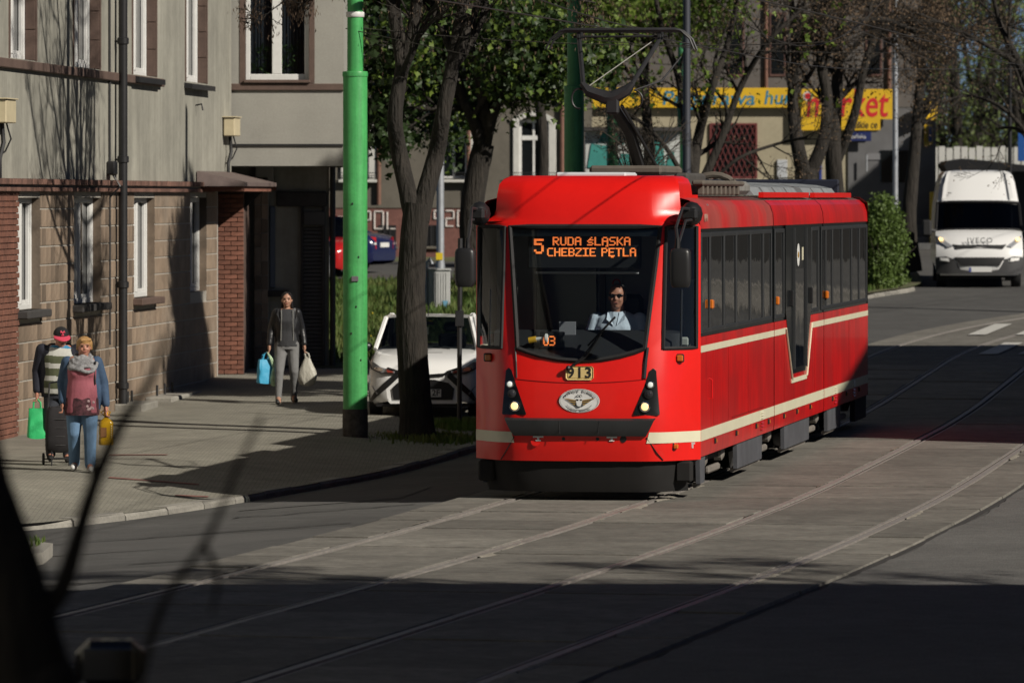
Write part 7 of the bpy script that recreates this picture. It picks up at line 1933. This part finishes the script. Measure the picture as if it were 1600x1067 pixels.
# ---- man in cap
Ym = 66.8; ms = .955
MN = thing('person', 'man in black cap with pink peak, dark jacket and striped shirt', 'person', gp_(93, Ym), R(3)); MN.scale = (ms,)*3
hips = [(.09,0,.86), (-.09,0,.86)]
kL, aL = (.10,-.05,.47), (.10,-.04,.09); kR, aR = (-.11,-.06,.47), (-.11,.08,.10)
hd = (.02,-.06,1.53); hh = .235
bp = [('r', [(.80,0,0,.165,.12),(.95,0,0,.16,.125),(1.10,0,0,.165,.13),(1.28,0,0,.185,.125),(1.39,0,0,.195,.10),(1.44,0,0,.12,.07)]), ('c', (0,0,1.38), (.01,-.04,1.48), .06, .056)]
tr_, hm = head(bp, hd, hh, R(12), R(14))
bp += legs(0,0,0, [(hips[0],kL,aL),(hips[1],kR,aR)], (.085,.058,.04))
shR, elR, wrR = (-.215,0,1.38), (-.275,.06,1.12), (-.275,-.02,.88)
shL, elL, wrL = (.215,0,1.38), (.27,.06,1.12), (.24,-.10,.92)
for a, b, c in ((shR,elR,wrR),(shL,elL,wrL)): bp += [('c', a, b, .055, .046), ('c', b, c, .042, .030)]
hand(bp, wrR, (0,-1,0), 1, .8, 1.1); hand(bp, wrL, (0,-1,0), -1, .8, 1.1)
for a in (aL, aR): bp += [('c', a, (a[0],a[1]-.12,.04), .04, .032)]
put('body', blob(bp, .0075), SKIN2, MN); face(MN, tr_, hm, hh)
# striped shirt: rings of alternating cloth
me = blob([('r', [(.84,0,-.01,.20,.155),(.98,0,-.015,.20,.16),(1.10,0,-.01,.19,.155),(1.28,0,-.005,.205,.15),(1.39,0,0,.19,.115),(1.44,0,0,.11,.08)])], .010)
o = put('shirt', me, M('shirt_pale', (.52,.52,.48), .85, nz=(14,.12)), MN)
me.materials.append(M('shirt_olive', (.085,.095,.05), .85, nz=(14,.15))); me.materials.append(M('shirt_blue', (.04,.22,.40), .8))
for p in me.polygons:
    z = p.center.z+.25*p.center.x*.3
    p.material_index = 2 if z > 1.405 else (0 if (z-.84) % .155 < .062 else 1) if z < 1.34 else 0
jk = [('r', [(.80,0,.02,.225,.155),(1.0,0,.02,.225,.155),(1.2,0,.02,.225,.155),(1.38,0,.01,.235,.13),(1.46,0,.02,.12,.09)])]
for a, b, c in ((shR,elR,wrR),(shL,elL,wrL)): jk += [('c', a, b, .080, .068), ('c', b, Vector(b).lerp(Vector(c), .97), .066, .052)]
put('jacket', cut(blob(jk, .011), lambda c: c.y < .0 and -.13 < c.x < .15 and c.z < 1.46), cloth('jacket_navy', (.014,.015,.026)), MN)
tt = [('r', [(.78,0,0,.185,.14),(.90,0,0,.185,.14)])]+legs(0,0,0, [(hips[0],kL,aL),(hips[1],kR,aR)], (.11,.078,.062))
put('trousers', blob(tt, .011), cloth('trousers_dark', (.03,.034,.045)), MN)
sp = []; shoe(sp, aL); shoe(sp, aR); put('shoes', blob(sp, .009, 3), M('shoe_black', (.015,.015,.016)), MN)
put('hair', blob([('e', tr_(0,.16,-.02), (.35*hh,.32*hh,.30*hh), hm)], .009, 3), M('hair_grey', (.16,.14,.12), .7), MN)
cpz = MB(); rows = []
for k in range(7):
    ph = R(90*k/6); rows.append([tuple(tr_(.41*math.cos(ph)*math.cos(a), .03+.46*math.cos(ph)*math.sin(a), .16+.42*math.sin(ph))) for a in [2*math.pi*q/24 for q in range(25)]])
cpz.grid(rows); cpn = link('cap', None, MN); cpz.build('crown', cloth('cap_black', (.012,.012,.014)), cpn, True, 70)
mb = MB(); lo = []; hi = []
for q in range(13):
    a = R(195+150*q/12); lo.append(tr_(.40*math.cos(a), .03+.45*math.sin(a), .17)); hi.append(tr_(.46*math.cos(a), -.14+.62*math.sin(a), .10-.05*(1-abs(q-6)/6)))
mb.grid([lo, hi]); mb.grid([[p-Vector((0,0,.012)) for p in hi], [p-Vector((0,0,.012)) for p in lo]]); mb.grid([hi, [p-Vector((0,0,.012)) for p in hi]]); PNK = M('cap_pink', (.62,.06,.11), .7); mb.build('peak', PNK, cpn, True)
mk = link('cap_mark', None, MN)
for u, v in ((( -.10,.46),(0,.34)),((.10,.46),(0,.34)),((0,.34),(0,.24)),((-.07,.24),(.07,.24)),((-.13,.38),(.13,.38))):
    q = lambda x, z: tr_(x, .03-.475*math.sqrt(max(.05, 1-((z-.16)/.46)**2)), z)
    MB().tube([q(*u), q(*v)], .008, 4).build('mark_stroke', PNK, mk)
hR = Vector(MN.location)+Matrix.Rotation(R(3), 3, 'Z')@Vector((-.275,-.02,.78))*ms
GRN = M('bag_green', (.03,.50,.16), .55, bump=(8,.4,(1,1,1),.03))
carrier('shopping_bag', 'bright green carrier bag in the hand of the man in the cap', hR-Vector((0,0,.47)), R(8), .22, .14, .36, GRN, (0,0,.47), seed=8)
# shopping trolley beside the man
tx = gp_(94, 66.0)
T = thing('shopping_trolley', 'dark tartan shopping trolley pulled by the man in the cap', 'trolley', tx, R(6))
rr = []
for z, a, b in ((.16,.85,.8),(.18,1,1),(.3,1.02,1.05),(.5,1.0,1),(.64,.92,.9),(.68,.7,.7)):
    rr.append([(.17*a*math.copysign(abs(math.cos(t))**.5, math.cos(t)), .12*b*math.copysign(abs(math.sin(t))**.5, math.sin(t)), z+.01*math.sin(5*t)) for t in [2*math.pi*k/28 for k in range(29)]])
mb = MB(); mb.grid(rr); mb.poly(rr[0][:-1][::-1]); mb.poly(rr[-1][:-1]); mb.build('bag', M('trolley_cloth', (.018,.016,.018), .85, nz=(12,.3)), T, True, 60)
for z in (.24,.34,.44,.54): MB().tube([(.176*math.cos(t), .128*math.sin(t), z) for t in [2*math.pi*k/24 for k in range(25)]], .004, 4).build('tartan_line', M('tartan_grey', (.06,.06,.06), .8), T)
for sg in (1, -1):
    MB().tube([(sg*.14,.14,.06),(sg*.14,.14,.6),(sg*.12,.16,.95)], .011, 6).build('frame_rod', DKMET, T)
    MB().tube([(sg*.10,-.10,.0),(sg*.10,-.10,.18)], .009, 6).build('front_leg', DKMET, T)
    w_ = link('wheel', None, T); MB().lathe([(.05,-.015),(.07,-.012),(.07,.012),(.05,.015)], 18, (sg*.19,.14,.07), 'x').build('tyre', TYRE, w_, True)
    MB().lathe([(.045,-.016),(.045,.016)], 12, (sg*.19,.14,.07), 'x').build('hub', M('hub_grey', (.3,.3,.3), .5), w_)
MB().tube([(-.12,.16,.95),(0,.165,.97),(.12,.16,.95)], .012, 6).build('handle', BLACK, T); MB().tube([(-.19,.14,.07),(.19,.14,.07)], .008, 6).build('axle', DKMET, T); MB().tube([(-.10,-.10,.09),(.10,-.10,.09)], .007, 6).build('cross_rod', DKMET, T)

# ---- tram driver
DR = thing('person', 'tram driver in pale blue shirt and dark sunglasses behind the windscreen', 'person', Vector((TRX,59.66,.03))+Matrix.Rotation(-TH, 3, 'Z')@Vector((.25,1.16,1.27)), -TH-R(2)); DR.scale = (1.14,)*3
hd = (.0,-.03,.74); hh = .235
bp = [('r', [(.0,0,.02,.18,.14),(.15,0,.02,.175,.13),(.30,0,.01,.185,.13),(.46,0,0,.20,.12),(.54,0,.01,.19,.10),(.585,0,.01,.11,.07)]), ('c', (0,.01,.54), (0,-.01,.66), .062, .060)]
tr_, hm = head(bp, hd, hh, R(0), R(-4))
shR, elR, wrR = (-.205,.02,.52), (-.28,-.05,.26), (-.18,-.30,.30); shL, elL, wrL = (.205,.02,.52), (.28,-.06,.26), (.16,-.30,.30)
for a, b, c in ((shR,elR,wrR),(shL,elL,wrL)): bp += [('c', a, b, .055, .046), ('c', b, c, .044, .032)]
bp += [('c', (-.09,0,.02), (-.12,-.42,.02), .085, .065), ('c', (.09,0,.02), (.12,-.42,.02), .085, .065), ('c', (-.12,-.42,.02), (-.12,-.40,-.28), .06, .045), ('c', (.12,-.42,.02), (.12,-.40,-.28), .06, .045)]
hand(bp, wrR, (0,-1,0), 1, .8, 1.0); hand(bp, wrL, (0,-1,0), -1, .8, 1.0)
put('body', blob(bp, .0075), SKIN2, DR); face(DR, tr_, hm, hh, eyes=False)
SHT = M('shirt_pale_blue', (.62,.70,.82), .8, nz=(9,.08), bump=(9,.5,(1,1,.6),.03))
jk = [('r', [(.02,0,.02,.205,.16),(.15,0,.02,.20,.155),(.30,0,.01,.21,.155),(.46,0,0,.22,.14),(.545,0,.01,.20,.115),(.60,0,.01,.10,.085)])]
for a, b, c in ((shR,elR,wrR),(shL,elL,wrL)): jk += [('c', a, b, .078, .068), ('c', b, Vector(b).lerp(Vector(c), .4), .066, .060)]
put('shirt', blob(jk, .010), SHT, DR)
for sg in (1, -1):
    MB().poly([(sg*.012,-.145,.47),(sg*.085,-.13,.53),(sg*.085,-.06,.61),(sg*.03,-.085,.60)]).build('collar', SHT, DR)
put('trousers', blob([('c', (-.09,0,.02), (-.12,-.42,.02), .10, .08), ('c', (.09,0,.02), (.12,-.42,.02), .10, .08), ('c', (-.12,-.42,.02), (-.12,-.40,-.26), .075, .065), ('c', (.12,-.42,.02), (.12,-.40,-.26), .075, .065), ('e', (0,.02,.03), (.20,.16,.11))], .012), cloth('trousers_dark', (.03,.034,.045)), DR)
put('hair', blob([('e', tr_(0,.13,.25), (.35*hh,.36*hh,.29*hh), hm), ('e', tr_(0,.22,.0), (.36*hh,.25*hh,.32*hh), hm), ('c', tr_(.34,.0,.12), tr_(.35,.02,-.06), .05*hh, .04*hh), ('c', tr_(-.34,.0,.12), tr_(-.35,.02,-.06), .05*hh, .04*hh)], .008, 2), M('hair_driver', (.20,.19,.18), .7, nz=(30,.3)), DR)
gl_ = link('sunglasses', None, DR)
for sg in (1, -1):
    mb = MB(); mb.ell(tr_(sg*.15,-.37,.03), (.13*hh,.03*hh,.075*hh), 12, hm); mb.build('lens', M('lens_black', (.006,.006,.007), .1), gl_, True)
    MB().tube([tr_(sg*.26,-.33,.05), tr_(sg*.36,-.05,.05)], .015*hh, 5).build('temple', BLACK, gl_)
MB().tube([tr_(-.05,-.40,.05), tr_(.05,-.40,.05)], .02*hh, 5).build('bridge', BLACK, gl_)
